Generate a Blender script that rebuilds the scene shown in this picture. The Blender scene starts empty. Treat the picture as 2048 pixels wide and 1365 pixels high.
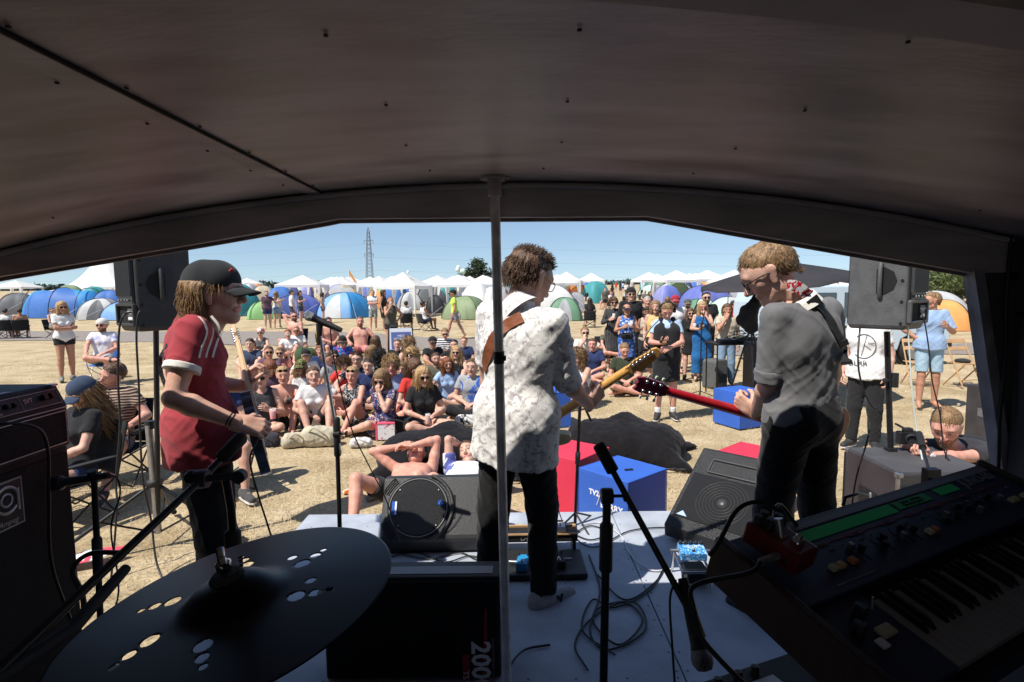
import bpy,math,random
import numpy as np
from mathutils import Vector,Matrix
R=math.radians
# ---------------------------------------------------------------- camera, sky, sun, exposure
sc=bpy.context.scene
COL=sc.collection
EYE=1.95
FPX=1138.0
cam_d=bpy.data.cameras.new("camera");cam=bpy.data.objects.new("camera",cam_d);COL.objects.link(cam)
cam_d.sensor_width=36.0;cam_d.lens=36.0*FPX/2048.0;cam_d.clip_start=0.02;cam_d.clip_end=4000
cam.location=(0,0,EYE)
PITCH,ROLL=R(5.24),R(0.6)
CM=(Matrix.Rotation(R(90)-PITCH,3,'X')@Matrix.Rotation(-ROLL,3,'Z'))
cam.rotation_euler=CM.to_euler()
sc.camera=cam
SUN_EL=R(57);SUN_AZ=math.atan2(-0.80,-0.60)
sd=Vector((math.sin(SUN_AZ)*math.cos(SUN_EL),math.cos(SUN_AZ)*math.cos(SUN_EL),math.sin(SUN_EL)))
w=bpy.data.worlds.new("World");sc.world=w;w.use_nodes=True
nt=w.node_tree;bg=nt.nodes['Background']
sky=nt.nodes.new('ShaderNodeTexSky');sky.sky_type='NISHITA';sky.sun_disc=False
sky.sun_elevation=SUN_EL;sky.sun_rotation=SUN_AZ%(2*math.pi);sky.altitude=30
sky.air_density=1.0;sky.dust_density=0.3;sky.ozone_density=2.0
tcw=nt.nodes.new('ShaderNodeTexCoord');vmw=nt.nodes.new('ShaderNodeVectorMath');vmw.inputs[1].default_value=(0,0,.07);nt.links.new(tcw.outputs['Generated'],vmw.inputs[0]);nt.links.new(vmw.outputs[0],sky.inputs[0])
nt.links.new(sky.outputs[0],bg.inputs[0]);bg.inputs[1].default_value=0.10
sl=bpy.data.lights.new("sun",'SUN');sl.energy=4.9;sl.angle=R(0.53);sl.color=(1.0,0.95,0.87)
so=bpy.data.objects.new("sun",sl);COL.objects.link(so);so.location=(-30,-20,40)
so.rotation_euler=sd.to_track_quat('Z','Y').to_euler()
sc.view_settings.view_transform='Standard';sc.view_settings.look='None'
sc.view_settings.exposure=0.45;sc.view_settings.gamma=1.0
sc.view_settings.use_curve_mapping=False
try:
 sc.cycles.max_bounces=8;sc.cycles.diffuse_bounces=5;sc.cycles.transparent_max_bounces=12
 sc.cycles.sample_clamp_indirect=6.0
except Exception:pass
def ray(px,py):
 d=CM@Vector(((px-1024.0)/FPX,-(py-682.5)/FPX,-1.0))
 return d
def W(px,py,y):
 """point seen at photo pixel (px,py) at world depth y"""
 d=ray(px,py);t=y/d.y
 return Vector((d.x*t,y,EYE+d.z*t))
def G(px,py,z=0.0):
 """point of the horizontal plane z seen at (px,py)"""
 d=ray(px,py);t=(z-EYE)/d.z
 return Vector((d.x*t,d.y*t,z))
def gz(y):
 t=max(0.0,y-26.0)
 return 0.0224*t*t/(t+6.0)if t<130 else 0.0224*130*130/136.0-0.006*(t-130)
def GT(px,py):
 """point of the terrain seen at (px,py)"""
 d=ray(px,py);y=3.0
 for i in range(4000):
  z=EYE+d.z*y/d.y
  if z<=gz(y):return Vector((d.x*y/d.y,y,gz(y)))
  y*=1.004
 return Vector((d.x*y/d.y,y,gz(y)))
rng=np.random.RandomState(7);random.seed(7)
FLOOR=0.40
# ---------------------------------------------------------------- materials
MC={}
def mat(name,col,rough=0.6,var=0.12,vscale=8.0,bump=0.0,bscale=60.0,metal=0.0,spec=0.4,trans=0.0,coord='Object',stretch=(1,1,1),col2=None,alpha=None,sheen=0.0,emit=None):
 key=(name,)
 if key in MC:return MC[key]
 m=bpy.data.materials.new(name);m.use_nodes=True;n=m.node_tree;N=n.nodes;L=n.links
 b=N['Principled BSDF'];b.inputs['Roughness'].default_value=rough;b.inputs['Metallic'].default_value=metal
 b.inputs['Specular IOR Level'].default_value=spec
 c=tuple(col)+(1,);c2=tuple(col2)+(1,)if col2 else tuple(max(0,x*(1-var))for x in col)+(1,)
 tc=N.new('ShaderNodeTexCoord');mp=N.new('ShaderNodeMapping');mp.inputs['Scale'].default_value=stretch
 L.new(tc.outputs[coord],mp.inputs[0])
 if var>0 or col2:
  no=N.new('ShaderNodeTexNoise');no.inputs['Scale'].default_value=vscale;no.inputs['Detail'].default_value=5
  L.new(mp.outputs[0],no.inputs['Vector'])
  r=N.new('ShaderNodeValToRGB');r.color_ramp.elements[0].position=0.35;r.color_ramp.elements[1].position=0.65
  r.color_ramp.elements[0].color=c2;r.color_ramp.elements[1].color=c
  L.new(no.outputs[0],r.inputs[0]);L.new(r.outputs[0],b.inputs['Base Color'])
  mr=N.new('ShaderNodeMapRange');mr.inputs[3].default_value=max(0.02,rough-0.08);mr.inputs[4].default_value=min(1,rough+0.1)
  L.new(no.outputs[0],mr.inputs[0]);L.new(mr.outputs[0],b.inputs['Roughness'])
 else:b.inputs['Base Color'].default_value=c
 if bump>0:
  nb=N.new('ShaderNodeTexNoise');nb.inputs['Scale'].default_value=bscale;nb.inputs['Detail'].default_value=3
  L.new(mp.outputs[0],nb.inputs['Vector']);bp=N.new('ShaderNodeBump');bp.inputs['Strength'].default_value=bump
  bp.inputs['Distance'].default_value=0.02;L.new(nb.outputs[0],bp.inputs['Height']);L.new(bp.outputs[0],b.inputs['Normal'])
 if sheen:b.inputs['Sheen Weight'].default_value=sheen
 if alpha is not None:
  b.inputs['Alpha'].default_value=alpha
 if emit:
  b.inputs['Emission Color'].default_value=tuple(emit[:3])+(1,);b.inputs['Emission Strength'].default_value=emit[3]
 if trans>0:
  t=N.new('ShaderNodeBsdfTranslucent');t.inputs[0].default_value=c;mx=N.new('ShaderNodeMixShader')
  mx.inputs[0].default_value=trans;L.new(b.outputs[0],mx.inputs[1]);L.new(t.outputs[0],mx.inputs[2])
  L.new(mx.outputs[0],N['Material Output'].inputs[0])
 MC[key]=m
 return m
def cloth(name,col,var=0.14,trans=0.0):return mat(name,col,0.9,var,6,0.12,260,spec=0.12,sheen=0.1,trans=trans)
def plain(name,col,rough=0.5,**k):return mat(name,col,rough,0.0,**k)
def stripes(name,c1,c2,period=0.045,axis=2,duty=0.5):
 if(name,)in MC:return MC[(name,)]
 m=mat(name,c1,0.9,0.0,bump=0.12,bscale=260,spec=0.12);n=m.node_tree;N=n.nodes;L=n.links;b=N['Principled BSDF']
 tc=N.new('ShaderNodeTexCoord');sx=N.new('ShaderNodeSeparateXYZ');L.new(tc.outputs['Object'],sx.inputs[0])
 no=N.new('ShaderNodeTexNoise');no.inputs['Scale'].default_value=5;L.new(tc.outputs['Object'],no.inputs['Vector'])
 ad=N.new('ShaderNodeMath');ad.operation='MULTIPLY_ADD';ad.inputs[1].default_value=0.05;L.new(no.outputs[0],ad.inputs[0]);L.new(sx.outputs[axis],ad.inputs[2])
 dv=N.new('ShaderNodeMath');dv.operation='DIVIDE';dv.inputs[1].default_value=period;L.new(ad.outputs[0],dv.inputs[0])
 fr=N.new('ShaderNodeMath');fr.operation='FRACT';L.new(dv.outputs[0],fr.inputs[0])
 gt=N.new('ShaderNodeMath');gt.operation='GREATER_THAN';gt.inputs[1].default_value=duty;L.new(fr.outputs[0],gt.inputs[0])
 mx=N.new('ShaderNodeMixRGB');mx.inputs[1].default_value=tuple(c1)+(1,);mx.inputs[2].default_value=tuple(c2)+(1,)
 L.new(gt.outputs[0],mx.inputs[0]);L.new(mx.outputs[0],b.inputs['Base Color'])
 return m
def floral(name,base,spots,scale=16.0,thr=0.46,soft=0.03,var2=None):
 """printed cloth: a ground colour with irregular spots of other colours"""
 if(name,)in MC:return MC[(name,)]
 m=mat(name,base,0.9,0.0,bump=0.12,bscale=260,spec=0.12);n=m.node_tree;N=n.nodes;L=n.links;b=N['Principled BSDF']
 tc=N.new('ShaderNodeTexCoord');last=None
 for i,c in enumerate(spots):
  no=N.new('ShaderNodeTexNoise');no.inputs['Scale'].default_value=scale*(1+0.35*i);no.inputs['Detail'].default_value=3.5
  no.inputs['Distortion'].default_value=1.2
  mp=N.new('ShaderNodeMapping');mp.inputs['Location'].default_value=(3.1*i+1,7.3*i,2.2*i)
  L.new(tc.outputs['Object'],mp.inputs[0]);L.new(mp.outputs[0],no.inputs['Vector'])
  r=N.new('ShaderNodeMapRange');r.inputs[1].default_value=1-thr;r.inputs[2].default_value=1-thr+soft;L.new(no.outputs[0],r.inputs[0])
  mx=N.new('ShaderNodeMixRGB');mx.inputs[2].default_value=tuple(c)+(1,)
  if last is None:mx.inputs[1].default_value=tuple(base)+(1,)
  else:L.new(last.outputs[0],mx.inputs[1])
  L.new(r.outputs[0],mx.inputs[0]);last=mx
 L.new(last.outputs[0],b.inputs['Base Color'])
 return m
 # ---------------------------------------------------------------- object helpers
def tag(o,label=None,cat=None,group=None,kind=None):
 if label:o['label']=label
 if cat:o['category']=cat
 if group:o['group']=group
 if kind:o['kind']=kind
 return o
def thing(name,label,cat,loc=(0,0,0),rz=0.0,group=None):
 o=bpy.data.objects.new(name,None);COL.objects.link(o);o.location=loc;o.rotation_euler=(0,0,rz)
 o.empty_display_size=0.1
 return tag(o,label,cat,group)
def copy_tree(o,parent=None):
 c=o.copy();COL.objects.link(c);c.parent=parent
 for ch in list(o.children):copy_tree(ch,c)
 return c
def V(*a):return np.array(a,dtype=float)
def nv(v):
 v=np.asarray(v,dtype=float);n=np.linalg.norm(v);return v/n if n>1e-9 else v
class MB:
 """collects geometry, builds ONE mesh object"""
 def __init__(s):s.v=[];s.f=[];s.m=[];s.n=0;s.sm=[]
 def add(s,verts,faces,mi=0,smooth=False):
  b=s.n;s.v.extend([tuple(map(float,q))for q in verts]);s.n+=len(verts)
  for f in faces:s.f.append(tuple(b+i for i in f));s.m.append(mi);s.sm.append(smooth)
  return s
 def box(s,c,size,rot=None,mi=0,taper=1.0):
  hx,hy,hz=[q/2 for q in size]
  vs=[Vector((x*hx*(taper if z>0 else 1),y*hy*(taper if z>0 else 1),z*hz))for z in(-1,1)for y in(-1,1)for x in(-1,1)]
  if rot is not None:vs=[rot@q for q in vs]
  vs=[q+Vector(c)for q in vs]
  s.add(vs,[(0,2,3,1),(4,5,7,6),(0,1,5,4),(2,6,7,3),(0,4,6,2),(1,3,7,5)],mi);return s
 def tube(s,pts,r,n=8,mi=0,close=True,smooth=True):
  pts=[np.array(p,float)for p in pts];k=len(pts)
  rs=r if hasattr(r,'__len__')else[r]*k
  up=V(0,0,1);t0=nv(pts[1]-pts[0])
  if abs(t0@up)>0.9:up=V(0,1,0)
  a=nv(np.cross(t0,up));vs=[]
  for i in range(k):
   t=nv(pts[min(i+1,k-1)]-pts[max(i-1,0)])
   a=nv(a-(a@t)*t);b=np.cross(t,a)
   for j in range(n):
    an=2*math.pi*j/n;vs.append(pts[i]+rs[i]*(math.cos(an)*a+math.sin(an)*b))
  fs=[(i*n+j,i*n+(j+1)%n,(i+1)*n+(j+1)%n,(i+1)*n+j)for i in range(k-1)for j in range(n)]
  s.add(vs,fs,mi,smooth)
  if close:
   s.add(vs[:n],[tuple(range(n))[::-1]],mi);s.add(vs[-n:],[tuple(range(n))],mi)
  return s
 def lathe(s,prof,c=(0,0,0),n=24,mi=0,rot=None,smooth=True,cap=True):
  vs=[]
  for(r,z)in prof:
   for j in range(n):
    an=2*math.pi*j/n;q=Vector((r*math.cos(an),r*math.sin(an),z))
    if rot is not None:q=rot@q
    vs.append(q+Vector(c))
  k=len(prof)
  fs=[(i*n+j,i*n+(j+1)%n,(i+1)*n+(j+1)%n,(i+1)*n+j)for i in range(k-1)for j in range(n)]
  s.add(vs,fs,mi,smooth)
  if cap:s.add(vs[:n],[tuple(range(n))[::-1]],mi);s.add(vs[-n:],[tuple(range(n))],mi)
  return s
 def prism(s,poly,z0,z1,M=None,mi=0):
  """poly: list of (x,y); extruded z0..z1; M: 4x4"""
  k=len(poly);vs=[Vector((x,y,z))for z in(z0,z1)for(x,y)in poly]
  if M is not None:vs=[M@q for q in vs]
  fs=[tuple(range(k))[::-1],tuple(range(k,2*k))]+[(i,(i+1)%k,k+(i+1)%k,k+i)for i in range(k)]
  s.add(vs,fs,mi);return s
 def quad(s,a,b,c,d,mi=0):s.add([a,b,c,d],[(0,1,2,3)],mi);return s
 def ball(s,c,r,n=12,mi=0,sz=1.0,rot=None):
  prof=[(max(1e-4,r*math.cos(t)),r*sz*math.sin(t))for t in np.linspace(-math.pi/2,math.pi/2,n//2+2)]
  return s.lathe(prof,c,n,mi,rot)
 def build(s,name,mats,parent=None,bevel=0.0,smooth=None,solid=0.0,origin=None):
  me=bpy.data.meshes.new(name)
  vs=s.v
  if origin is not None:
   ox,oy,oz=origin;vs=[(a-ox,b-oy,c-oz)for a,b,c in vs]
  me.from_pydata(vs,[],s.f);me.update()
  if not isinstance(mats,(list,tuple)):mats=[mats]
  for m in mats:me.materials.append(m)
  if len(mats)>1:me.polygons.foreach_set('material_index',s.m)
  me.polygons.foreach_set('use_smooth',s.sm if smooth is None else[smooth]*len(s.f))
  o=bpy.data.objects.new(name,me);COL.objects.link(o)
  if origin is not None and parent is None:o.location=origin
  if parent is not None:o.parent=parent
  if solid:
   md=o.modifiers.new('s','SOLIDIFY');md.thickness=solid
  if bevel:
   md=o.modifiers.new('b','BEVEL');md.width=bevel;md.segments=2;md.limit_method='ANGLE'
  return o
def text(s,size,M,m,parent,name='lettering',depth=0.001,font_shear=0.0,align='CENTER',bold=0.0):
 """lettering as a mesh laid on matrix M (x to the right, y up, z off the surface)"""
 cu=bpy.data.curves.new(name,'FONT');cu.body=s;cu.size=size;cu.extrude=depth;cu.align_x=align;cu.align_y='CENTER'
 cu.shear=font_shear;cu.resolution_u=2;cu.offset=bold
 o=bpy.data.objects.new(name+'_src',cu);COL.objects.link(o)
 dg=bpy.context.evaluated_depsgraph_get();me=bpy.data.meshes.new_from_object(o.evaluated_get(dg))
 bpy.data.objects.remove(o);bpy.data.curves.remove(cu)
 me.transform(M);me.materials.clear();me.materials.append(m)
 q=bpy.data.objects.new(name,me);COL.objects.link(q)
 if parent is not None:q.parent=parent
 return q
def frame(o,x,y,z=None):
 x=Vector(x).normalized();y=Vector(y);y=(y-x*x.dot(y)).normalized();zz=x.cross(y)
 M=Matrix((x,y,zz)).transposed().to_4x4();M.translation=Vector(o);return M
def spline(pts,n=8):
 """Catmull-Rom through pts"""
 P=[np.array(p,float)for p in pts];P=[2*P[0]-P[1]]+P+[2*P[-1]-P[-2]];out=[]
 for i in range(1,len(P)-2):
  for k in range(n):
   t=k/n;a,b,c,d=P[i-1],P[i],P[i+1],P[i+2]
   out.append(0.5*((2*b)+(-a+c)*t+(2*a-5*b+4*c-d)*t*t+(-a+3*b-3*c+d)*t**3))
 out.append(P[-2]);return out
M_black=mat('black_plastic',(0.018,0.018,0.020),0.45,0.35,30,0.25,300)
M_blackm=mat('black_metal',(0.02,0.02,0.022),0.35,0.3,20,metal=0.3)
M_chrome=plain('chrome',(0.6,0.6,0.6),0.18,metal=1.0)
M_steel=mat('dull_steel',(0.4,0.4,0.41),0.38,0.2,30,metal=0.9)
M_rubber=mat('black_rubber',(0.015,0.015,0.016),0.7,0.3,20)
M_cable=plain('black_cable',(0.012,0.012,0.013),0.45)
M_white=plain('white_print',(0.75,0.75,0.75),0.5)
M_red=mat('red_paint',(0.5,0.02,0.03),0.35,0.15)
M_wood=mat('pale_wood',(0.55,0.33,0.16),0.5,0.3,6,0.1,80,stretch=(1,1,8))
# ---------------------------------------------------------------- implicit surfaces: bodies, clothes, hair
def surfnets(D,org,h):
 ins=D<0
 c=np.zeros(tuple(np.array(D.shape)-1),np.int8)
 for i in(0,1):
  for j in(0,1):
   for k in(0,1):c+=ins[i:i+c.shape[0],j:j+c.shape[1],k:k+c.shape[2]]
 act=(c>0)&(c<8);idx=np.argwhere(act)
 if len(idx)==0:return np.zeros((0,3)),np.zeros((0,4),int)
 num=-np.ones(c.shape,np.int32);num[act]=np.arange(len(idx))
 acc=np.zeros((len(idx),3));cnt=np.zeros(len(idx));I,J,K=idx.T
 cs=[(i,j,k)for i in(0,1)for j in(0,1)for k in(0,1)]
 for a in cs:
  for ax in range(3):
   if a[ax]:continue
   b=list(a);b[ax]=1
   da=D[I+a[0],J+a[1],K+a[2]];db=D[I+b[0],J+b[1],K+b[2]]
   x=(da<0)!=(db<0);t=np.where(x,da/np.where(x,da-db,1),0)
   p=np.tile(np.array(a,float),(len(idx),1));p[:,ax]+=t
   acc[x]+=p[x];cnt[x]+=1
 vs=(idx+acc/cnt[:,None])*h+org
 fs=[]
 for ax in range(3):
  sl0=[slice(None)]*3;sl1=[slice(None)]*3;sl0[ax]=slice(0,-1);sl1[ax]=slice(1,None)
  A=ins[tuple(sl0)];B=ins[tuple(sl1)]
  e=np.argwhere(A!=B)
  o1,o2=(ax+1)%3,(ax+2)%3
  e=e[(e[:,o1]>0)&(e[:,o2]>0)&(e[:,o1]<D.shape[o1]-1)&(e[:,o2]<D.shape[o2]-1)]
  q=[]
  for(u,v)in((0,0),(1,0),(1,1),(0,1)):
   t=e.copy();t[:,o1]-=u;t[:,o2]-=v;q.append(num[t[:,0],t[:,1],t[:,2]])
  q=np.stack(q,1);fl=A[e[:,0],e[:,1],e[:,2]]
  q[~fl]=q[~fl][:,::-1];fs.append(q)
 fs=np.concatenate(fs);fs=fs[(fs>=0).all(1)]
 return vs,fs
def prim(a,b,ra,rb=None,flat=None,s=1.0,cap=0,k=0.02,sub=False):
 return dict(a=np.array(a,float),b=np.array(b,float),ra=ra,rb=ra if rb is None else rb,flat=None if flat is None else nv(flat),s=s,cap=cap,k=k,sub=sub)
def blob(prims,h,k=None,noise=None,org_snap=True):
 lo=np.min([np.minimum(p['a'],p['b'])-max(p['ra'],p['rb'])for p in prims if not p['sub']],0)-3*h
 hi=np.max([np.maximum(p['a'],p['b'])+max(p['ra'],p['rb'])for p in prims if not p['sub']],0)+3*h
 n=np.ceil((hi-lo)/h).astype(int)+1
 D=np.full(tuple(n),1.0,np.float32)
 for p in prims:
  kk=p['k']if k is None else k
  m=max(p['ra'],p['rb'])+2*kk+2*h
  l=np.maximum(np.floor((np.minimum(p['a'],p['b'])-m-lo)/h).astype(int),0)
  u=np.minimum(np.ceil((np.maximum(p['a'],p['b'])+m-lo)/h).astype(int)+1,n)
  if(u<=l).any():continue
  ax=[lo[i]+h*np.arange(l[i],u[i])for i in range(3)]
  X=ax[0][:,None,None]-p['a'][0];Y=ax[1][None,:,None]-p['a'][1];Z=ax[2][None,None,:]-p['a'][2]
  ab=p['b']-p['a'];L2=ab@ab+1e-12;L=math.sqrt(L2)
  t=(X*ab[0]+Y*ab[1]+Z*ab[2])/L2;tc=np.clip(t,0,1)
  dx=X-tc*ab[0];dy=Y-tc*ab[1];dz=Z-tc*ab[2]
  if p['flat']is not None:
   f=p['flat'];q=(p['s']-1)*(dx*f[0]+dy*f[1]+dz*f[2]);dx=dx+q*f[0];dy=dy+q*f[1];dz=dz+q*f[2]
  d=np.sqrt(dx*dx+dy*dy+dz*dz)-(p['ra']+(p['rb']-p['ra'])*tc)
  if p['cap']&1:d=np.maximum(d,(t-1)*L)
  if p['cap']&2:d=np.maximum(d,-t*L)
  S=D[l[0]:u[0],l[1]:u[1],l[2]:u[2]]
  if p['sub']:
   e=-d;hh=np.clip(0.5-0.5*(e-S)/-kk if False else 0.5+0.5*(e-S)/kk,0,1)
   D[l[0]:u[0],l[1]:u[1],l[2]:u[2]]=S*(1-hh)+e*hh+kk*hh*(1-hh)
  else:
   hh=np.clip(0.5+0.5*(d-S)/kk,0,1)
   D[l[0]:u[0],l[1]:u[1],l[2]:u[2]]=d*(1-hh)+S*hh-kk*hh*(1-hh)
 vs,fs=surfnets(D,lo,h)
 return vs,fs
def wob(P,seed,f,warp=1.0):
 r=np.random.RandomState(seed);o=np.zeros(len(P))
 for i in range(5):
  d=r.randn(3);d/=np.linalg.norm(d);d2=r.randn(3)
  o+=np.sin(P@d*f*(1+0.45*i)+r.rand()*6.28+warp*np.sin(P@d2*f*0.5+r.rand()*6.28))/(1+0.5*i)
 return o/2.6
def vnormals(vs,fs):
 a=vs[fs[:,2]]-vs[fs[:,0]];b=vs[fs[:,3]]-vs[fs[:,1]];n=np.cross(a,b);N=np.zeros_like(vs)
 for i in range(4):np.add.at(N,fs[:,i],n)
 return N/(np.linalg.norm(N,axis=1)[:,None]+1e-12)
def folds(vs,fs,amp,seed,f=22.0,stretch=(1,1,0.45)):
 N=vnormals(vs,fs)
 z=vs[:,2:3];X=vs[:,0:1];Y=vs[:,1:2]
 q1=np.concatenate([X+.15*z,Y-.1*z,z*.16],1);q2=np.concatenate([(X+z)*.9,(Y+.3*z),(z-X)*.12],1);q3=np.concatenate([(X-z)*.9,(Y-.3*z),(z+X)*.12],1)
 r=lambda q,sd_,k:np.maximum(0,1-np.abs(wob(q,sd_,f*k,1.4))*2.2)**1.3
 m1=.5+.5*wob(vs,seed+5,6.0);m2=.5+.5*wob(vs,seed+6,7.0)
 return vs+N*(amp*(1.1*r(q1,seed,1.5)*m1+1.2*r(q2,seed+2,1.7)*m2+1.0*r(q3,seed+3,1.9)*(1-m2)-.5))[:,None]
def npmesh(name,vs,fs,mats,parent=None,mi=None,smooth=True,tris=None):
 me=bpy.data.meshes.new(name);nq=len(fs)
 me.vertices.add(len(vs));me.vertices.foreach_set('co',np.ascontiguousarray(vs,np.float32).ravel())
 k=fs.shape[1]
 me.loops.add(nq*k);me.loops.foreach_set('vertex_index',np.ascontiguousarray(fs,np.int32).ravel())
 me.polygons.add(nq);me.polygons.foreach_set('loop_start',np.arange(nq,dtype=np.int32)*k)
 me.polygons.foreach_set('loop_total',np.full(nq,k,np.int32))
 if not isinstance(mats,(list,tuple)):mats=[mats]
 for m in mats:me.materials.append(m)
 if mi is not None:me.polygons.foreach_set('material_index',np.ascontiguousarray(mi,np.int32))
 me.polygons.foreach_set('use_smooth',np.full(nq,smooth));me.update(calc_edges=True);me.validate()
 o=bpy.data.objects.new(name,me);COL.objects.link(o)
 if parent is not None:o.parent=parent
 return o
class Acc:
 def __init__(s):s.v=[];s.f=[];s.m=[];s.n=0
 def add(s,v,f,mi=0):
  s.v.append(v);s.f.append(np.asarray(f)+s.n);s.n+=len(v)
  s.m.append(np.full(len(f),mi)if np.isscalar(mi)else mi);return s
 def out(s):return np.concatenate(s.v),np.concatenate(s.f),np.concatenate(s.m)
 # ---------- head: x right, y out of the face, z up, centre between the ears
HEADS={}
def head_mesh(res,fem=False,beard=0):
 key=(res,fem,beard)
 if key in HEADS:return HEADS[key]
 j=0.9 if fem else 1.0
 P=[prim((0,-.035,.03),(0,.012,.032),.083,.078,flat=(1,0,0),s=1.06,k=.02),prim((0,.018,.01),(0,.036,-.06),.066*j,.040*j,k=.03),prim((0,.050,-.083),(0,.062,-.090),.023*j,.021*j,k=.025),prim((-.044*j,.008,-.062),(-.012,.056,-.092),.019,.016,k=.025),prim((.044*j,.008,-.062),(.012,.056,-.092),.019,.016,k=.025),prim((-.042,.046,-.012),(-.030,.062,-.030),.026,.020,k=.02),prim((.042,.046,-.012),(.030,.062,-.030),.026,.020,k=.02),prim((-.038,.074,.034),(.038,.074,.034),.012,.012,k=.015),prim((0,-.018,-.05),(0,-.026,-.112),.052*(0.86 if fem else 1),.050*(0.86 if fem else 1),k=.03),prim((-.031,.104,.010),(-.030,.104,.010),.017,.017,k=.012,sub=True),prim((.031,.104,.010),(.030,.104,.010),.017,.017,k=.012,sub=True),prim((0,.082,.018),(0,.106,-.022),.0085,.0125,k=.010),prim((-.011,.092,-.028),(.011,.092,-.028),.009,.009,k=.008),prim((-.019,.078,-.056),(.019,.078,-.056),.0095,.0095,k=.008),prim((-.026,.086,-.0585),(.026,.086,-.0585),.003,.003,k=.003,sub=True),prim((-.030,.0735,.010),(-.0301,.0735,.010),.0125,.0125,k=.003),prim((.030,.0735,.010),(.0301,.0735,.010),.0125,.0125,k=.003)]
 for sx in(-1,1):
  P.append(prim((sx*.079,-.010,.018),(sx*.074,.002,-.028),.021,.012,flat=(1,.35*sx,0),s=2.6,k=.008))
  P.append(prim((sx*.094,.004,.004),(sx*.092,.004,-.006),.008,.008,k=.006,sub=True))
 vs,fs=blob(P,res)
 c=vs[fs].mean(1);x=np.abs(c[:,0]);y=c[:,1];z=c[:,2]
 mi=np.zeros(len(fs),int)
 ex=np.sqrt((x-.030)**2+((z-.010)*1.35)**2)
 mi[(ex<.0105)&(y>.06)]=1
 mi[(ex<.0065)&(y>.06)]=2
 mi[(x<.024*(1-np.clip((z+.058)/.03,-1,1)**2))&(z>-.069)&(z<-.047)&(y>.07)]=3
 mi[(x>.013)&(x<.048)&(z>.031-(x-.03)*.1)&(z<.040-(x-.03)*.15)&(y>.05)]=4
 if beard:
  b=(z<-.040)&(y>-.015)&(z>-.115)&(mi==0)&((x>.012)|(z<-.067)|(z>-.047))&(y>-.01)
  mi[b&((z<-.062)|(x>.03)|((z<-.036)&(x<.028)))]=4
 HEADS[key]=(vs,fs,mi)
 return HEADS[key]
HANDS={}
def hand_mesh(res,curl,side):
 """wrist at origin, fingers +y, palm -z; right hand has its thumb at -x"""
 key=(res,round(curl,2),side)
 if key in HANDS:return HANDS[key]
 P=[prim((-.016,-.02,0),(-.022,.03,0),.021,.021,flat=(0,0,1),s=1.35,k=.012),prim((.016,-.02,0),(.020,.03,0),.021,.019,flat=(0,0,1),s=1.35,k=.012)]
 fx=[-.031,-.0105,.0100,.0295];ln=[.078,.086,.080,.062];ky=[.083,.088,.084,.075]
 for i in range(4):
  P.append(prim((fx[i]*.6,.02,0),(fx[i],ky[i],0),.017,.0125,flat=(0,0,1),s=1.15,k=.010))
  p=V(fx[i],ky[i],0);a=R(8)+curl*R(62+4*i);sp=fx[i]*(1-curl)*1.2
  for q,(fr,rr)in enumerate(((.46,.0094),(.30,.0085),(.24,.0076))):
   d=V(sp,math.cos(a),-math.sin(a));n=p+d*ln[i]*fr;P.append(prim(p,n,rr,rr-.0008,k=.003 if q else .005));p=n;a+=curl*R(70-5*q)+R(9)
 p=V(-.024,.018,-.004)
 for q,(l,rr)in enumerate(((.042,.0145),(.032,.0112),(.026,.0095))):
  d=nv(V(-.78+.55*q*(0.4+curl),.62+.1*q,-.25-.55*curl-.2*q*curl));n=p+d*l;P.append(prim(p,n,rr,rr-.0015,k=.006));p=n
 vs,fs=blob(P,res)
 if side<0:vs=vs*V(-1,1,1);fs=fs[:,::-1]
 HANDS[key]=(vs,fs)
 return HANDS[key]
def rotm(fwd,up):
 f=nv(fwd);u=np.asarray(up,float);r=nv(np.cross(f,u));u=np.cross(r,f);return np.stack([r,f,u],1)
def ik(a,b,l1,l2,hint):
 a=np.array(a,float);b=np.array(b,float);d=b-a;L=np.linalg.norm(d);L=min(max(L,abs(l1-l2)+.02),(l1+l2)*.998)
 u=nv(d);b=a+u*L;x=(l1*l1-l2*l2+L*L)/(2*L);y=math.sqrt(max(l1*l1-x*x,0))
 h=np.array(hint,float);h=h-(h@u)*u;h=nv(h)if np.linalg.norm(h)>1e-6 else V(0,0,-1)
 return a+u*x+h*y,b
 # ---------- skins and hair colours
def skin(name,col):
 m=mat('skin_'+name,col,0.5,0.14,22,0.08,120,col2=(col[0]*.90,col[1]*.78,col[2]*.75),spec=0.35)
 return m
SK={'fair':skin('fair',(.60,.37,.28)),'pink':skin('pink',(.62,.33,.25)),'tan':skin('tan',(.46,.25,.165)),'brown':skin('brown',(.24,.12,.075))}
M_eye=plain('eye_white',(.36,.32,.30),.3);M_iris=plain('eye_dark',(.03,.025,.02),.2)
LIP={k:plain('lips_'+k,c,.45)for k,c in{'fair':(.45,.17,.14),'pink':(.47,.16,.14),'tan':(.34,.13,.1),'brown':(.17,.07,.06)}.items()}
def hairm(name,a,b):
 m=mat('hair_'+name,a,0.42,0.0,45,0.6,90,col2=b,stretch=(1,1,.25),spec=0.35);return m
HR={'blond':hairm('blond',(.50,.33,.16),(.30,.18,.08)),'dblond':hairm('dark_blond',(.30,.18,.085),(.17,.10,.05)),'brown':hairm('brown',(.14,.075,.04),(.07,.037,.02)),'dark':hairm('dark',(.045,.028,.02),(.02,.013,.01)),'red':hairm('auburn',(.26,.09,.035),(.14,.045,.02)),'grey':hairm('grey',(.42,.40,.38),(.25,.24,.23)),'black':hairm('black',(.02,.016,.014),(.01,.008,.007))}
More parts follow.
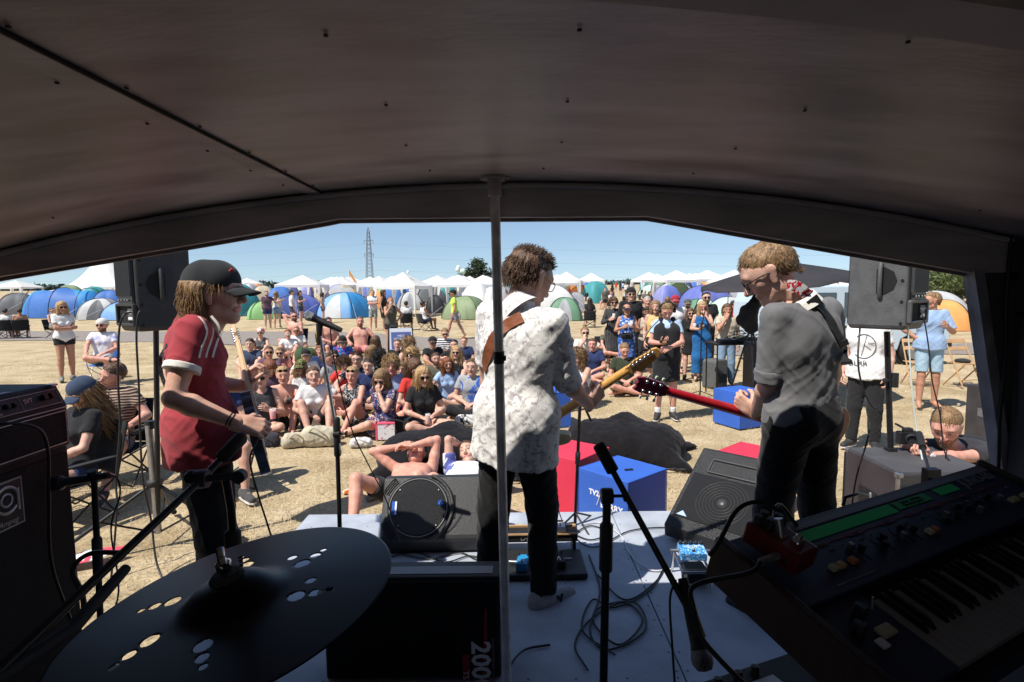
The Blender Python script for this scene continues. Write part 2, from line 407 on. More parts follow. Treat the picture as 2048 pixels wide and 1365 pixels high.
def clumps(acc,roots,dirs,L,r0,seg=4,grav=.5,curl=0.0,rs=None,mi=0,jit=.10):
 """tapered locks of hair, three-sided"""
 rs=rs or np.random.RandomState(3);vs=[];fs=[];b=0
 for p,d in zip(roots,dirs):
  l=L*rs.uniform(.7,1.25);t=nv(d);p=np.array(p,float);ph=rs.rand()*6.28;ring=[]
  a=nv(np.cross(t,rs.randn(3)));c=np.cross(t,a)
  for i in range(seg+1):
   u=i/seg;rr=r0*(1-u)**.7+.0004
   off=curl*(math.sin(ph+u*9)*a+math.cos(ph+u*9)*c)
   for j in range(3):
    an=2.094*j;vs.append(p+off+rr*(math.cos(an)*a+math.sin(an)*c))
   p=p+t*l/seg;t=nv(t+V(0,0,-grav/seg)+rs.randn(3)*jit)
  for i in range(seg):
   for j in range(3):
    q=b+i*3;fs.append((q+j,q+(j+1)%3,q+3+(j+1)%3,q+3+j))
  b+=3*(seg+1)
 if vs:acc.add(np.array(vs),np.array(fs),mi)
def hair_mesh(style,res,rs,detail=1.0):
 """in the head frame"""
 A=Acc();P=[]
 top=[prim((0,-.040,.040),(0,.000,.052),.088,.080,flat=(1,0,0),s=1.02,k=.01)]
 face=[prim((0,.125,-.055),(0,.12,.015),.070,.062,k=.012,sub=True)]
 ear=[prim((s*.09,.03,-.02),(s*.09,.03,-.05),.034,.034,k=.01,sub=True)for s in(-1,1)]
 neck=[prim((0,-.02,-.10),(0,-.02,-.16),.095,.10,k=.01,sub=True)]
 if style in('short','messy','buzz','quiff','curlyshort','afro'):
  g={'buzz':-.006,'short':-.002,'messy':.0,'quiff':-.002,'curlyshort':.016,'afro':.03}[style]
  for p in top:p['ra']+=g;p['rb']+=g
  P=top+[prim((0,-.055,.0),(0,-.060,-.045),.070+g,.052+g,k=.02)]+face+ear+neck
 elif style in('long','wavy','curlylong','bob','mid'):
  g=.008 if style!='curlylong' else .026
  for p in top:p['ra']+=g;p['rb']+=g
  ln={'bob':-.12,'mid':-.105,'long':-.33,'wavy':-.25,'curlylong':-.20}[style]
  P=top+[prim((0,-.05,0),(0,-.085,ln),.080+g,.062+g,flat=(0,1,0),s=1.35,k=.03)]
  fy=-.035 if style=='mid' else 0.0
  for s in(-1,1):P.append(prim((s*.068,.0+fy,.02),(s*.088 if fy==0 else s*.07,.022+fy,ln*.85),.032+g*.6,.024+g*.5,k=.02))
  P+=([prim((s*.10,.045,-.01),(s*.10,.045,-.10),.062,.075,k=.01,sub=True)for s in(-1,1)]if style=='mid' else[])+[prim((0,.135,-.08),(0,.115,.010),.074,.058,k=.012,sub=True),prim((0,.07,-.13),(0,.10,-.3),.06,.06,k=.01,sub=True)]
 elif style in('bun','pony','updo'):
  P=top+[prim((0,-.055,.0),(0,-.060,-.035),.070,.050,k=.02)]+face+ear+neck
  if style=='bun':P.append(prim((0,-.05,.145),(0,-.055,.15),.036,.036,k=.008))
  if style=='updo':P.append(prim((0,-.12,.075),(0,-.125,.07),.045,.045,k=.01))
  if style=='pony':P+=[prim((0,-.12,.04),(0,-.15,-.02),.028,.034,k=.01),prim((0,-.15,-.02),(0,-.135,-.17),.034,.016,k=.01)]
 elif style=='bald':return None
 vs,fs=blob(P,res)
 N=vnormals(vs,fs);s=rs.randint(1000)
 amp=.0015 if detail>2 else{'afro':.010,'curlyshort':.010,'curlylong':.012,'buzz':.001}.get(style,.004)
 vs=vs+N*(amp*wob(vs*V(1,1,.5),s,160 if amp>.008 else 220))[:,None]
 A.add(vs,fs)
 n=int({'buzz':0,'short':260,'messy':420,'quiff':380,'bun':120,'pony':120,'updo':120,'long':300,'wavy':340,'mid':240,'bob':220,'curlyshort':420,'curlylong':620,'afro':600}[style]*detail)
 if n:
  ok=np.where(((N[:,2]>-.6)|(vs[:,2]<0))&((style!='mid')|(vs[:,1]<-.005)|(vs[:,2]>.05)))[0];pick=rs.choice(ok,n);Rt=vs[pick];Nn=N[pick]
  if style in('short','messy','quiff','bun','pony','updo'):
   fl=np.where(vs[pick][:,2:3]<.07,V(0,-.30,-.9)[None],(V(0,.9,.1)if style!='quiff' else V(0,.5,.7))[None]);fl=fl-(fl*Nn).sum(1)[:,None]*Nn*(.9 if style!='quiff' else .2)
   d=fl+Nn*{'messy':.38,'quiff':.30}.get(style,.16)+rs.randn(n,3)*{'messy':.18,'quiff':.14}.get(style,.12)
   clumps(A,Rt-Nn*.004,d,{'messy':.028,'quiff':.030}.get(style,.022),.0042/math.sqrt(max(detail,1)),4,.4,rs=rs)
  elif style in('curlyshort','curlylong','afro'):
   clumps(A,Rt-Nn*.004,Nn+rs.randn(n,3)*.6,.045,.005,5,.6,.010,rs=rs)
  else:
   down=V(0,-.1,-1);d=Nn*(.25 if style!='mid' else .12)+down+rs.randn(n,3)*.10
   clumps(A,Rt-Nn*.003,d,{'mid':.065,'long':.17,'wavy':.13}.get(style,.10),.0055/math.sqrt(max(detail,1)),4,.3,.006 if style=='wavy' else .002,rs=rs,jit=.10 if detail<2 else .04)
 return A.out()
def xf(vs,Rm,t,s=1.0):return vs@(Rm*s).T+np.asarray(t)
# ---------- person
def torso(J,g=1.0,inf=0.0,fem=False,upper=True,lower=True,belly=0.0):
 S=J['s'];rt=J['rt'];fw=J['fw'];up_=J['up'];pe,wa,ch,nb=J['pelvis'],J['waist'],J['chest'],J['neck'];P=[]
 w=.9 if fem else 1.0;i=inf
 def q(a,b,ra,rb,s=1.0,k=.04):P.append(prim(a,b,ra*S*g+i,rb*S*g+i,flat=fw,s=s,k=k*S))
 if lower:
  hw=.078 if fem else .068
  q(pe-rt*hw*S,pe+rt*hw*S,.108,.108,1.12)
  q(pe-fw*.03*S-rt*.06*S,pe-fw*.03*S+rt*.06*S,.098,.098,1.0)
 if upper:
  for sx in(-1,1):
   q(pe+rt*sx*.055*S,wa+rt*sx*.05*S*w,.105,.090*w+belly,1.1)
   q(wa+rt*sx*.05*S*w,ch+rt*sx*.085*S*w,.090*w+belly,.103*w,1.1)
   q(ch+rt*sx*.085*S*w,J['sh'][0 if sx<0 else 1]-rt*sx*.045*S,.094*w,.052*w,1.1,.03)
   if sx>0:q(wa,ch+up_*.02*S,.098*w,.106*w,1.12);q(ch+up_*.07*S-rt*.07*S,ch+up_*.07*S+rt*.07*S,.092,.092,1.12)
   if fem:q(ch+rt*sx*.065*S+fw*.075*S-J['up']*.03*S,ch+rt*sx*.065*S+fw*.085*S-J['up']*.03*S,.048,.046,1.0,.025)
   else:q(ch+rt*sx*.06*S+fw*.05*S,ch+rt*sx*.10*S+fw*.04*S,.058,.05,1.0,.03)
 return P
def build_joints(pelvis,up,rt,s,fem=False):
 J={};up=nv(up);rt=nv(np.asarray(rt,float)-(np.asarray(rt,float)@up)*up);fw=np.cross(up,rt)
 J['s']=s;J['up']=up;J['rt']=rt;J['fw']=fw;p=np.array(pelvis,float)
 J['pelvis']=p;J['waist']=p+up*.14*s;J['chest']=p+up*.34*s;J['neck']=p+up*.515*s
 sw=(.150 if fem else .172)*s;J['sh']=[p+up*.47*s-rt*sw,p+up*.47*s+rt*sw]
 hw=.085*s;J['hi']=[p-rt*hw-up*.02*s,p+rt*hw-up*.02*s]
 return J
def finish_limbs(J,wr,elh,an,knh,toe=None,fem=False):
 s=J['s'];J['el']=[0,0];J['wr']=[0,0];J['kn']=[0,0];J['an']=[0,0];J['toe']=toe
 for i in(0,1):
  J['el'][i],J['wr'][i]=ik(J['sh'][i],wr[i],.285*s,.255*s,elh[i])
  J['kn'][i],J['an'][i]=ik(J['hi'][i],an[i],.43*s,.415*s,knh[i])
 return J
TOPS={}
def make_person(label,J,loc=(0,0,0),rz=0.0,sk='fair',hair='short',hc='brown',fem=False,g=1.0,res=.013,top=None,topm=None,bot=None,botm=None,shoes=None,shoem=None,socks=None,hat=None,hatm=None,glasses=None,beard=0,curl=(.35,.35),palm=None,hdir=None,group=None,fold=.004,seed=0,hres=None,cat='person',belly=0.0,extra=None,hd=1.0,hscale=1.08,sleeve=.55,parent_name='person',collar=None,toplen=0.0,rise=0.0):
 rs=np.random.RandomState(seed+17);s=J['s'];S=s;rt,fw,up=J['rt'],J['fw'],J['up']
 T=thing(parent_name,label,cat,loc,rz,group)
 P=torso(J,g,0,fem,belly=belly)
 Rh=J['Rh'];hp=J['head'];hs=s*hscale
 nk=hp+Rh@(V(0,-.022,-.095)*hs)
 P+=[prim(J['neck']-up*.03*S,nk,.057*S*(.86 if fem else 1),.051*S*(.86 if fem else 1),k=.04*S)]
 P+=[prim(J['neck']-up*.02*S,J['sh'][i]+(rt if i==0 else-rt)*.03*S,.044*S,.046*S*g,k=.020*S)for i in(0,1)]
 a=.9 if fem else 1.0;a*=(0.5+g/2)
 for i in(0,1):
  sh,el,wr_=J['sh'][i],J['el'][i],J['wr'][i];m=sh+(el-sh)*.45
  P+=[prim(sh,m,.054*a*S,.047*a*S,k=.02*S),prim(m,el,.047*a*S,.037*a*S,k=.015*S)]
  m2=el+(wr_-el)*.28
  P+=[prim(el,m2,.038*a*S,.042*a*S,k=.015*S),prim(m2,wr_,.042*a*S,.026*a*S,k=.012*S)]
  hi,kn,an=J['hi'][i],J['kn'][i],J['an'][i]
  lb=g*(1.04 if fem else 1)
  P+=[prim(hi,kn,.088*lb*S,.054*lb*S,k=.02*S)]
  back=nv(np.cross(np.cross(kn-hi,an-kn),an-kn))if np.linalg.norm(np.cross(kn-hi,an-kn))>1e-4 else-fw
  if back@(hi-kn)<0:back=-back
  m3=kn+(an-kn)*.30+back*.012*S
  P+=[prim(kn,m3,.053*lb*S,.056*lb*S,k=.015*S),prim(m3,an,.055*lb*S,.034*S,k=.015*S)]
  td=nv(J['toe'][i]);P+=[prim(an-V(0,0,.0)-td*.04*S,an+td*.06*S-nv(nv(an-kn))*-.0+nv(an-kn)*.025*S,.034*S,.032*S,k=.02*S),prim(an+td*.06*S+nv(an-kn)*.03*S,an+td*.15*S+nv(an-kn)*.045*S,.034*S,.022*S,k=.02*S)]
 A=Acc();vs,fs=blob(P,res);A.add(vs,fs,0)
 hr=hres or res*.55
 v2,f2,m2_=head_mesh(max(hr,.0045 if hr>.0045 else hr),fem,beard);A.add(xf(v2,Rh,hp,hs),f2,m2_)
 for i in(0,1):
  side=-1 if i==0 else 1
  hv,hf=hand_mesh(max(.0035,hr*.8),curl[i],side)
  fd=nv(J['wr'][i]-J['el'][i])if hdir is None or hdir[i]is None else nv(hdir[i])
  pn=(palm[i]if palm is not None and palm[i]is not None else nv(-rt*side*.7-up*.5))
  Rw=rotm(fd,-np.asarray(pn,float));A.add(xf(hv,Rw,J['wr'][i]+fd*.012*S,S*(0.94 if fem else 1.02)),hf,0)
 vs,fs,mi=A.out()
 npmesh('body',vs,fs,[SK[sk],M_eye,M_iris,LIP[sk],HR[hc]],T,mi)
 # ---- hair
 if hair and hair!='bald':
  H=hair_mesh(hair,max(.005,hr),rs,hd)
  if H is not None:
   hv,hf,_=H
   if hat:
    zz=hv[:,2];lim=.055;hv=hv.copy();hv[:,2]=np.where(zz>lim,lim+(zz-lim)*.15,zz);q=zz>lim;hv[q,:2]*=.96
   npmesh('hair',xf(hv,Rh,hp,hs),hf,HR[hc],T)
   # ---- hats
 def HX(p):return hp+Rh@(np.asarray(p,float)*hs)
 if hat:
  hv=[]
  if hat in('cap','capback','capdown'):
   P=[prim((0,-.035,.045),(0,.003,.050),.096,.089,k=.01),None]
   P[1]=prim((0,-.01,-.30),(0,-.01,.030),.3,.3,cap=1,k=.004,sub=True)
   v,f=blob(P,max(.006,hr));hv.append((v,f))
   sg=-1 if hat=='capback' else 1
   br=MB();n=11;pts=[]
   for r_ in range(5):
    for i in range(n):
     an=math.pi*(i/(n-1)-.5)*.86;u=r_/4
     x=math.sin(an)*.080;y=.065+math.cos(an)*.028+u*.078*math.cos(an*.9);pts.append((x,y*sg+(-.015 if sg<0 else 0),.036-u*.022-abs(x)**2*3.2))
   fs_=[(r_*n+i,r_*n+i+1,(r_+1)*n+i+1,(r_+1)*n+i)for r_ in range(4)for i in range(n-1)]
   cp=npmesh('cap',xf(v,Rh,hp,hs),f,hatm,T)
   bo=npmesh('cap_brim',xf(np.array(pts),Rh,hp,hs),np.array(fs_),hatm,cp)
   md=bo.modifiers.new('s','SOLIDIFY');md.thickness=.004
  elif hat in('beanie','scarf','bucket'):
   P=[prim((0,-.035,.050),(0,.000,.055),.100,.094,k=.01),prim((0,-.01,-.30),(0,-.01,.028),.3,.3,cap=1,k=.004,sub=True)]
   v,f=blob(P,max(.006,hr));o=npmesh('headwear',xf(v,Rh,hp,hs),f,hatm,T)
   if hat=='bucket':
    m=MB();m.lathe([(.100,.035),(.135,.012),(.137,.016),(.101,.045)],(0,-.015,0),20,cap=False)
    vv=np.array(m.v);npmesh('hat_brim',xf(vv,Rh,hp,hs),np.array(m.f),hatm,o)
  elif hat=='visor':
   m=MB();m.lathe([(.098,.03),(.101,.065),(.094,.065),(.092,.03)],(0,-.017,0),20,cap=False);vv=np.array(m.v)
   o=npmesh('headwear',xf(vv,Rh,hp,hs),np.array(m.f),hatm,T)
   pts=[];n=9
   for r_ in range(3):
    for i in range(n):
     an=math.pi*(i/(n-1)-.5)*.86;u=r_/2;x=math.sin(an)*.088;pts.append((x,.055+math.cos(an)*.028+u*.07*math.cos(an),.040-u*.02))
   npmesh('visor_brim',xf(np.array(pts),Rh,hp,hs),np.array([(r_*n+i,r_*n+i+1,(r_+1)*n+i+1,(r_+1)*n+i)for r_ in range(2)for i in range(n-1)]),hatm,o)
   # ---- glasses: lenses and temples
 if glasses:
  kind,gm=glasses;zz=.010 if kind!='up' else .075;yy=.098 if kind!='up' else .083;lw,lh=.026,.020
  m=MB()
  for sx in(-1,1):
   c=V(sx*.031,yy,zz);ring=[c+V(math.cos(t)*lw,-abs(math.cos(t)*sx+1 if False else 0)-(0.006 if math.cos(t)*sx>.5 else 0),math.sin(t)*lh)for t in np.linspace(0,2*math.pi,13)[:-1]]
   if kind in('sun','up'):
    m.add([HX(p)for p in ring]+[HX(p-V(0,.003,0))for p in ring],[tuple(range(12)),tuple(range(12,24))[::-1]]+[(i,(i+1)%12,12+(i+1)%12,12+i)for i in range(12)])
   else:m.tube([HX(p)for p in ring+ring[:1]],.0022*hs,5,close=False)
   m.tube([HX((sx*.056,yy-.008,zz+.006)),HX((sx*.080,yy-.065,zz+.006)),HX((sx*.082,yy-.105,zz+(.0 if kind!='up' else .0)))],.0024*hs,5)
  m.tube([HX((-.008,yy,zz+.006)),HX((.008,yy,zz+.006))],.0024*hs,5)
  m.build('sunglasses' if kind!='clear' else 'glasses',gm,T)
  # ---- clothes
 def garment(nm,P,m,f=fold,fr=20.0,r=None):
  v,fc=blob(P,r or res)
  if f:v=folds(v,fc,f,seed*7+len(P),fr)
  return npmesh(nm,v,fc,m,T)
 ci=.010+.002*(res>.012)
 if top in('tee','shirt','rolled','long','tank','bikini','dress','crop'):
  if top=='bikini':
   P=[]
   for sx in(-1,1):
    P.append(prim(J['chest']+rt*sx*.062*S+fw*.075*S-up*.035*S,J['chest']+rt*sx*.066*S+fw*.088*S-up*.03*S,.053*S,.050*S,k=.01))
    P.append(prim(J['chest']+rt*sx*.06*S+fw*.09*S,J['neck']+rt*sx*.045*S+fw*.03*S,.022*S,.010*S,k=.01))
    P.append(prim(J['chest']+rt*sx*.13*S-up*.04*S+fw*.03*S,J['chest']+rt*sx*.05*S-up*.04*S+fw*.085*S,.014*S,.02*S,k=.01))
   garment('bikini_top',P,topm,0)
  else:
   P=torso(J,g,ci,fem,lower=False,belly=belly)
   if top=='crop':P+=[]
   P.append(prim(J['pelvis']+up*.03*S-rt*.07*S,J['pelvis']+up*.03*S+rt*.07*S,.110*S*g+ci+(.012 if toplen else 0),flat=fw,s=1.08,k=.04))
   if collar:P.append(prim(J['neck']-up*.03*S,J['neck']+(nk-J['neck'])*collar,.080*S,.068*S,cap=1,k=.04))
   if toplen:
    for sx in(-1,1):P.append(prim(J['pelvis']+rt*sx*.06*S+up*.05*S,J['pelvis']+rt*sx*.07*S-up*toplen,(.112*S*g+ci+.018),.122*S*g+ci+.018,flat=fw,s=1.02,cap=1,k=.05))
   if top not in('tank','crop'):
    for i in(0,1):P.append(prim(J['neck']-up*.035*S,J['sh'][i]+(rt if i==0 else-rt)*.02*S,.058*S,.052*S*g,k=.022*S))
    if top!='dress':sl_={'tee':sleeve,'shirt':sleeve+.05,'rolled':.88,'long':1.9}[top]
    else:sl_=.4
    for i in(0,1):
     sh,el,wr_=J['sh'][i],J['el'][i],J['wr'][i]
     e=sh+(el-sh)*min(sl_,1)
     P.append(prim(sh-nv(el-sh)*.01,e,.055*S*a+.006,.054*S*a+.006-.008*min(sl_,1)+(.008 if sl_<1 else 0),cap=1 if sl_<=1 else 0,k=.025*S))
     if sl_>1:P.append(prim(el,el+(wr_-el)*(sl_-1),.052*S*a+.004,.044*S*a+.004,cap=1,k=.02*S))
   else:
    for sx in(-1,1):P.append(prim(J['chest']+up*.05*S+rt*sx*.07*S,J['neck']+rt*sx*.07*S-up*.01*S,.07*S,.045*S,flat=fw,s=1.0,k=.02))
    P.append(prim(J['neck']+up*.02*S+fw*.04*S,J['neck']+up*.06*S+fw*.10*S,.075*S,.085*S,k=.01,sub=True))
    for i in(0,1):
     o_=(rt if i else-rt);P.append(prim(J['sh'][i]+o_*.03*S,J['sh'][i]+o_*.03*S-up*.06*S,.066*S,.06*S,k=.01,sub=True))
   if top=='dress':
    kn=(J['kn'][0]+J['kn'][1])/2;hm=(J['hi'][0]+J['hi'][1])/2
    for i in(0,1):P.append(prim(J['hi'][i],J['hi'][i]+(J['kn'][i]-J['hi'][i])*.72,.115*S,.105*S,cap=1,k=.06))
    P.append(prim(hm,hm+(kn-hm)*.72,.11*S,.12*S,cap=1,k=.06))
   garment('dress' if top=='dress' else('shirt' if top in('shirt','rolled','long','tee')else 'top'),P,topm)
 if bot:
  P=[]
  if bot in('shorts','trousers','jeans','longshorts','hot'):
   P=torso(J,g,ci*.7,fem,upper=False)
   if rise:P.append(prim(J['pelvis']+up*rise-rt*.05*S,J['pelvis']+up*rise+rt*.05*S,.108*S*g+.013,flat=fw,s=1.14,cap=0,k=.04));P.append(prim(J['pelvis']+up*(rise+.045),J['pelvis']+up*(rise+.6),.4,cap=2,k=.004,sub=True))
   fr_={'hot':.30,'shorts':.55,'longshorts':.88}.get(bot,2)
   for i in(0,1):
    hi,kn,an=J['hi'][i],J['kn'][i],J['an'][i];lb=g
    if fr_<1:P.append(prim(hi,hi+(kn-hi)*fr_,.094*lb*S+.006,(.094-.030*fr_)*lb*S+.014,cap=1,k=.025))
    else:
     P.append(prim(hi,kn,.094*lb*S+.008,.069*lb*S+.008,k=.025));P.append(prim(kn,kn+(an-kn)*.97,.070*lb*S+.007,.056*S+.006,cap=1,k=.02))
   garment('shorts' if fr_<1 else 'trousers',P,botm)
  elif bot in('skirt','midi','maxi'):
   fr_={'skirt':.8,'midi':1.25,'maxi':1.8}[bot];P=torso(J,g,ci*.7,fem,upper=False)
   for i in(0,1):
    hi,kn,an=J['hi'][i],J['kn'][i],J['an'][i];e=hi+(kn-hi)*min(fr_,1)
    P.append(prim(hi,e,.104*S,.104*S,cap=1 if fr_<=1 else 0,k=.07))
    if fr_>1:P.append(prim(kn,kn+(an-kn)*(fr_-1),.102*S,.115*S,cap=1,k=.09))
   hm=(J['hi'][0]+J['hi'][1])/2;km=(J['kn'][0]+J['kn'][1])/2;P.append(prim(hm,hm+(km-hm)*min(fr_,1),.10*S,.11*S,cap=1,k=.07))
   garment('skirt',P,botm,fold*1.4)
 if shoes:
  for i in(0,1):
   an=J['an'][i];td=nv(J['toe'][i]);dn=nv(J['an'][i]-J['kn'][i]);dn=nv(dn-(dn@td)*td*.8)if abs(dn@td)<.95 else V(0,0,-1)
   P=[prim(an-td*.045*S+dn*.015*S,an+td*.03*S+dn*.02*S,.047*S,.045*S,k=.02),prim(an+td*.03*S+dn*.03*S,an+td*.16*S+dn*.045*S,.043*S,.034*S,k=.02),prim(an-dn*.03*S,an+dn*.01*S,.044*S,.046*S,cap=2,k=.015)]
   o=garment('shoe',P,shoem,0,r=max(.008,res*.7))
   m=MB();sd_=nv(np.cross(td,dn));c0=an+dn*.062*S
   outl=[(-.085,-.028),(-.075,.032),(.02,.036),(.10,.044),(.17,.036),(.195,.0),(.17,-.034),(.10,-.040),(.02,-.034)]
   vs_=[c0+td*x*S+sd_*y*S+dn*z for z in(0,.016)for(x,y)in outl]
   n=len(outl);m.add(vs_,[tuple(range(n)),tuple(range(n,2*n))[::-1]]+[(q,(q+1)%n,n+(q+1)%n,n+q)for q in range(n)])
   m.build('sole',shoes if not isinstance(shoes,(str,bool))else M_white,o)
 if socks:
  for i in(0,1):
   an,kn=J['an'][i],J['kn'][i];u=nv(kn-an);garment('sock',[prim(an,an+u*.10*S,.043*S,.046*S,cap=1,k=.01)],socks,0)
 J['_T']=T;J['_HX']=HX
 return T
 # ---------------------------------------------------------------- ground
def ramp(N,L,src,stops):
 r=N.new('ShaderNodeValToRGB');e=r.color_ramp.elements
 while len(e)<len(stops):e.new(0.5)
 for q,(p,c)in zip(e,stops):q.position=p;q.color=tuple(c)+(1,)
 L.new(src,r.inputs[0]);return r
def ground_mat():
 m=bpy.data.materials.new('dry_grass');m.use_nodes=True;n=m.node_tree;N=n.nodes;L=n.links;b=N['Principled BSDF']
 b.inputs['Roughness'].default_value=0.95;b.inputs['Specular IOR Level'].default_value=0.1
 tc=N.new('ShaderNodeTexCoord')
 def no(s,d=6,st=(1,1,1)):
  mp=N.new('ShaderNodeMapping');mp.inputs['Scale'].default_value=st;L.new(tc.outputs['Object'],mp.inputs[0])
  q=N.new('ShaderNodeTexNoise');q.inputs['Scale'].default_value=s;q.inputs['Detail'].default_value=d;q.inputs['Roughness'].default_value=.65;L.new(mp.outputs[0],q.inputs['Vector']);return q
 a=ramp(N,L,no(1.3,8).outputs[0],[(.3,(.29,.215,.12)),(.5,(.43,.34,.21)),(.7,(.56,.46,.31))])
 f=ramp(N,L,no(34,6).outputs[0],[(.32,(.45,.45,.45)),(.5,(.95,.95,.95)),(.7,(1.25,1.2,1.1))])
 mx=N.new('ShaderNodeMixRGB');mx.blend_type='MULTIPLY';mx.inputs[0].default_value=.85;L.new(a.outputs[0],mx.inputs[1]);L.new(f.outputs[0],mx.inputs[2])
 g=ramp(N,L,no(.35,3).outputs[0],[(.50,(0,0,0)),(.62,(1,1,1))])
 m2=N.new('ShaderNodeMixRGB');m2.inputs[2].default_value=(.47,.375,.245,1);L.new(mx.outputs[0],m2.inputs[1])
 sc_=N.new('ShaderNodeMath');sc_.operation='MULTIPLY';sc_.inputs[1].default_value=.55;L.new(g.outputs[0],sc_.inputs[0]);L.new(sc_.outputs[0],m2.inputs[0])
 L.new(m2.outputs[0],b.inputs['Base Color'])
 bp=N.new('ShaderNodeBump');bp.inputs['Strength'].default_value=.8;bp.inputs['Distance'].default_value=.03;L.new(no(22,8).outputs[0],bp.inputs['Height']);L.new(bp.outputs[0],b.inputs['Normal'])
 return m
M_ground=ground_mat()
ys=np.concatenate([np.linspace(-8,26,60),np.linspace(27,160,60),np.linspace(170,900,20)])
xs=np.concatenate([np.linspace(-700,-40,12)[:-1],np.linspace(-40,40,90),np.linspace(40,700,12)[1:]])
vs=[]
for y in ys:
 for x in xs:vs.append((x,y,gz(y)+(0.012*math.sin(x*1.7+y*.6)*math.cos(y*1.1-x*.5)-.012 if abs(x)<40 else 0)))
nx=len(xs);fs=[(j*nx+i,j*nx+i+1,(j+1)*nx+i+1,(j+1)*nx+i)for j in range(len(ys)-1)for i in range(nx-1)]
g=MB();g.add(vs,fs);go=g.build('ground',M_ground,smooth=True);tag(go,'dry straw coloured festival field',kind='structure')
M_gravel=mat('gravel',(.27,.235,.205),.95,.45,9,.6,40,col2=(.19,.165,.145))
near=[(-60,31.5),(-22,24.2),(-9,20.6),(-2.5,18.2),(3,16.8),(9,15.9),(16,15.6),(30,15)]
far=[(-60,36),(-22,29),(-9,27.0),(-2.5,22.8),(3,20.5),(9,19.2),(16,18.5),(30,18)]
a=spline([(x,y,0)for x,y in near],10);b=spline([(x,y,0)for x,y in far],10);g=MB();vs=[];K=6
for i in range(len(a)):
 for k in range(K+1):
  p=a[i]+(b[i]-a[i])*k/K;jit=.25*math.sin(i*2.3+k*9)if k in(0,K)else 0
  vs.append((p[0],p[1]+jit,gz(p[1])+.006))
g.add(vs,[(i*(K+1)+k,(i+1)*(K+1)+k,(i+1)*(K+1)+k+1,i*(K+1)+k+1)for i in range(len(a)-1)for k in range(K)])
tag(g.build('gravel_track',M_gravel),'grey gravel track across the field',kind='structure')
def blades(n,x0,x1,y0,y1,name,hmax,w,seed,cl):
 r=np.random.RandomState(seed);X=r.uniform(x0,x1,n);Y=y0+(y1-y0)*r.uniform(0,1,n)**1.5
 k=np.sin(X*2.1+np.sin(Y*1.3))*np.sin(Y*1.9+1.3*np.sin(X*.9))+.5*np.sin(X*7+Y*5)*np.sin(Y*6-X*3)+r.randn(n)*.45
 keep=(k>-.2)&~((np.abs(X)<1.6)&(Y<3.9));X=X[keep];Y=Y[keep];n=len(X);k=k[keep]
 an=r.uniform(0,6.28,n);l=r.uniform(.35,1,n)*hmax*(.6+.35*np.clip(k,0,1.4));tl=r.uniform(.3,1.35,n)
 dx,dy=np.cos(an),np.sin(an);Z=np.zeros(n)-.004
 wv=w*r.uniform(.6,1.3,n)
 a_=np.stack([X-dy*wv,Y+dx*wv,Z],1);b_=np.stack([X+dy*wv,Y-dx*wv,Z],1)
 c_=np.stack([X+dx*l*np.sin(tl),Y+dy*l*np.sin(tl),Z+l*np.cos(tl)],1)
 vs=np.stack([a_,b_,c_],1).reshape(-1,3);fs=np.arange(3*n).reshape(-1,3)
 o=npmesh(name,vs,fs,cl,mi=r.randint(0,len(cl),n),smooth=False);tag(o,kind='stuff');return o
straw=[mat('straw_a',(.52,.41,.24),.9,.2,2),mat('straw_b',(.66,.54,.36),.9,.2,2),mat('straw_c',(.42,.33,.20),.9,.2,2),mat('straw_green',(.26,.27,.10),.9,.2,2)]
tag(blades(110000,-5.5,6.5,3.2,11,'dry_grass',.075,.0022,5,[straw[0],straw[1],straw[2],straw[0],straw[1]]),'dry yellow grass blades')
tag(blades(26000,-16,14,10,24,'dry_grass',.09,.006,6,straw[:3]),'dry yellow grass tufts farther off')
# ---------------------------------------------------------------- the open sided wagon round the camera
def zc(x):return EYE+.380-.0656*x*x
M_ceil=mat('ceiling_paint',(.50,.435,.435),.42,.45,2.6,.05,26,col2=(.26,.222,.22),stretch=(1,3.2,1))
nt_=M_ceil.node_tree
M_head=mat('header_board',(.55,.50,.49),.6,.35,3,.12,40,stretch=(1,1,5))
M_wall=mat('dark_wall',(.09,.09,.095),.6,.4,3,.15,30)
M_jamb=mat('worn_white_jamb',(.42,.42,.46),.6,0,7,.3,30,col2=(.12,.11,.12),stretch=(1,1,.5))
M_deck=mat('deck_paint',(.42,.45,.51),.5,.16,4.5,.12,60,col2=(.30,.33,.38))
M_dark=plain('dark_gap',(.01,.01,.01),.9)
wag=thing('stage_wagon','low open sided wagon with grey arched ceiling used as a stage','wagon',(0,0,0))
XL,XR,YB,YF=-2.2,1.80,-1.8,2.08
g=MB();n=40;xs_=np.linspace(XL-.1,XR+.12,n+1);vs=[]
for zo in(0,.03):
 for y in np.linspace(YB,YF+.034,9):
  for x in xs_:vs.append((x,y,zc(x)+zo))
m_=n+1
for l in(0,1):
 for j in range(8):
  for i in range(n):
   q=l*9*m_+j*m_+i;f=(q,q+m_,q+m_+1,q+1)
   g.f.append(f if l==0 else f[::-1]);g.m.append(0);g.sm.append(True)
g.v=vs;g.n=len(vs)
for i in range(n):q=8*m_+i;g.f.append((q,q+9*m_,q+9*m_+1,q+1));g.m.append(0);g.sm.append(False)
g.build('ceiling',M_ceil,wag)
for(x0,wd)in((-.70,.055),(-2.05,.05)):
 g=MB()
 for k in range(16):
  y0=YB+(YF-YB)*k/16;y1=YB+(YF-YB)*(k+1)/16+.0005
  g.box((x0,(y0+y1)/2,zc(x0)-.003),(wd,y1-y0,.005))
 g.build('seam_strip',M_ceil,wag,bevel=.001)
 g=MB();g.box((x0+wd/2+.003,(YB+YF)/2,zc(x0)-.001),(.006,YF-YB,.006));g.build('seam_gap',M_dark,wag)
M_scr=plain('rusty_screw',(.03,.022,.02),.6)
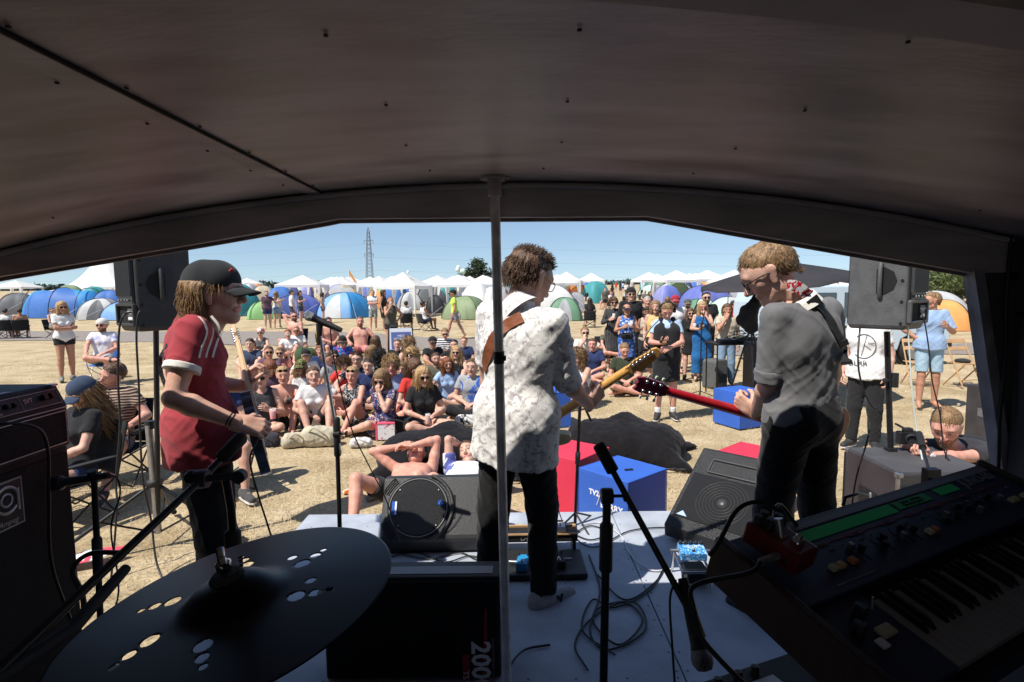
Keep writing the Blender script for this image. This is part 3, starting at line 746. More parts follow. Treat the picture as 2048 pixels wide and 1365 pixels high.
def screw(x,y):scr=MB();scr.lathe([(.0001,-.001),(.0036,-.001),(.0036,.002)],(x,y,zc(x)-.004),8).build('screw',M_scr,wag)
for y in np.arange(.5,2.02,.23):screw(-.70-.035,y);screw(-.70+.045,y+.05)
for x in(-1.45,-.25,.12,.58,1.5):
 for y in np.arange(.55,2.02,.32):screw(x+random.uniform(-.02,.02),y)
g=MB();vs=[];k=60
for i in range(k+1):
 x=XL+(XR-XL)*i/k;yy=.69+.133*x
 vs+=[(x,yy-.045,zc(x)+.004),(x,yy-.045,zc(x)-.022),(x,yy+.045,zc(x)-.022),(x,yy+.045,zc(x)+.004)]
g.add(vs,[(i*4+q,i*4+q+1,i*4+q+5,i*4+q+4)for i in range(k)for q in range(3)],0,False)
g.build('cross_rib',mat('rib_paint',(.40,.35,.34),.6,.3,4),wag)
low=[W(-420,628,YF),W(0,553,YF),W(385,489,YF),W(650,443,YF),W(674,438,YF),W(1000,435,YF),W(1298,433,YF),W(1322,437,YF),W(1945,546,YF)]
g=MB()
def lowz(x):
 for p,q in zip(low[:-1],low[1:]):
  if p.x<=x<=q.x:return p.z+(q.z-p.z)*(x-p.x)/(q.x-p.x)
 return low[0].z if x<low[0].x else low[-1].z
xh=sorted(set([p.x for p in low if XL<p.x<XR]+list(np.linspace(XL,XR,46))))
vs=[]
for x in xh:
 zb=lowz(x)if x<=low[-1].x else FLOOR
 for(y,z)in((YF,lowz(x)),(YF,zc(x)+.004),(YF+.032,zc(x)+.028),(YF+.032,lowz(x))):vs.append((x,y,z))
fs=[]
for i in range(len(xh)-1):
 a=i*4;b=a+4;fs+=[(a,a+1,b+1,b),(a+1,a+2,b+2,b+1),(a+2,a+3,b+3,b+2),(a+3,a,b,b+3)]
g.add(vs,fs);g.build('header_board',M_head,wag)
g=MB();g.tube([(x,YF-.012,zc(x)-.014)for x in np.linspace(XL,XR,50)],.012,6);g.build('ceiling_trim',M_head,wag)
g=MB()
for i in range(len(xh)-1):
 if xh[i+1]>low[-1].x+.01:break
 xa,xb=xh[i],xh[i+1];za,zb=lowz(xa),lowz(xb)
 for(ya,yb)in((YF+.033,YF+.045),):
  g.add([(xa,ya,za-.012),(xb,ya,zb-.012),(xb,yb,zb-.012),(xa,yb,za-.012),(xa,ya,za+.05),(xb,ya,zb+.05),(xb,yb,zb+.05),(xa,yb,za+.05)],[(0,3,2,1),(0,1,5,4),(2,3,7,6),(4,5,6,7)])
g.build('header_lip',mat('lip_paint',(.30,.25,.24),.6,.4,12),wag)
e0=W(1946,546,YF);e1=W(2003,940,YF);slope=(e1.x-e0.x)/(e0.z-e1.z);eb=e0.x+slope*(e0.z-FLOOR)
g=MB();g.add([(e0.x,YF,e0.z),(XR+.35,YF,e0.z),(XR+.35,YF,FLOOR),(eb,YF,FLOOR),(e0.x,YF+.045,e0.z),(XR+.35,YF+.045,e0.z),(XR+.35,YF+.045,FLOOR),(eb,YF+.045,FLOOR)],[(0,1,2,3),(4,7,6,5),(0,3,7,4),(0,4,5,1)]);g.build('door_post',M_wall,wag);g=MB();g.box((XR+.17,YF+.02,e0.z+.14),(.34,.04,.34));g.build('post_head',M_wall,wag)
g=MB()
wq=.033
g.add([(e0.x-.004,YF+.047,e0.z+.01),(e0.x+wq,YF+.047,e0.z+.01),(eb+wq,YF+.047,FLOOR),(eb-.004,YF+.047,FLOOR),(e0.x-.004,YF-.010,e0.z+.01),(e0.x+wq,YF-.010,e0.z+.01),(eb+wq,YF-.010,FLOOR),(eb-.004,YF-.010,FLOOR)],[(0,1,2,3),(4,7,6,5),(0,3,7,4),(1,5,6,2),(0,4,5,1)]);g.build('worn_edge_board',M_jamb,wag)
g=MB();g.box((XR+.09,(YB+YF)/2,1.3),(.10,YF-YB,2.3));g.build('wall',M_wall,wag);g=MB();g.box((XL-.03,(YB+YF)/2,1.3),(.06,YF-YB,2.3));g.build('wall',M_wall,wag)
g=MB();g.box((.95,YB-.03,1.3),(2.3,.06,2.4));g.box((-1.60,YB-.03,1.3),(1.5,.06,2.4));g.box((-.33,YB-.03,.65),(1.08,.06,.5));g.build('rear_wall',mat('rear_wall_paint',(.42,.40,.40),.6,.2,3),wag)  # unseen rear wall; the opening in it is added to let daylight brighten the interior
g=MB();g.tube([(XR+.035,y,1.82+.02*math.sin(y*4))for y in np.linspace(-1,YF-.02,12)],.010,6);g.tube([(XR-.01,YF-.02,2.14),(XR-.02,YF-.03,1.9),(XR,YF-.02,1.7),(XR-.015,YF-.03,1.45),(XR+.01,YF-.02,1.1)],.006,6);g.build('wall_cable',M_cable,wag)
g=MB();g.box(((XL+XR)/2,(YB+YF)/2,FLOOR-.05),(XR-XL,YF-YB,.10));g.build('floor',M_deck,wag)
deck=thing('stage_deck','pale grey painted plywood deck folded out in front of the wagon','stage deck',(0,YF,0))
DX0,DX1,DY=-1.43,1.50,3.84
g=MB();g.box(((DX0+.674)/2,(DY-YF)/2+.02,FLOOR-.022),(.674-DX0,DY-YF-.03,.036));g.build('deck_panel',M_deck,deck,bevel=.002)
g=MB();g.box(((DX1+.680)/2,(DY-YF)/2+.02,FLOOR-.022),(DX1-.680,DY-YF-.03,.036));g.build('deck_panel',M_deck,deck,bevel=.002)
g=MB();g.box(((DX0+DX1)/2,(DY-YF)/2+.02,FLOOR-.09),(DX1-DX0-.04,DY-YF-.08,.095));g.build('deck_frame',M_blackm,deck)
g=MB()
for x in(DX0+.1,DX1-.1,0):
 for y in(.1,DY-YF-.12):g.box((x,y,.13),(.06,.06,.262))
g.build('deck_leg',M_blackm,deck)
g=MB()
for x in np.arange(DX0+.08,DX1,.20):
 for y in(.06,.8,1.55):g.lathe([(.0001,.0012),(.0045,.001),(.005,-.002)],(x+random.uniform(-.02,.02),y,FLOOR-.004),8)
for y in np.arange(.1,1.6,.12):g.lathe([(.0001,.0012),(.0045,.001),(.005,-.002)],(.655,y,FLOOR-.004),8);g.lathe([(.0001,.0012),(.0045,.001),(.005,-.002)],(.70,y,FLOOR-.004),8)
g.build('deck_screws',plain('screw_head',(.08,.08,.08),.5),deck)
g=MB();p0=W(1012,1302,2.1);g.box((.10,1.90,FLOOR+.012),(.28,.30,.022));o=g.build('hatch_lid',M_deck,wag,bevel=.003)
a=W(989,352,1.98);b=W(1014,1365,1.90);d=(b-a);b=a+d*((a.z-FLOOR)/(a.z-b.z))
pole=thing('steel_prop','scratched grey steel pole propping the wagon ceiling','pole',b);g=MB()
g.tube([a,b],.0165,20);g.build('tube',mat('prop_paint',(.80,.79,.80),.42,.4,12,.1,60,metal=.3),pole,origin=b)
g=MB();g.lathe([(.05,-.008),(.05,0)],(a.x,a.y,zc(a.x)-.001),20);g.lathe([(.024,-.06),(.024,-.004)],(a.x,a.y,zc(a.x)-.004),20)
for t in(0,2.1,4.2):g.lathe([(.006,-.004),(.006,.001)],(a.x+.038*math.cos(t),a.y+.038*math.sin(t),zc(a.x)-.009),8)
g.build('ceiling_flange',M_head,pole,origin=b)
g=MB();q=a+(b-a)*((a.z-W(996,716,1.95).z)/(a.z-b.z));g.tube([q+Vector((0,0,.022)),q-Vector((0,0,.02))],.019,16);g.box(q+Vector((.014,-.014,0)),(.022,.022,.016));g.build('clamp',M_black,pole,origin=b)
# ---------------------------------------------------------------- tents, gazebos, far things
def tm(name,col,tr=.25):return mat('nylon_'+name,col,.55,.10,3,.12,8,trans=tr,spec=.3)
TC={'blue':tm('blue',(.08,.21,.56)),'sky':tm('sky_blue',(.24,.45,.78)),'royal':tm('royal',(.17,.21,.56)),'cyan':tm('cyan',(.06,.33,.70)),'navy':tm('navy',(.05,.08,.25)),'lime':tm('lime',(.32,.60,.25)),'green':tm('green',(.17,.33,.21)),'olive':tm('olive',(.28,.36,.20)),'teal':tm('teal',(.08,.36,.38)),'orange':tm('orange',(.85,.33,.08)),'tangerine':tm('tangerine',(.85,.42,.14)),'yellow':tm('yellow',(.78,.68,.28)),'grey':tm('grey',(.42,.43,.45)),'lgrey':tm('light_grey',(.62,.63,.63)),'dgrey':tm('dark_grey',(.16,.17,.18)),'white':tm('white',(.80,.80,.78)),'lilac':tm('lilac',(.32,.34,.62)),'red':tm('red',(.55,.06,.07)),'black':tm('black',(.025,.025,.03),0),'mint':tm('mint',(.55,.72,.62)),'sand':tm('sand',(.60,.52,.38))}
M_gaz=mat('gazebo_white',(.82,.82,.82),.5,.06,2,.1,5,trans=.30)
M_polem=plain('tent_pole',(.03,.03,.035),.4)
def tent(px,pyb,wpx,hpx,cols,label,rz=0.0,depth=1.0,door=None,style='dome',group=None,name='dome_tent',guy=True,far=False):
 base=GT(px,pyb);sc_=base.y/FPX;w_=wpx*sc_;h=hpx*sc_;d=w_*depth;base.y+=d*.45;base.z=gz(base.y)
 T=thing(name,label,'tent',base,rz,group)
 nth,nph=(24,8)if far else(56,16);vs=[];fs=[];mi=[]
 rs=np.random.RandomState(int(px*7+pyb));ridge=style in('tunnel','ridge')
 for j in range(nph+1):
  t=j/nph
  for i in range(nth):
   th=2*math.pi*(i+.5)/nth
   if style=='dome':
    c4=abs(math.cos(2*(th-math.pi/4)))
    sq=1/max(abs(math.cos(th)),abs(math.sin(th)))**.55
    prof=math.cos(t*math.pi/2)**.80;rr=sq*prof*(1-(1-c4)*.10*math.sin(t*math.pi))
    x=math.cos(th)*rr*w_*.43;y=math.sin(th)*rr*d*.43;z=h*math.sin(t*math.pi/2)**1.05*(1-.012*(1-c4))
   elif style=='tunnel':
    prof=math.cos(t*math.pi/2)**.75;x=math.cos(th)*w_*.5*(prof+(1-prof)*.28*min(1,abs(math.cos(th))*1.6));y=math.sin(th)*d*.5*prof
    z=h*math.sin(t*math.pi/2)*(1-.10*abs(math.sin(x/w_*9)))
   else:
    prof=(1-t)**.9;x=math.cos(th)*w_*.55*(prof*.8+.2);y=math.sin(th)*d*.5*prof;z=h*t**.95-.05*h*math.sin(t*math.pi)
   z+=.012*h*math.sin(3*x+rs.rand()*.6)if not far else 0
   vs.append((x,y,max(z,.0)))
 for j in range(nph):
  for i in range(nth):
   fs.append((j*nth+i,j*nth+(i+1)%nth,(j+1)*nth+(i+1)%nth,(j+1)*nth+i))
   th=math.degrees(2*math.pi*(i+1)/nth)%360
   k=int(((th+45)%360)//90)
   if style=='tunnel':k=[2,1,0,1][k]if len(cols)>2 else k
   mi.append(cols.index(cols[k%len(cols)]))
 g=MB();g.v=vs;g.n=len(vs);g.f=fs;g.m=mi;g.sm=[True]*len(fs)
 g.build('canopy',[TC[c]for c in cols],T)
 if far:return T
 g=MB()
 for th in((45,135)if style=='dome' else(90,)):
  for sx in((0,)if style=='dome' else(-.32,0,.32)):
   pts=[]
   for t in np.linspace(-1,1,25):
    tt=1-abs(t);s_=1 if t>=0 else-1;a=math.radians(th)
    prof=math.cos(tt*math.pi/2)**(.80 if style=='dome' else .75)
    if style=='dome':sq=1/(math.sqrt(.5))**.55;pts.append((s_*math.cos(a)*sq*prof*w_*.437,s_*math.sin(a)*sq*prof*d*.437,h*math.sin(tt*math.pi/2)**1.05+.012))
    else:pts.append((sx*w_*(1 if True else 0),s_*d*.5*prof+.0,h*math.sin(tt*math.pi/2)*(1-.10*abs(math.sin(sx*9)))+.012))
   g.tube(pts,max(.012,base.y*.0006),5)
 g.build('pole',M_polem,T)
 if door:
  g=MB();m_=12;vs=[];fr=[]
  for j in range(9):
   t=j/8*.80
   for i in range(m_+1):
    u=(i/m_-.5);wth=.36*math.sqrt(max(.02,1-(t/.84)**2));a=-math.pi/2+u*2*wth*1.1
    sq=1/max(abs(math.cos(a)),abs(math.sin(a)))**.55;c4=abs(math.cos(2*(a-math.pi/4)));prof=math.cos(t*math.pi/2)**.80;rr=sq*prof*(1-(1-c4)*.10*math.sin(t*math.pi))*1.012
    vs.append((math.cos(a)*rr*w_*.43,math.sin(a)*rr*d*.43-.012,h*math.sin(t*math.pi/2)**1.05*(1-.012*(1-c4))))
  g.add(vs,[(j*(m_+1)+i,j*(m_+1)+i+1,(j+1)*(m_+1)+i+1,(j+1)*(m_+1)+i)for j in range(8)for i in range(m_)],smooth=True)
  g.build('door',TC[door],T)
 if guy:
  g=MB()
  for(ax_,ay_)in((-1,-1),(1,-1)):g.tube([(ax_*w_*.36,ay_*d*.33,h*.55),(ax_*w_*.62,ay_*d*.62,.0)],.006,4)
  g.build('guy_line',M_white,T)
 return T
def gazebo(px,pyb,label,w_=2.9,eave=2.0,peak=2.75,rz=0.0,group='white gazebos among the tents',walls=0):
 base=GT(px,pyb);base.y+=w_/2;base.z=gz(base.y);T=thing('gazebo',label,'gazebo',base,rz,group);h=w_/2
 g=MB();k=10;vs=[];fs=[]
 for j in range(k+1):
  t=j/k;r_=h*(1-t);z=eave+(peak-eave)*(t**1.12)
  for i in range(4*6):
   e,u=divmod(i,6);u=u/6;c=[(-1,-1),(1,-1),(1,1),(-1,1)];p,q=c[e],c[(e+1)%4]
   x=(p[0]+(q[0]-p[0])*u)*r_;y=(p[1]+(q[1]-p[1])*u)*r_;sag=.045*math.sin(math.pi*u)*(1-t)
   vs.append((x,y,z-sag))
 n=24;fs=[(j*n+i,j*n+(i+1)%n,(j+1)*n+(i+1)%n,(j+1)*n+i)for j in range(k)for i in range(n)]
 g.add(vs,fs,0,True)
 val=[(x*1.003,y*1.003,z-.20+.02*math.sin(i*1.3))for i,(x,y,z)in enumerate(vs[:n])]
 g.add(vs[:n]+val,[(i,n+i,n+(i+1)%n,(i+1)%n)for i in range(n)],0,False);g.build('roof',M_gaz,T)
 for(x,y)in((-1,-1),(1,-1),(1,1),(-1,1)):
  g=MB();g.tube([(x*h*.985,y*h*.985,0),(x*h*.985,y*h*.985,eave)],.018,6)
  for(dx,dy)in((-x,0),(0,-y)):
   a,b=(x*h,y*h),(x*h+dx*.30,y*h+dy*.30);c=(x*h+dx*.10,y*h+dy*.10)
   g.add([(a[0],a[1],.25),(c[0],c[1],.25),(c[0]+dx*.02,c[1]+dy*.02,1.1),(b[0],b[1],eave-.12),(a[0],a[1],eave-.1)],[(0,1,2,3,4)])
  g.build('leg',M_gaz,T)
 return T
tent(100,637,165,60,['cyan','blue','cyan'],'big bright blue tunnel tent behind the standing blonde woman',style='tunnel',depth=.55,name='tunnel_tent')
tent(196,636,78,54,['blue','blue','cyan'],'blue dome tent behind the grey one, left of the tall white marquee foot',rz=.4)
tent(180,641,95,42,['grey','lilac','dgrey','lgrey'],'grey and lilac dome tent with dark window, left of the left loudspeaker',rz=.3,depth=.8,door='dgrey')
tent(232,642,110,38,['lilac','sky'],'plain lilac blue dome tent partly behind the left loudspeaker',rz=.1)
tent(8,630,80,42,['dgrey','red','lgrey'],'dark grey tent with a red panel at the far left edge',rz=.5)
tent(45,612,60,24,['lime','white'],'small lime and white tent behind the big blue one')
tent(515,640,78,36,['lime'],'light green low dome tent left of the royal blue tent',rz=.5,depth=.9)
tent(579,637,112,46,['royal','royal','royal','navy'],'royal blue dome tent between the green and the pale blue tents',rz=-.5,depth=.9)
tent(678,638,118,51,['cyan','sky','sky','sky'],'pale sky blue dome tent with white band and blue porch',rz=-.35,depth=.9,door='lgrey')
tent(520,613,70,36,['cyan','sky'],'bright cyan tent behind the light green one',rz=.2)
tent(548,603,60,22,['blue','navy'],'dark blue tent under the wide white gazebo')
tent(815,621,62,36,['lgrey','white','grey','lgrey'],'pale grey dome tent with black poles under the tall gazebo',rz=.3,door='grey')
tent(850,612,84,40,['grey','dgrey'],'big mid grey dome tent behind the seated pair',rz=.4)
tent(868,628,50,36,['black','black'],'black tent beside the right legs of the tall gazebo',rz=.1)
tent(928,640,104,46,['olive','olive','green','olive'],'olive green dome tent with yellow patch behind the litter picker',rz=-.3,depth=.9,door='olive')
tent(950,622,90,40,['green','lime'],'mid green dome tent behind the olive one',rz=.2)
tent(992,614,70,42,['teal','sky'],'teal dome tent beside the steel pole',rz=.5)
tent(760,606,60,30,['lime','blue','yellow'],'lime yellow dome tent between gazebo legs',rz=.4)
tent(1104,636,125,64,['white','white','lgrey'],'large plain white dome tent right of the middle guitarist',rz=.2)
tent(1132,643,90,46,['green','green','green','green'],'green dome tent with grey door in front of the white one',rz=-.1,depth=.8,door='grey')
tent(1150,626,66,40,['lilac','grey'],'lilac dome tent behind the green and grey one',rz=.4)
tent(1172,606,66,34,['orange','tangerine'],'orange dome tent under the white gazebos',rz=.6)
tent(1196,602,44,32,['lime','teal','blue'],'bright green dome tent with blue side at the path edge',rz=-.4)
tent(1312,598,60,28,['grey','lime','mint'],'grey green dome tent at the right edge of the path',rz=.4)
tent(1360,606,90,40,['lgrey','grey'],'tall light grey tent under the right gazebos',rz=.1)
tent(1336,611,40,27,['yellow'],'small pale yellow dome tent behind the crowd',rz=.2)
tent(1376,592,44,26,['yellow','sand'],'yellow tent top behind the grey tent')
tent(1392,612,60,28,['navy','blue'],'navy tent between the yellow and blue ones',rz=.2)
tent(1428,622,110,50,['royal','sky','royal'],'wide blue dome tent behind the red capped man',rz=.3)
tent(1412,640,80,40,['grey','olive','green','mint'],'grey green dome tent behind the woman in the blue dress',rz=.2)
tent(1470,650,88,54,['mint','lgrey'],'pale mint dome tent behind the man in the beige shirt',rz=.4)
tent(1500,612,70,38,['blue','sky','lilac'],'blue and white tent behind the black parasol',rz=.2)
tent(1690,596,110,44,['tangerine','orange'],'orange tent roof behind the black parasol',rz=.5)
tent(1905,657,150,74,['grey','lgrey'],'large silver grey dome tent beside the wagon post',rz=.3)
tent(1912,663,112,62,['tangerine','tangerine','orange'],'orange dome tent behind the man in the blue shirt',rz=-.3,depth=.8)
gazebo(592,622,'wide white gazebo with drooping roof behind the royal blue tent',w_=3.6,eave=2.1,peak=2.9,rz=.1)
gazebo(655,612,'white gazebo right behind the drooping one',w_=3.4,rz=-.2)
gazebo(800,636,'tall white gazebo with peaked roof and wide corner legs',w_=2.95,eave=2.05,peak=2.95,rz=-.25)
gazebo(872,616,'white gazebo just right of the tall one',w_=3.2,rz=-.3)
gazebo(965,620,'white gazebo behind the steel pole',w_=3.2,rz=.15)
gazebo(1136,607,'white gazebo above the large white tent',w_=3.0,rz=-.2,eave=2.15,peak=3.0)
gazebo(1186,602,'white gazebo at the left edge of the path',w_=2.8,rz=-.15,eave=2.1,peak=2.9)
gazebo(1304,603,'white gazebo at the right edge of the path',w_=2.8,rz=.2,eave=2.1,peak=2.9)
gazebo(1362,610,'white gazebo above the tall light grey tent',w_=3.1,rz=.15,eave=2.15,peak=3.0)
gazebo(1425,606,'white gazebo above the blue dome tent',w_=3.2,rz=.1,eave=2.2,peak=3.0)
gazebo(1480,604,'white gazebo left of the black parasol',w_=3.2,rz=.1,eave=2.2,peak=3.0)
gazebo(8,610,'white gazebo at the far left edge',w_=3.6,rz=.1)
gazebo(690,601,'distant white gazebo left of the pylon',w_=3.2,rz=.3);gazebo(735,600,'distant white gazebo under the pylon',w_=3.2,rz=.1)
gazebo(905,600,'distant white gazebo left of the dark tree',w_=3.2,rz=.2);gazebo(1010,602,'distant white gazebo beside the middle guitarist',w_=3.4,rz=.2)
gazebo(1400,598,'distant white gazebo between the two right ones',w_=3.2,rz=.3)
protos=[]
for i,(c,st)in enumerate(((['blue'],'dome'),(['green','olive'],'dome'),(['orange','tangerine'],'dome'),(['grey','lgrey'],'dome'),(['teal'],'dome'),(['sand','grey'],'dome'),(['white','lgrey'],'dome'),(['lilac','royal'],'dome'))):
 protos.append((tent(600,600,50,30,c,'small %s tent far off in the packed camp'%({'lgrey':'grey'}.get(c[0],c[0])),style=st,far=True,group='tents in the far camp'),c[0]))
r=np.random.RandomState(11);used=set();cnt=0
for k in range(150):
 y=r.uniform(38,118);x=r.uniform(-.80,.62)*y
 pxx=1024+x/y*FPX
 if 1205<pxx<1285:continue
 i=r.randint(len(protos));q=protos[i][0]
 if i in used:q=copy_tree(q)
 used.add(i);q.location=(x,y,gz(y));q.rotation_euler=(0,0,r.uniform(0,3));s_=r.uniform(.8,1.25);q.scale=(s_*2.6/3,s_*2.6/3,s_)
gp=None
for k in range(44):
 y=r.uniform(46,120);x=r.uniform(-.75,.6)*y;pxx=1024+x/y*FPX
 if 1200<pxx<1290:continue
 if gp is None:gp=gazebo(700,600,'small white gazebo roof far off in the packed camp',group='gazebos in the far camp');q=gp
 else:q=copy_tree(gp)
 q.location=(x,y,gz(y));q.rotation_euler=(0,0,r.uniform(0,1.5))
b_=GT(205,604);b_.y=78;b_.x=W(224,600,78).x;b_.z=gz(78);T=thing('marquee','tall white circus marquee with a pointed peak','marquee',b_);g=MB();pk=(W(205,462,78).z-b_.z);n=32;prof=[]
for j in range(17):
 t=1-(j/16)**.8;prof.append((8.0*(1-j/16)+.2,1.2+6.8*(j/16)**2.6))
g.lathe(prof,(0,0,0),n,cap=False);g.build('roof',M_gaz,T);g=MB()
for i in range(16):a_=i*math.pi/8;g.tube([(8.1*math.cos(a_),8.1*math.sin(a_),0),(8.1*math.cos(a_),8.1*math.sin(a_),1.2)],.07,6)
g.build('side_poles',M_gaz,T)
PY=210.0;pb=W(740,575,PY);pb.z=gz(PY);T=thing('power_pylon','tall lattice power pylon standing beyond the camp','pylon',pb);H_=W(738,455,PY).z-pb.z;g=MB();M_pyl=mat('galvanised',(.20,.23,.27),.6,.1,1)
def pw(t):return .95*(1-t)**.8+.30 if t<.9 else .50*(1-t)/.1+.05
L_=16
for i in range(L_):
 t0,t1=i/L_,(i+1)/L_;c4=[(-1,-1),(1,-1),(1,1),(-1,1)]
 for k in range(4):
  p,q=c4[k],c4[(k+1)%4];a0=(p[0]*pw(t0),p[1]*pw(t0),t0*H_);a1=(p[0]*pw(t1),p[1]*pw(t1),t1*H_);b0=(q[0]*pw(t0),q[1]*pw(t0),t0*H_);b1=(q[0]*pw(t1),q[1]*pw(t1),t1*H_)
  g.tube([a0,a1],.09,4,close=False);g.tube([a0,b1],.05,4,close=False);g.tube([b0,a1],.05,4,close=False)
g.build('lattice',M_pyl,T)
g=MB();ZW=[W(738,481,PY).z-pb.z,W(738,508,PY).z-pb.z,W(738,534,PY).z-pb.z]
for z in ZW[:2]:g.tube([(-1.6,0,z),(1.6,0,z)],.10,4);g.tube([(-1.6,0,z),(-1.6,0,z-1.2)],.10,5);g.tube([(1.6,0,z),(1.6,0,z-1.2)],.10,5)
g.build('cross_arm',M_pyl,T)
g=MB()
for z in ZW:
 for(X,dz)in((-160,-1.5),(330,-6.0)):
  g.tube([(X*t,20*t,z-1.2-26*t*(1-t)*.35+dz*t)for t in np.linspace(0,1,14)],.022,4,close=False)
g.build('wires',M_pyl,T)
pb=W(71,585,420);T2=thing('power_pylon','tiny distant pylon above the blue tunnel tent','pylon',(pb.x,420,1.0));g=MB();
for sx in(-1,1):g.tube([(sx*1.6,0,0),(0,0,10)],.12,4)
for z in(3,5,7,8.5):g.tube([(-1.8+z*.12,0,z),(1.8-z*.12,0,z)],.12,4)
g.build('lattice',M_pyl,T2)
def tree(px,Y,h,wd,label,colr,n=2600,leaf=.16,group=None,seed=1):
 b=W(px,600,Y);b.z=gz(Y);T=thing('tree',label,'tree',b,0,group);rs=np.random.RandomState(seed);g=MB()
 g.tube([(0,0,0),(.05*h,0,h*.3),(.02*h,.02*h,h*.6),(0,0,h*.85)],[h*.035,h*.028,h*.018,h*.006],8)
 cl=[]
 for i in range(26):
  a=rs.uniform(0,6.28);r_=wd*.5*math.sqrt(rs.rand());z=h*rs.uniform(.30,.98);r_*=math.sin(min(1,(1.06-z/h)*1.9)*math.pi/2)
  p=V(math.cos(a)*r_,math.sin(a)*r_,z);cl.append((p,wd*rs.uniform(.10,.20)));g.tube([(.02*h,.01,h*rs.uniform(.25,.5)),p*V(.5,.5,.85),p],[h*.012,h*.007,h*.002],5)
 g.build('trunk',mat('bark',(.10,.075,.05),.9,.3,6),T)
 ci=rs.randint(0,len(cl),n);C_=np.array([c[0]for c in cl])[ci];Rr=np.array([c[1]for c in cl])[ci];d=rs.randn(n,3);d/=np.linalg.norm(d,axis=1)[:,None]
 P_=C_+d*(Rr*rs.uniform(.5,1.1,n))[:,None];u=rs.randn(n,3);u/=np.linalg.norm(u,axis=1)[:,None];v=np.cross(u,rs.randn(n,3));v/=np.linalg.norm(v,axis=1)[:,None];l=leaf*rs.uniform(.5,1.2,n)[:,None]
 vs=np.stack([P_-u*l,P_+v*l*.4,P_+u*l,P_-v*l*.4],1).reshape(-1,3)
 npmesh('crown',vs,np.arange(4*n).reshape(-1,4),[mat('leaf_a'+colr[0],colr[1],.7,.2,1,trans=.25),mat('leaf_b'+colr[0],colr[2],.7,.2,1,trans=.25)],T,mi=rs.randint(0,2,n),smooth=False)
wl=('w',(.16,.20,.07),(.09,.12,.045));dk=('d',(.05,.075,.03),(.03,.05,.02))
tree(1905,34,3.6,5.6,'grey green willowy tree beyond the silver tent',wl,9000,.13,seed=3)
tree(1850,37,3.2,3.4,'grey green willowy tree half hidden by the right loudspeaker',wl,4500,.13,seed=9)
tree(958,120,5.6,6.5,'dark rounded tree on the skyline left of the steel pole',dk,2600,.34,seed=5)
tree(1004,125,4.6,4.2,'small dark tree on the skyline right of the steel pole',dk,1600,.34,seed=6)
rs=np.random.RandomState(4);n=9000;X=rs.uniform(-330,330,n);Hh=1.2+1.8*np.abs(np.sin(X*.06)*np.sin(X*.021+1));P_=np.stack([X,290+rs.uniform(-3,3,n),gz(290)+rs.uniform(0,1,n)*Hh+1.2],1)
u=rs.randn(n,3)*.9;v=rs.randn(n,3)*.9;tag(npmesh('far_hedge',np.stack([P_-u,P_+v,P_+u,P_-v],1).reshape(-1,3),np.arange(4*n).reshape(-1,4),mat('far_leaves',(.09,.13,.12),.9,.2,.1),smooth=False),'low dark hedge line on the horizon',kind='stuff')
def balloons(px,py,Y,cols,label):
 b=W(px,py,Y);T=thing('balloon_cluster',label,'balloons',b);rs=np.random.RandomState(px)
 for i,(c,r_)in enumerate(cols):
  g=MB();p=Vector((rs.uniform(-.28,.28),0,rs.uniform(-.28,.28)))if len(cols)>1 else Vector((0,0,0));g.ball(p,r_,12,sz=1.1);g.tube([p-Vector((0,0,r_)),p-Vector((0,0,r_+.9))],.01,4);g.build('balloon',mat('balloon_'+c,{'mint':(.55,.75,.55),'white':(.8,.8,.8),'green':(.25,.55,.12)}[c],.4,0),T)
balloons(921,541,55,[('mint',.24),('white',.22),('mint',.2),('white',.2)],'cluster of pale green and white balloons in the sky')
balloons(917,557,50,[('green',.13)],'single small green balloon below the pale cluster')
balloons(816,545,38,[('white',.10)],'small shiny white balloon above the tall gazebo')
b=GT(700,604);T=thing('flag','small orange and green flag on a pole between gazebos','flag',b);g=MB();g.tube([(0,0,0),(0,0,3.6)],.03,5);g.build('pole',M_white,T);g=MB();g.add([(0,0,3.55),(.5,.1,2.7),(.9,.1,2.0),(.7,.0,1.95),(.05,0,2.9)],[(0,1,2,3,4)]);g.build('cloth',TC['tangerine'],T)
ap=W(1575,533,9.6);lt=W(1407,580,9.0);rt_=W(1716,549,10.0);c0=(lt+rt_)/2;base=Vector((c0.x,c0.y,0));T=thing('parasol','big black parasol tilted over the mixing table','parasol',base)
axx=(rt_-lt)/2;ayy=Vector((-.2,1.25,.02));g=MB();vs=[];n=8;k=7;up_=Vector((-.1,0,1)).normalized()*.34
for j in range(k+1):
 t=j/k
 for i in range(n*4):
  a=2*math.pi*i/(n*4);e=i%4;sg=1-.06*(0 if e==0 else(1 if e==2 else .75));p=(axx*math.cos(a)+ayy*math.sin(a))*(1-t)*sg+up_*(t**.9)+Vector((0,0,-.05*(1-t)*(0 if e==0 else 1)))
  vs.append(c0-base+p)
g.add(vs,[(j*32+i,j*32+(i+1)%32,(j+1)*32+(i+1)%32,(j+1)*32+i)for j in range(k)for i in range(32)],0,True);g.build('canopy',mat('parasol_cloth',(.035,.032,.036),.8,.2,4,trans=.06),T,solid=.004)
g=MB();g.tube([(0,0,0),c0-base+up_],.024,8);g.build('pole',M_steel,T);g=MB()
for i in range(8):a=2*math.pi*i/8;g.tube([c0-base+up_*.9,c0-base+(axx*math.cos(a)+ayy*math.sin(a))*.98-Vector((0,0,.02))],.008,5)
g.build('ribs',M_steel,T)
g=MB();g.box((0,0,.06),(.5,.5,.12));g.build('base',M_rubber,T,bevel=.02)
vb=GT(1745,741);van=thing('parked_van','pale blue white van parked behind the right loudspeaker','van',(vb.x,14.6,0),0.03)
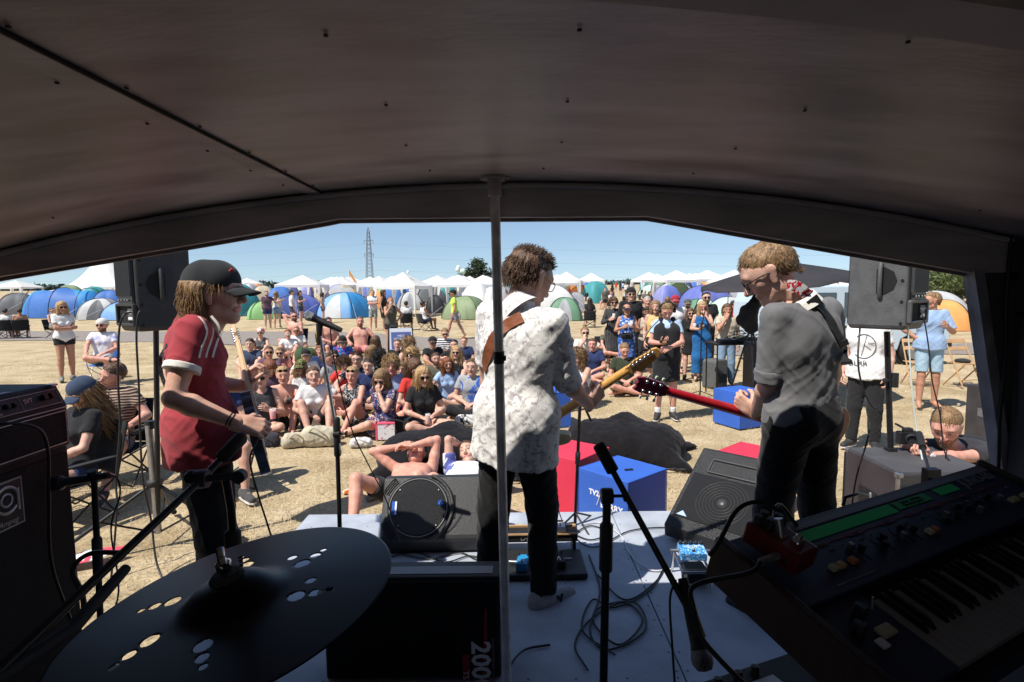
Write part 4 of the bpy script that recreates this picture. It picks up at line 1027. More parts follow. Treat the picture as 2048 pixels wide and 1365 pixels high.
M_van=mat('van_paint',(.50,.60,.68),.25,.06,2,spec=.6);side=[(-2.3,.35),(-2.32,.9),(-2.28,1.55),(-2.15,1.86),(-1.8,1.95),(.9,1.95),(1.2,1.88),(1.75,1.15),(2.25,.98),(2.38,.75),(2.4,.35),(1.85,.33),(1.80,.55),(1.62,.72),(1.38,.75),(1.16,.62),(1.08,.35),(-1.1,.33),(-1.18,.60),(-1.4,.75),(-1.62,.74),(-1.82,.58),(-1.9,.35)]
g=MB();Mx=Matrix.Rotation(R(90),4,'X');g.prism(side,-.85,.85,Mx);g.build('body',M_van,van,bevel=.04)
Mg=plain('van_glass',(.05,.07,.09),.08,spec=.8)
for q in([(1.30,1.18),(1.62,1.18),(1.15,1.78),(.75,1.78),(.72,1.18)],[(-.3,1.18),(.6,1.18),(.6,1.78),(-.3,1.78)],[(-2.1,1.2),(-.5,1.2),(-.5,1.78),(-2.05,1.78)]):
 g=MB();g.prism(q,.853,.862,Mx);g.build('window',Mg,van)
for x in(-1.5,1.47):
 g=MB();rt2=Matrix.Rotation(R(90),3,'X');g.lathe([(.2,-.1),(.33,-.1),(.345,-.05),(.345,.05),(.33,.1),(.2,.1)],(x,-.78,.345),28,rot=rt2);w1=g.build('wheel',M_rubber,van)
 g=MB();g.lathe([(.02,.02),(.08,.03),(.1,.0),(.19,.01),(.205,.06)],(x,-.86,.345),24,rot=rt2);g.build('rim',M_steel,w1)
g=MB();g.box((.0,-.858,.95),(4.2,.012,.05));g.build('trim_strip',M_black,van);g=MB();g.box((.65,-.90,1.25),(.12,.10,.18));g.build('mirror',M_black,van,bevel=.02)
g=MB();g.box((2.36,0,.45),(.14,1.72,.18));g.build('bumper',M_black,van,bevel=.03)
for y in(-.65,.65):g=MB();g.box((2.28,y,.82),(.12,.28,.16));g.build('headlight',plain('lamp_glass',(.6,.6,.6),.1),van,bevel=.03)
# ---------------------------------------------------------------- equipment
def cable(pts,r,name,label,m=None,group=None,n=8):
 g=MB();g.tube(spline(pts,n),r,6);p=Vector(pts[0]);o=g.build(name,m or M_cable,origin=p,smooth=True);tag(o,label,'cable',group);return o
M_tolex=mat('tolex',(.011,.012,.014),.6,.3,60,.35,250)
M_grille=mat('grille_cloth',(.016,.017,.019),.9,.4,120,.5,300)
M_silver=plain('silver_trim',(.45,.45,.46),.35,metal=.6)
AX=-1.785
cabt=thing('bass_cabinet','tall black bass speaker cabinet with round swirl badge at the left edge','speaker cabinet',(AX,1.92,FLOOR))
g=MB();g.box((-.20,0,.475),(.38,.66,.94));g.build('cabinet',M_tolex,cabt,bevel=.012)
g=MB();g.box((-.004,0,.475),(.012,.61,.89));g.build('grille',M_grille,cabt)
bp=W(10,990,1);d=ray(8,1012);t=(AX-0)/d.x;by,bz=d.y*t,EYE+d.z*t
Ma=frame((AX+.004,by,bz),(0,1,0),(0,0,1));Ma.translation-=cabt.location
g=MB();g.prism([(-.07,-.085),(.07,-.085),(.07,.085),(-.07,.085)],0,.004,Ma);bd=g.build('badge',M_silver,cabt)
g=MB();g.prism([(-.064,-.079),(.064,-.079),(.064,.079),(-.064,.079)],.004,.0055,Ma)
g.build('badge_field',M_black,bd)
g=MB()
for(r0,a0,a1,wd)in((.046,-.2,5.6,.012),(.022,0,6.28,.009)):
 g.tube([Ma@Vector((r0*math.cos(a),.018+r0*math.sin(a),.006))for a in np.linspace(a0,a1,28)],wd/2,6)
g.tube([Ma@Vector((.046,.05,.006)),Ma@Vector((.046,-.03,.006))],.006,6);g.build('badge_swirl',M_silver,bd)
text('Ampeg',.028,Ma@Matrix.Translation((0,-.062,.006)),M_silver,bd,font_shear=.25)
hd=thing('bass_amplifier','black bass amplifier head with silver piping standing on the tall cabinet','amplifier',(AX,1.945,1.345))
g=MB();sd_=[(-.30,0),(.004,0),(.004,.165),(-.035,.248),(-.30,.248)];Mh=Matrix(((1,0,0,0),(0,0,-1,0),(0,1,0,0),(0,0,0,1)))
g.prism([(x,y)for x,y in sd_],-.30,.30,Mh);g.build('case',M_tolex,hd,bevel=.008)
g=MB();g.box((.006,0,.080),(.006,.555,.125));g.build('grille',M_grille,hd)
g=MB()
for(ya,za,yb,zb)in((-.28,.018,.28,.018),(-.28,.144,.28,.144),(-.28,.018,-.28,.144),(.28,.018,.28,.144),(-.29,.158,.29,.158)):g.tube([(.010,ya,za),(.010,yb,zb)],.0022,5)
g.build('piping',M_silver,hd)
sl_=Vector((-.039,0,.083)).normalized();nrm=Vector((.083,0,.039)).normalized();Mp=frame(Vector((.006,0,.166)),(0,1,0),sl_)
g=MB();g.prism([(-.28,.008),(.28,.008),(.28,.074),(-.28,.074)],-.002,.003,Mp);g.build('control_panel',M_black,hd)
g=MB()
for(xa,ya,xb,yb)in((-.275,.012,.275,.012),(-.275,.070,.275,.070),(-.275,.012,-.275,.07),(.275,.012,.275,.07),(.10,.012,.10,.07),(-.14,.012,-.14,.04)):g.tube([Mp@Vector((xa,ya,.004)),Mp@Vector((xb,yb,.004))],.0012,4)
g.build('panel_lines',M_silver,hd)
for i,x in enumerate((-.22,-.18,-.12,-.08,-.04,0.0,.04,.07)):
 g=MB();g.lathe([(.010,0),(.0095,.014),(.007,.016)],Mp@Vector((x,.042,.003)),12,rot=Mp.to_3x3());g.lathe([(.003,.016),(.0025,.0175)],Mp@Vector((x,.042,.003)),8,rot=Mp.to_3x3());g.build('knob',M_black,hd)
for x in(.20,.235):g=MB();g.box(Mp@Vector((x,.045,.008)),(.018,.020,.026),Mp.to_3x3());g.build('switch',M_blackm,hd)
text('SVT',.024,Mp@Matrix.Translation((.135,.045,.004)),M_silver,hd,name='panel_lettering')
text('GAIN   BASS   MID   TREBLE   MASTER',.009,Mp@Matrix.Translation((-.06,.020,.004)),M_silver,hd,name='panel_lettering')
g=MB();g.quad((-.07,-.20,.2495),(-.04,-.20,.2492),(-.04,.11,.2492),(-.07,.11,.2495));tp=g.build('paper_strip',mat('paper',(.62,.60,.66),.8,.1,20),hd)
Mt=frame((-.055,-.045,.2505),(0,1,0),(-1,0,0));text('I   9 5 1 3 4 4',.024,Mt,M_dark,hd,name='scribbled_marks')
Mb_=frame((.0105,-.115,.088),(0,1,0),(0,0,1));g=MB()
for(xa,ya,xb,yb)in((-.075,-.024,.075,-.024),(-.075,.024,.075,.024),(-.075,-.024,-.075,.024),(.075,-.024,.075,.024)):g.tube([Mb_@Vector((xa,ya,0)),Mb_@Vector((xb,yb,0))],.0016,4)
g.build('name_frame',M_silver,hd);text('Ampeg',.042,Mb_,M_silver,hd,name='name_lettering',font_shear=.35,bold=.0006)
for y in(-.26,.26):g=MB();g.box((-.02,y,.249),(.03,.03,.008));g.build('corner_cap',M_silver,hd,bevel=.003)
pl=W(22,812,1.94)
cable([(AX+.03,1.80,1.515),(AX+.09,1.87,1.52),(AX+.12,1.96,1.48),(AX+.09,2.03,1.38),(AX+.07,2.04,1.2),(AX+.05,2.05,.95),(AX+.06,2.10,.7),(AX+.12,2.12,.42)],.0055,'jack_cable','black lead hanging from the front of the bass amplifier')
M_mesh=mat('mic_grille',(.30,.31,.32),.4,.5,400,.6,500,metal=.8)
def mic(T,p,d,col=None,big=1.0,name='microphone'):
 """dynamic vocal mic, head centre p, body direction d"""
 d=Vector(d).normalized();q=d.to_track_quat('Z','Y').to_matrix();g=MB()
 g.lathe([(.001,-.027),(.016,-.024),(.0245,-.010),(.0255,.002),(.022,.016),(.019,.022)],p,18,rot=q);o=g.build('mic_head',M_mesh,T)
 g=MB();g.lathe([(.0205,.018),(.0205,.026),(.019,.028),(.0175,.06),(.013,.165),(.0115,.175)],p,18,rot=q,mi=0);g.build('mic_body',M_black,T)
 return o
def mstand(name,label,base,top,clutch,boom,legs=None,round_base=False,r=.0095,m2=None,sleeve=None,group=None):
 T=thing(name,label,'microphone stand',base);o=Vector(base)
 g=MB();g.tube([base,clutch],r*1.25,12);g.build('pole',M_blackm,T,origin=o)
 if sleeve:g=MB();a,b=sleeve;pa=Vector(base).lerp(Vector(clutch),a);pb=Vector(base).lerp(Vector(clutch),b);g.tube([pa,pa.lerp(pb,.05),pb.lerp(pa,.05),pb],[r*1.5,r*2.0,r*2.0,r*1.5],12);g.build('height_clutch',M_black,T,origin=o)
 if boom:
  g=MB();g.tube([boom[0],boom[1]],r*.95,10);g.build('boom',m2 or M_blackm,T,origin=o)
  g=MB();d=(Vector(boom[1])-Vector(boom[0])).normalized();c=Vector(clutch);sdv=Vector((1,0,0));g.lathe([(r*2.2,-r*1.7),(r*2.4,-r),(r*2.4,r),(r*2.2,r*1.7)],c,14,rot=sdv.to_track_quat('Z','Y').to_matrix());g.tube([c,c+sdv*r*5],r*.5,6);g.box(c+sdv*r*5.2,(r*.9,r*2.6,r*2.6));g.build('boom_clutch',M_black,T,origin=o)
 if legs:
  for l in legs:g=MB();b0=Vector(base).lerp(Vector(clutch),.10);g.tube([b0,l],r*.75,8);g.tube([Vector(l)-(Vector(l)-b0).normalized()*.03,l],r*1.3,8);g.build('leg',M_blackm,T,origin=o)
 if round_base:g=MB();g.lathe([(.12,0),(.12,.012),(.10,.022),(.02,.03)],base,28);g.build('base',M_black,T,origin=o)
 return T
b=G(197,1300,FLOOR);b=Vector((W(195,1225,2.12).x,2.12,FLOOR));ct=W(188,955,2.12)
T=mstand('mic_stand','short stand holding a microphone against the bass cabinet',b,None,ct,None,round_base=True,sleeve=(.52,.72),r=.009)
q=W(122,966,2.10);mic_t=thing('microphone','black instrument microphone pointed at the bass cabinet','microphone',q);g=MB()
dd=(W(205,953,2.12)-q).normalized();qq=dd.to_track_quat('Z','Y').to_matrix();g.lathe([(.012,-.03),(.026,-.026),(.028,.0),(.024,.006),(.0175,.014),(.0155,.08),(.0135,.16),(.012,.17)],(0,0,0),18,rot=qq);g.build('body',M_black,mic_t)
g=MB();g.tube([ct-q+Vector((0,0,-.01)),ct-q+Vector((0,-.01,.03))],.016,10);g.build('clip',M_black,mic_t)
cable([W(205,952,2.13),W(232,955,2.12),W(240,990,2.1),W(222,1060,2.1),W(235,1200,2.1),W(160,1330,2.0)],.0035,'mic_cable','thin black lead from the cabinet microphone')
b=Vector((W(683,1180,2.8).x,2.8,FLOOR));c=W(674,868,b.y);tp_=W(637,655,b.y+.05)
T=mstand('mic_stand','straight vocal stand on the deck left of the middle guitarist',b,None,c,(c-(tp_-c).normalized()*.10,tp_),sleeve=(.86,1.1),r=.009,round_base=True,m2=M_chrome)
p=W(619,633,b.y+.05);T=thing('microphone','round silver vocal microphone above the seated crowd','microphone',p);d=W(662,652,b.y+.05)-p;mic(T,(0,0,0),d);g=MB();g.tube([tp_-p-Vector((.0,0,.09)),tp_-p+Vector((.006,0,.015))],[.012,.018],10);g.build('clip',M_black,T)
cable([W(660,650,2.84),W(668,720,2.84),W(700,850,2.9),W(742,940,3.0),W(772,1000,3.05),W(800,1085,3.1)],.0035,'mic_cable','thin black lead running from the round silver microphone to the wedge')
b=Vector((W(1150,1062,3.62).x,3.62,FLOOR));c=W(1160,806,3.62);t1=W(1100,668,3.5);t0=W(1182,842,3.64)
T=mstand('mic_stand','boom stand in front of the middle guitarist with chrome legs',b,None,c,(t0,t1),legs=[W(1212,1128,3.3),W(1190,1034,3.82),W(1100,1075,3.5)],sleeve=(.50,.60),r=.0085,m2=M_blackm)
p=W(1078,640,3.45);T=thing('microphone','vocal microphone in front of the middle guitarist face','microphone',p);mic(T,(0,0,0),t1-p)
cable([W(1103,690,3.5),W(1112,760,3.5),W(1109,900,3.5),W(1112,1000,3.5),W(1140,1075,3.45),W(1170,1100,3.3)],.0033,'mic_cable','black lead hanging straight beside the boom stand')
b=Vector((W(1205,1365,1.42).x-.004,1.42,FLOOR));c=W(1214,985,1.42);a0=W(1196,888,1.46);a1=W(1392,1248,1.30)
T=mstand('mic_stand','black boom stand inside the wagon with a microphone hanging down',b,None,c+Vector((0,0,-.01)),(a0,a1),round_base=True,r=.0088,sleeve=(.80,.93))
g=MB();a2=a0.lerp(a1,.17);g.tube([a0,a0.lerp(a2,.06),a2.lerp(a0,.04),a2],[.012,.0165,.0165,.012],12);g.build('rubber_grip',M_rubber,T,origin=b)
p=W(1404,1318,1.25);T=thing('microphone','silver ball microphone hanging down at the end of the boom','microphone',p);mic(T,(0,0,0),W(1378,1210,1.31)-p);g=MB();g.tube([W(1386,1232,1.30)-p,W(1396,1275,1.27)-p],[.013,.019],12);g.build('clip',M_black,T)
cable([W(1352,1160,1.33),W(1340,1200,1.32),W(1345,1300,1.3),W(1352,1400,1.3)],.003,'mic_cable','thin black lead dropping beside the hanging microphone')
CN=Vector((-.168,-.046,.985)).normalized();CC=Vector((-.446,.863,1.454));qc=CN.to_track_quat('Z','Y').to_matrix()
M_cym=mat('cymbal_bronze',(.020,.023,.032),.36,.45,5,0,30,metal=.9)
nn_=M_cym.node_tree;wv=nn_.nodes.new('ShaderNodeTexWave');wv.wave_type='RINGS';wv.rings_direction='Z';wv.inputs['Scale'].default_value=190;wv.inputs['Distortion'].default_value=.6;tq=nn_.nodes.new('ShaderNodeTexCoord');bq=nn_.nodes.new('ShaderNodeBump');bq.inputs['Strength'].default_value=.12;bq.inputs['Distance'].default_value=.002;nn_.links.new(tq.outputs['Object'],wv.inputs['Vector']);nn_.links.new(wv.outputs['Fac'],bq.inputs['Height']);nn_.links.new(bq.outputs[0],nn_.nodes['Principled BSDF'].inputs['Normal'])
cy=thing('cymbal','large dark cymbal drilled with rings of round holes in the foreground','cymbal',CC)
holes=[]
for a in(-118,-62,-8,62,118,180):
 for(rr,s_)in((.115,.0165),(.143,.012),(.163,.0075)):holes.append((rr*math.cos(R(a+(rr-.115)*130)),rr*math.sin(R(a+(rr-.115)*130)),s_*.80))
 if a>0:holes.append((.122*math.cos(R(a+20)),.122*math.sin(R(a+20)),.0085))
NR,NT=72,480;vs=[];
def chz(r_):return(.032*math.exp(-((r_/.064)**4)))+.014*(1-(r_/.25)**1.6)
rr_=np.concatenate([np.linspace(.006,.075,18),np.linspace(.078,.25,NR-18)])
for r_ in rr_:
 for j in range(NT):a=2*math.pi*j/NT;vs.append(((r_)*math.cos(a),r_*math.sin(a),chz(r_)))
vs=np.array(vs);fs=[]
Q=vs.reshape(NR,NT,3)
for(hx,hy,hs)in holes:
 d=np.hypot(vs[:,0]-hx,vs[:,1]-hy);m_=(d>hs*.62)&(d<hs*1.10);k_=hs/d[m_]
 vs[m_,0]=hx+(vs[m_,0]-hx)*k_;vs[m_,1]=hy+(vs[m_,1]-hy)*k_
for i in range(NR-1):
 a=np.arange(NT);b_=(a+1)%NT;q=np.stack([i*NT+a,i*NT+b_,(i+1)*NT+b_,(i+1)*NT+a],1);fs.append(q)
fs=np.concatenate(fs);cen=vs[fs].mean(1);keep=np.ones(len(fs),bool)
for(hx,hy,hs)in holes:keep&=np.hypot(cen[:,0]-hx,cen[:,1]-hy)>hs*.97
o=npmesh('disc',vs,fs[keep],M_cym,cy);o.rotation_mode='QUATERNION';o.rotation_quaternion=CN.to_track_quat('Z','Y');md=o.modifiers.new('s','SOLIDIFY');md.thickness=.0014
g=MB();g.lathe([(.024,.032),(.026,.036),(.026,.050),(.020,.056)],(0,0,0),20,rot=qc);g.build('felt',mat('felt',(.05,.05,.05),.95,.3,60,.4,200),cy)
g=MB();g.lathe([(.008,.05),(.008,.062),(.012,.064),(.012,.074),(.006,.078)],(0,0,0),14,rot=qc)
for s_ in(-1,1):g.tube([qc@Vector((0,0,.068)),qc@Vector((s_*.012,s_*.004,.076)),qc@Vector((s_*.022,s_*.006,.086)),qc@Vector((s_*.026,s_*.008,.080))],[.005,.006,.007,.004],8)
g.build('wing_nut',M_chrome,cy)
g=MB();g.tube([CC+qc@Vector((0,0,.03)),CC-CN*.16,Vector((CC.x+.01,CC.y,.9)),Vector((CC.x+.01,CC.y,FLOOR+.15))],.0105,10)
st=thing('cymbal_stand','dark stand under the drilled cymbal','cymbal stand',(CC.x+.01,CC.y,FLOOR));g.build('rod',M_blackm,st,origin=st.location)
for a in(0.3,2.4,4.5):g=MB();g.tube([(0,0,.35),(.26*math.cos(a),.26*math.sin(a),.01)],.010,8);g.build('leg',M_blackm,st)
a=W(-60,1395,.95);m1=W(140,1262,1.15);m2_=W(252,1137,1.35);c=W(404,958,1.62);e=W(486,872,1.75)
T=thing('drum_boom_stand','long black boom arm slanting from the lower left corner','boom stand',(c.x+.06,1.66,FLOOR));o=T.location.copy()
g=MB();g.tube([a,c,e],.0105,12);g.build('boom',M_blackm,T,origin=o)
g=MB();g.tube([c.lerp(e,.42),c.lerp(e,.46),e.lerp(c,.05),e+(e-c)*.02],[.014,.021,.022,.012],14);g.build('rubber_grip',M_rubber,T,origin=o)
g=MB();g.tube([m1,m2_],[.016,.012],10);g.tube([a,m1],.017,10);g.build('grip_sleeve',M_rubber,T,origin=o)
g=MB();g.ball(c+Vector((-.03,0,.005)),.022,12);g.lathe([(.026,-.018),(.028,0),(.026,.018)],c,16,rot=Matrix.Rotation(R(90),3,'Y'));g.tube([c,c+Vector((.09,.02,.0))],.011,8);g.lathe([(.02,-.012),(.02,.012)],c+Vector((.10,.02,.0)),14,rot=Matrix.Rotation(R(90),3,'X'));g.build('pivot_clutch',M_black,T,origin=o)
pt=c+Vector((.06,.02,-.01));g=MB();g.tube([pt,Vector((o.x,o.y,pt.z-.10)),(o.x,o.y,FLOOR+.1)],.012,12);g.build('pole',M_blackm,T,origin=o)
g=MB();g.tube([(o.x,o.y,pt.z-.16),(o.x,o.y,pt.z-.17),(o.x,o.y,pt.z-.30),(o.x,o.y,pt.z-.31)],[.012,.024,.024,.012],12);g.build('height_clutch',M_rubber,T,origin=o)
for a_ in(.6,2.7,4.8):g=MB();g.tube([(0,0,.30),(.30*math.cos(a_),.30*math.sin(a_),.01)],.010,8);g.build('leg',M_blackm,T)
cable([W(250,1106,1.35),W(180,1108,1.36),W(146,1140,1.35),W(165,1190,1.34),W(168,1235,1.33)],.0062,'mic_cable','thick black lead looping off the slanting boom arm')
px_=W(1001,1128,2.30);x1=W(1000,1140,2.16).x;zt=W(900,1160,2.12).z;x0=x1-.70;zt_b=zt
T=thing('powered_speaker','black powered speaker lying on its side with big 2000 numerals','loudspeaker',((x0+x1)/2,2.15,FLOOR))
Hh=zt-FLOOR;g=MB();g.box((0,.06,Hh/2),(.70,.13,Hh));g.build('cabinet',M_black,T,bevel=.008)
g=MB();g.box((0,-.012,Hh/2),(.67,.012,Hh-.03));g.build('grille',mat('speaker_mesh',(.012,.012,.013),.5,.5,200,.6,300,metal=.4),T)
M_perf=bpy.data.materials.new('perforated_steel');M_perf.use_nodes=True;nn=M_perf.node_tree;vo=nn.nodes.new('ShaderNodeTexVoronoi');vo.inputs['Scale'].default_value=130;vo.inputs['Randomness'].default_value=0;tcn=nn.nodes.new('ShaderNodeTexCoord');nn.links.new(tcn.outputs['Object'],vo.inputs['Vector']);rp=nn.nodes.new('ShaderNodeValToRGB');rp.color_ramp.elements[0].position=.30;rp.color_ramp.elements[1].position=.40;rp.color_ramp.elements[0].color=(.01,.01,.01,1);rp.color_ramp.elements[1].color=(.22,.22,.23,1);nn.links.new(vo.outputs['Distance'],rp.inputs[0]);nn.links.new(rp.outputs[0],nn.nodes['Principled BSDF'].inputs['Base Color']);nn.nodes['Principled BSDF'].inputs['Roughness'].default_value=.45
g=MB();g.box((.02,.045,Hh+.001),(.60,.06,.003));g.build('vent_grille',M_perf,T)
Ms=frame((.27,-.020,0.155),(0,0,-1),(1,0,0));Mx_=Ms
sy=W(960,1300,2.13);lx=sy.x-T.location.x;lz=sy.z-FLOOR
g=MB();g.prism([(-.22,-.055),(.25,-.075),(.25,-.045),(-.22,-.045)],0,.001,frame((lx+.075,-.019,lz-.05),(0,0,-1),(1,0,0)));g.build('red_band',plain('band_red',(.25,.012,.018),.5),T)
g=MB();g.box((lx-.055,-.0185,lz-.13),(.03,.001,.22));g.build('red_band',plain('band_red',(.25,.012,.018),.5),T)
text('2000',.105,frame((lx,-.0205,lz-.07),(0,0,-1),(1,0,0)),M_white,T,name='numerals',bold=.0025)
text('12-INCH POWERED LOUDSPEAKER',.015,frame((lx+.052,-.0215,lz-.07),(0,0,-1),(1,0,0)),plain('band_print',(.35,.2,.2),.5),T,name='small_print')
text('TS312',.034,frame((lx-.058,-.0215,lz-.13),(0,0,-1),(1,0,0)),M_white,T,name='model_print')
text('WATTS',.018,frame((lx-.01,-.0215,lz-.215),(1,0,0),(0,0,1)),M_white,T,name='small_print')
def pa_speaker(label,loc,rz,mirror=1,grey=.045):
 T=thing('pa_speaker',label,'loudspeaker',loc,rz,'active loudspeakers on poles');M_pa=mat('speaker_shell%s'%label[:4],(grey,)*3,.5,.25,14,.3,200)
 w_,d,h=.37,.35,.66;plan=[(-w_/2,d/2),(w_/2,d/2),(w_/2,d*.18),(w_*.36,-d/2),(-w_*.36,-d/2),(-w_/2,d*.18)]
 g=MB();k=len(plan);vs=[]
 for(z,s_)in((0,.93),(.03,1),(h-.03,1),(h,.93)):vs+=[(x*s_,y*s_,z)for x,y in plan]
 g.add(vs,[tuple(range(k)),tuple(range(3*k,4*k))[::-1]]+[(l*k+i,(l+1)*k+i,(l+1)*k+(i+1)%k,l*k+(i+1)%k)for l in range(3)for i in range(k)]);bd=g.build('shell',M_pa,T,bevel=.012)
 yb=-d/2;bw=w_*.36
 g=MB();g.box((0,yb-.004,h*.60),(bw*1.75,.012,h*.68));g.build('heat_sink_recess',M_dark,T)
 for i in range(15):g=MB()if i==0 else g;g.box((-bw*.78+i*bw*1.56/14,yb-.018,h*.64),(.006,.022,h*.52))
 g.build('heat_sink',mat('fins',(.06,.06,.062),.5,.2,30,metal=.3),T)
 g=MB();g.box((0,yb-.012,h*.335),(bw*1.6,.008,.085));pn=g.build('control_panel',M_blackm,T)
 for x in(-.07,-.03,.02,.06):g=MB();g.lathe([(.009,0),(.008,.014)],(x,yb-.016,h*.34),10,rot=Matrix.Rotation(R(90),3,'X'));g.build('knob',M_steel,pn)
 g=MB();
 for zz in(.05,.19):g.box((0,yb-.016,zz),(bw*1.85,.026,.022))
 for xx in(-1,1):g.box((xx*bw*.93,yb-.016,.12),(.022,.026,.15))
 g.build('handle_frame',M_pa,T,bevel=.006)
 g=MB();g.box((0,yb-.004,.12),(bw*1.7,.008,.12));g.build('handle_recess',M_dark,T)
 g=MB();g.box((mirror*bw*.5,yb-.012,.12),(.075,.012,.085));g.build('rating_label',mat('label_grey',(.08,.08,.08),.5,.1),T)
 text('ACTIVE  SPEAKER\nSERIAL',.011,frame((mirror*bw*.5,yb-.019,.135),(1,0,0),(0,0,1)),M_white,T,name='label_print')
 g=MB();g.box((mirror*bw*.5,yb-.019,.095),(.06,.001,.018));g.build('label_bar',M_white,T)
 for sx in(-1,1):
  a=Vector((sx*w_/2,d*.18,0));b=Vector((sx*w_*.36,-d/2,0));m_=a.lerp(b,.45);t=(b-a).normalized();n=Vector((t.y,-t.x,0))*(1 if sx<0 else-1)
  n=n if n.x*sx>0 else-n;Mf=frame(m_+n*.001,t,(0,0,1));zdir=Mf.to_3x3()@Vector((0,0,1));s_=1 if zdir.dot(n)>0 else-1
  g=MB();pts=[(-.045,h*.38),(.0,h*.36),(.055,h*.41),(.075,h*.50),(.055,h*.59),(0,h*.64),(-.045,h*.62)];g.prism(pts,-.002*s_,.003*s_,Mf);g.build('handle_recess',M_dark,T)
  g=MB();g.tube([Mf@Vector((-.02,h*.33,.004*s_)),Mf@Vector((-.02,h*.37,.022*s_)),Mf@Vector((-.02,h*.63,.022*s_)),Mf@Vector((-.02,h*.68,.004*s_))],.014,10);g.build('handle',M_pa,T)
  g=MB()
  for i,zz in enumerate((.045,.19,.33,.50,.63)):g.lathe([(.010,-.002),(.010,.002)],Mf@Vector((.105,zz*1.0,.001*s_)),10,rot=Mf.to_3x3())
  g.build('bolt_holes',M_dark,T)
 g=MB();g.box((0,d/2+.004,h/2),(w_*.9,.008,h*.9));g.build('front_grille',M_grille,T)
 return T
LP=W(305,700,4.25);zb=W(300,662,4.1).z
L1=pa_speaker('dark loudspeaker on the left stand with two hanging leads',(W(312,660,4.2).x,4.2,zb),R(-33),1,.035)
b=Vector((W(318,1085,4.25).x,4.25,0));T=thing('speaker_tripod','black tripod stand carrying the left loudspeaker','speaker stand',b)
g=MB();g.tube([(L1.location.x-b.x,L1.location.y-b.y,zb),(0,0,.10)],.019,14);g.build('upper_pole',M_blackm,T)
g=MB();g.tube([(0,0,.10),(-.01,-.01,.95)],.026,14);g.build('lower_pole',M_steel,T)
g=MB();g.lathe([(.03,-.03),(.055,-.025),(.055,.02),(.03,.03)],(-.005,0,.50),16);g.lathe([(.034,-.03),(.034,.03)],(-.01,0,.95),14);g.tube([(-.01,0,.95),(-.08,-.02,.95)],.008,8);g.build('collar',M_black,T)
for(dx,dy)in((-.62,-.42),(.66,.02),(-.25,.62)):
 g=MB();g.tube([(0,0,.50),(dx,dy,.015)],.0145,10);g.tube([(0,0,.10),(dx*.48,dy*.48,.27)],.008,8);lg=g.build('leg',M_blackm,T);g=MB();g.tube([(dx*.95,dy*.95,.04),(dx*1.02,dy*1.02,.012)],.022,10);g.build('rubber_foot',M_rubber,lg)
lz_=L1.location
cable([W(262,625,3.98),W(247,632,3.92),W(238,665,3.9),W(236,760,3.9),W(240,850,3.9),W(232,960,3.9),W(234,1010,3.85),W(228,1100,3.8),W(222,1190,3.7),W(250,1215,3.6)],.007,'speaker_lead','left black lead hanging from the left loudspeaker')
cable([W(292,620,3.98),W(277,628,3.92),W(273,680,3.9),W(278,780,3.9),W(280,860,3.9),W(286,960,3.9),W(302,1040,3.9),W(312,1120,3.8),W(330,1170,3.7)],.007,'speaker_lead','right black lead hanging from the left loudspeaker')
SZ=.77;sn=G(1796,948,SZ);slf=G(1690,895,SZ);u=(slf-sn).normalized();v=Vector((-u.y,u.x,0));v=v if v.x>0 else-v;lu=(slf-sn).length;lv=.62
cen_=sn+u*lu/2+v*lv/2;az=math.atan2(v.y,v.x)
T=thing('subwoofer','big black subwoofer box with side handle beside the photographer','loudspeaker',(cen_.x,cen_.y,0),az)
M_sub=mat('sub_paint',(.055,.050,.052),.5,.3,6,.25,120);M_subt=mat('sub_top',(.075,.073,.078),.6,.35,3,.3,80)
g=MB();g.box((0,0,SZ/2),(lv,lu,SZ));g.build('cabinet',M_sub,T,bevel=.012)
g=MB();g.box((0,0,SZ+.001),(lv-.03,lu-.03,.004));g.build('top_panel',M_subt,T)
g=MB();g.box((0,-lu/2-.004,SZ*.48),(lv*.9,.012,SZ*.84));g.build('front_grille',M_grille,T)
for(x,y)in((-1,-1),(-1,1),(1,-1),(1,1)):g=MB();g.box((x*(lv/2-.018),y*(lu/2-.018),SZ-.016),(.042,.042,.038));g.build('corner_cap',M_steel,T,bevel=.01)
for(x,y)in((-1,-1),(-1,1)):g=MB();g.box((x*(lv/2-.006),y*(lu/2-.006),SZ/2),(.018,.018,SZ-.07));g.build('edge_strip',M_steel if y<0 else M_black,T)
g=MB();g.box((-lv/2-.002,.0,SZ*.64),(.008,.20,.15));hdl=g.build('side_handle',M_black,T,bevel=.003)
g=MB();g.box((-lv/2-.007,.035,SZ*.645),(.003,.075,.10));g.build('handle_hole',M_dark,hdl);g=MB();g.tube([(-lv/2-.010,-.045,SZ*.57),(-lv/2-.014,-.06,SZ*.62),(-lv/2-.014,-.06,SZ*.68),(-lv/2-.010,-.045,SZ*.72)],.010,8);g.tube([(-lv/2-.008,.075,SZ*.57),(-lv/2-.012,.0,SZ*.565)],.009,8);g.build('handle_rim',M_steel,hdl)
pb_=W(1780,903,4.05);pb_=G(1781,903,SZ);ptop=W(1774,665,pb_.y);T=thing('speaker_pole','square black pole standing on the subwoofer','pole',(pb_.x,pb_.y,SZ+.004))
g=MB();g.tube([(0,0,0),(ptop.x-pb_.x,0,ptop.z-SZ)],.0195,12);g.build('tube',M_blackm,T)
k=W(1778,762,pb_.y);g=MB();g.lathe([(.028,-.05),(.028,.05)],(0,0,k.z-SZ),14);g.tube([(0,0,k.z-SZ),(-.065,-.02,k.z-SZ)],.007,8);g.lathe([(.018,-.01),(.02,0),(.018,.01)],(-.075,-.02,k.z-SZ),12,rot=Matrix.Rotation(R(90),3,'Y'));g.build('clamp',M_black,T)
g=MB();g.box((.0,-.0,.012),(.06,.06,.024));g.build('foot_plate',M_black,T)
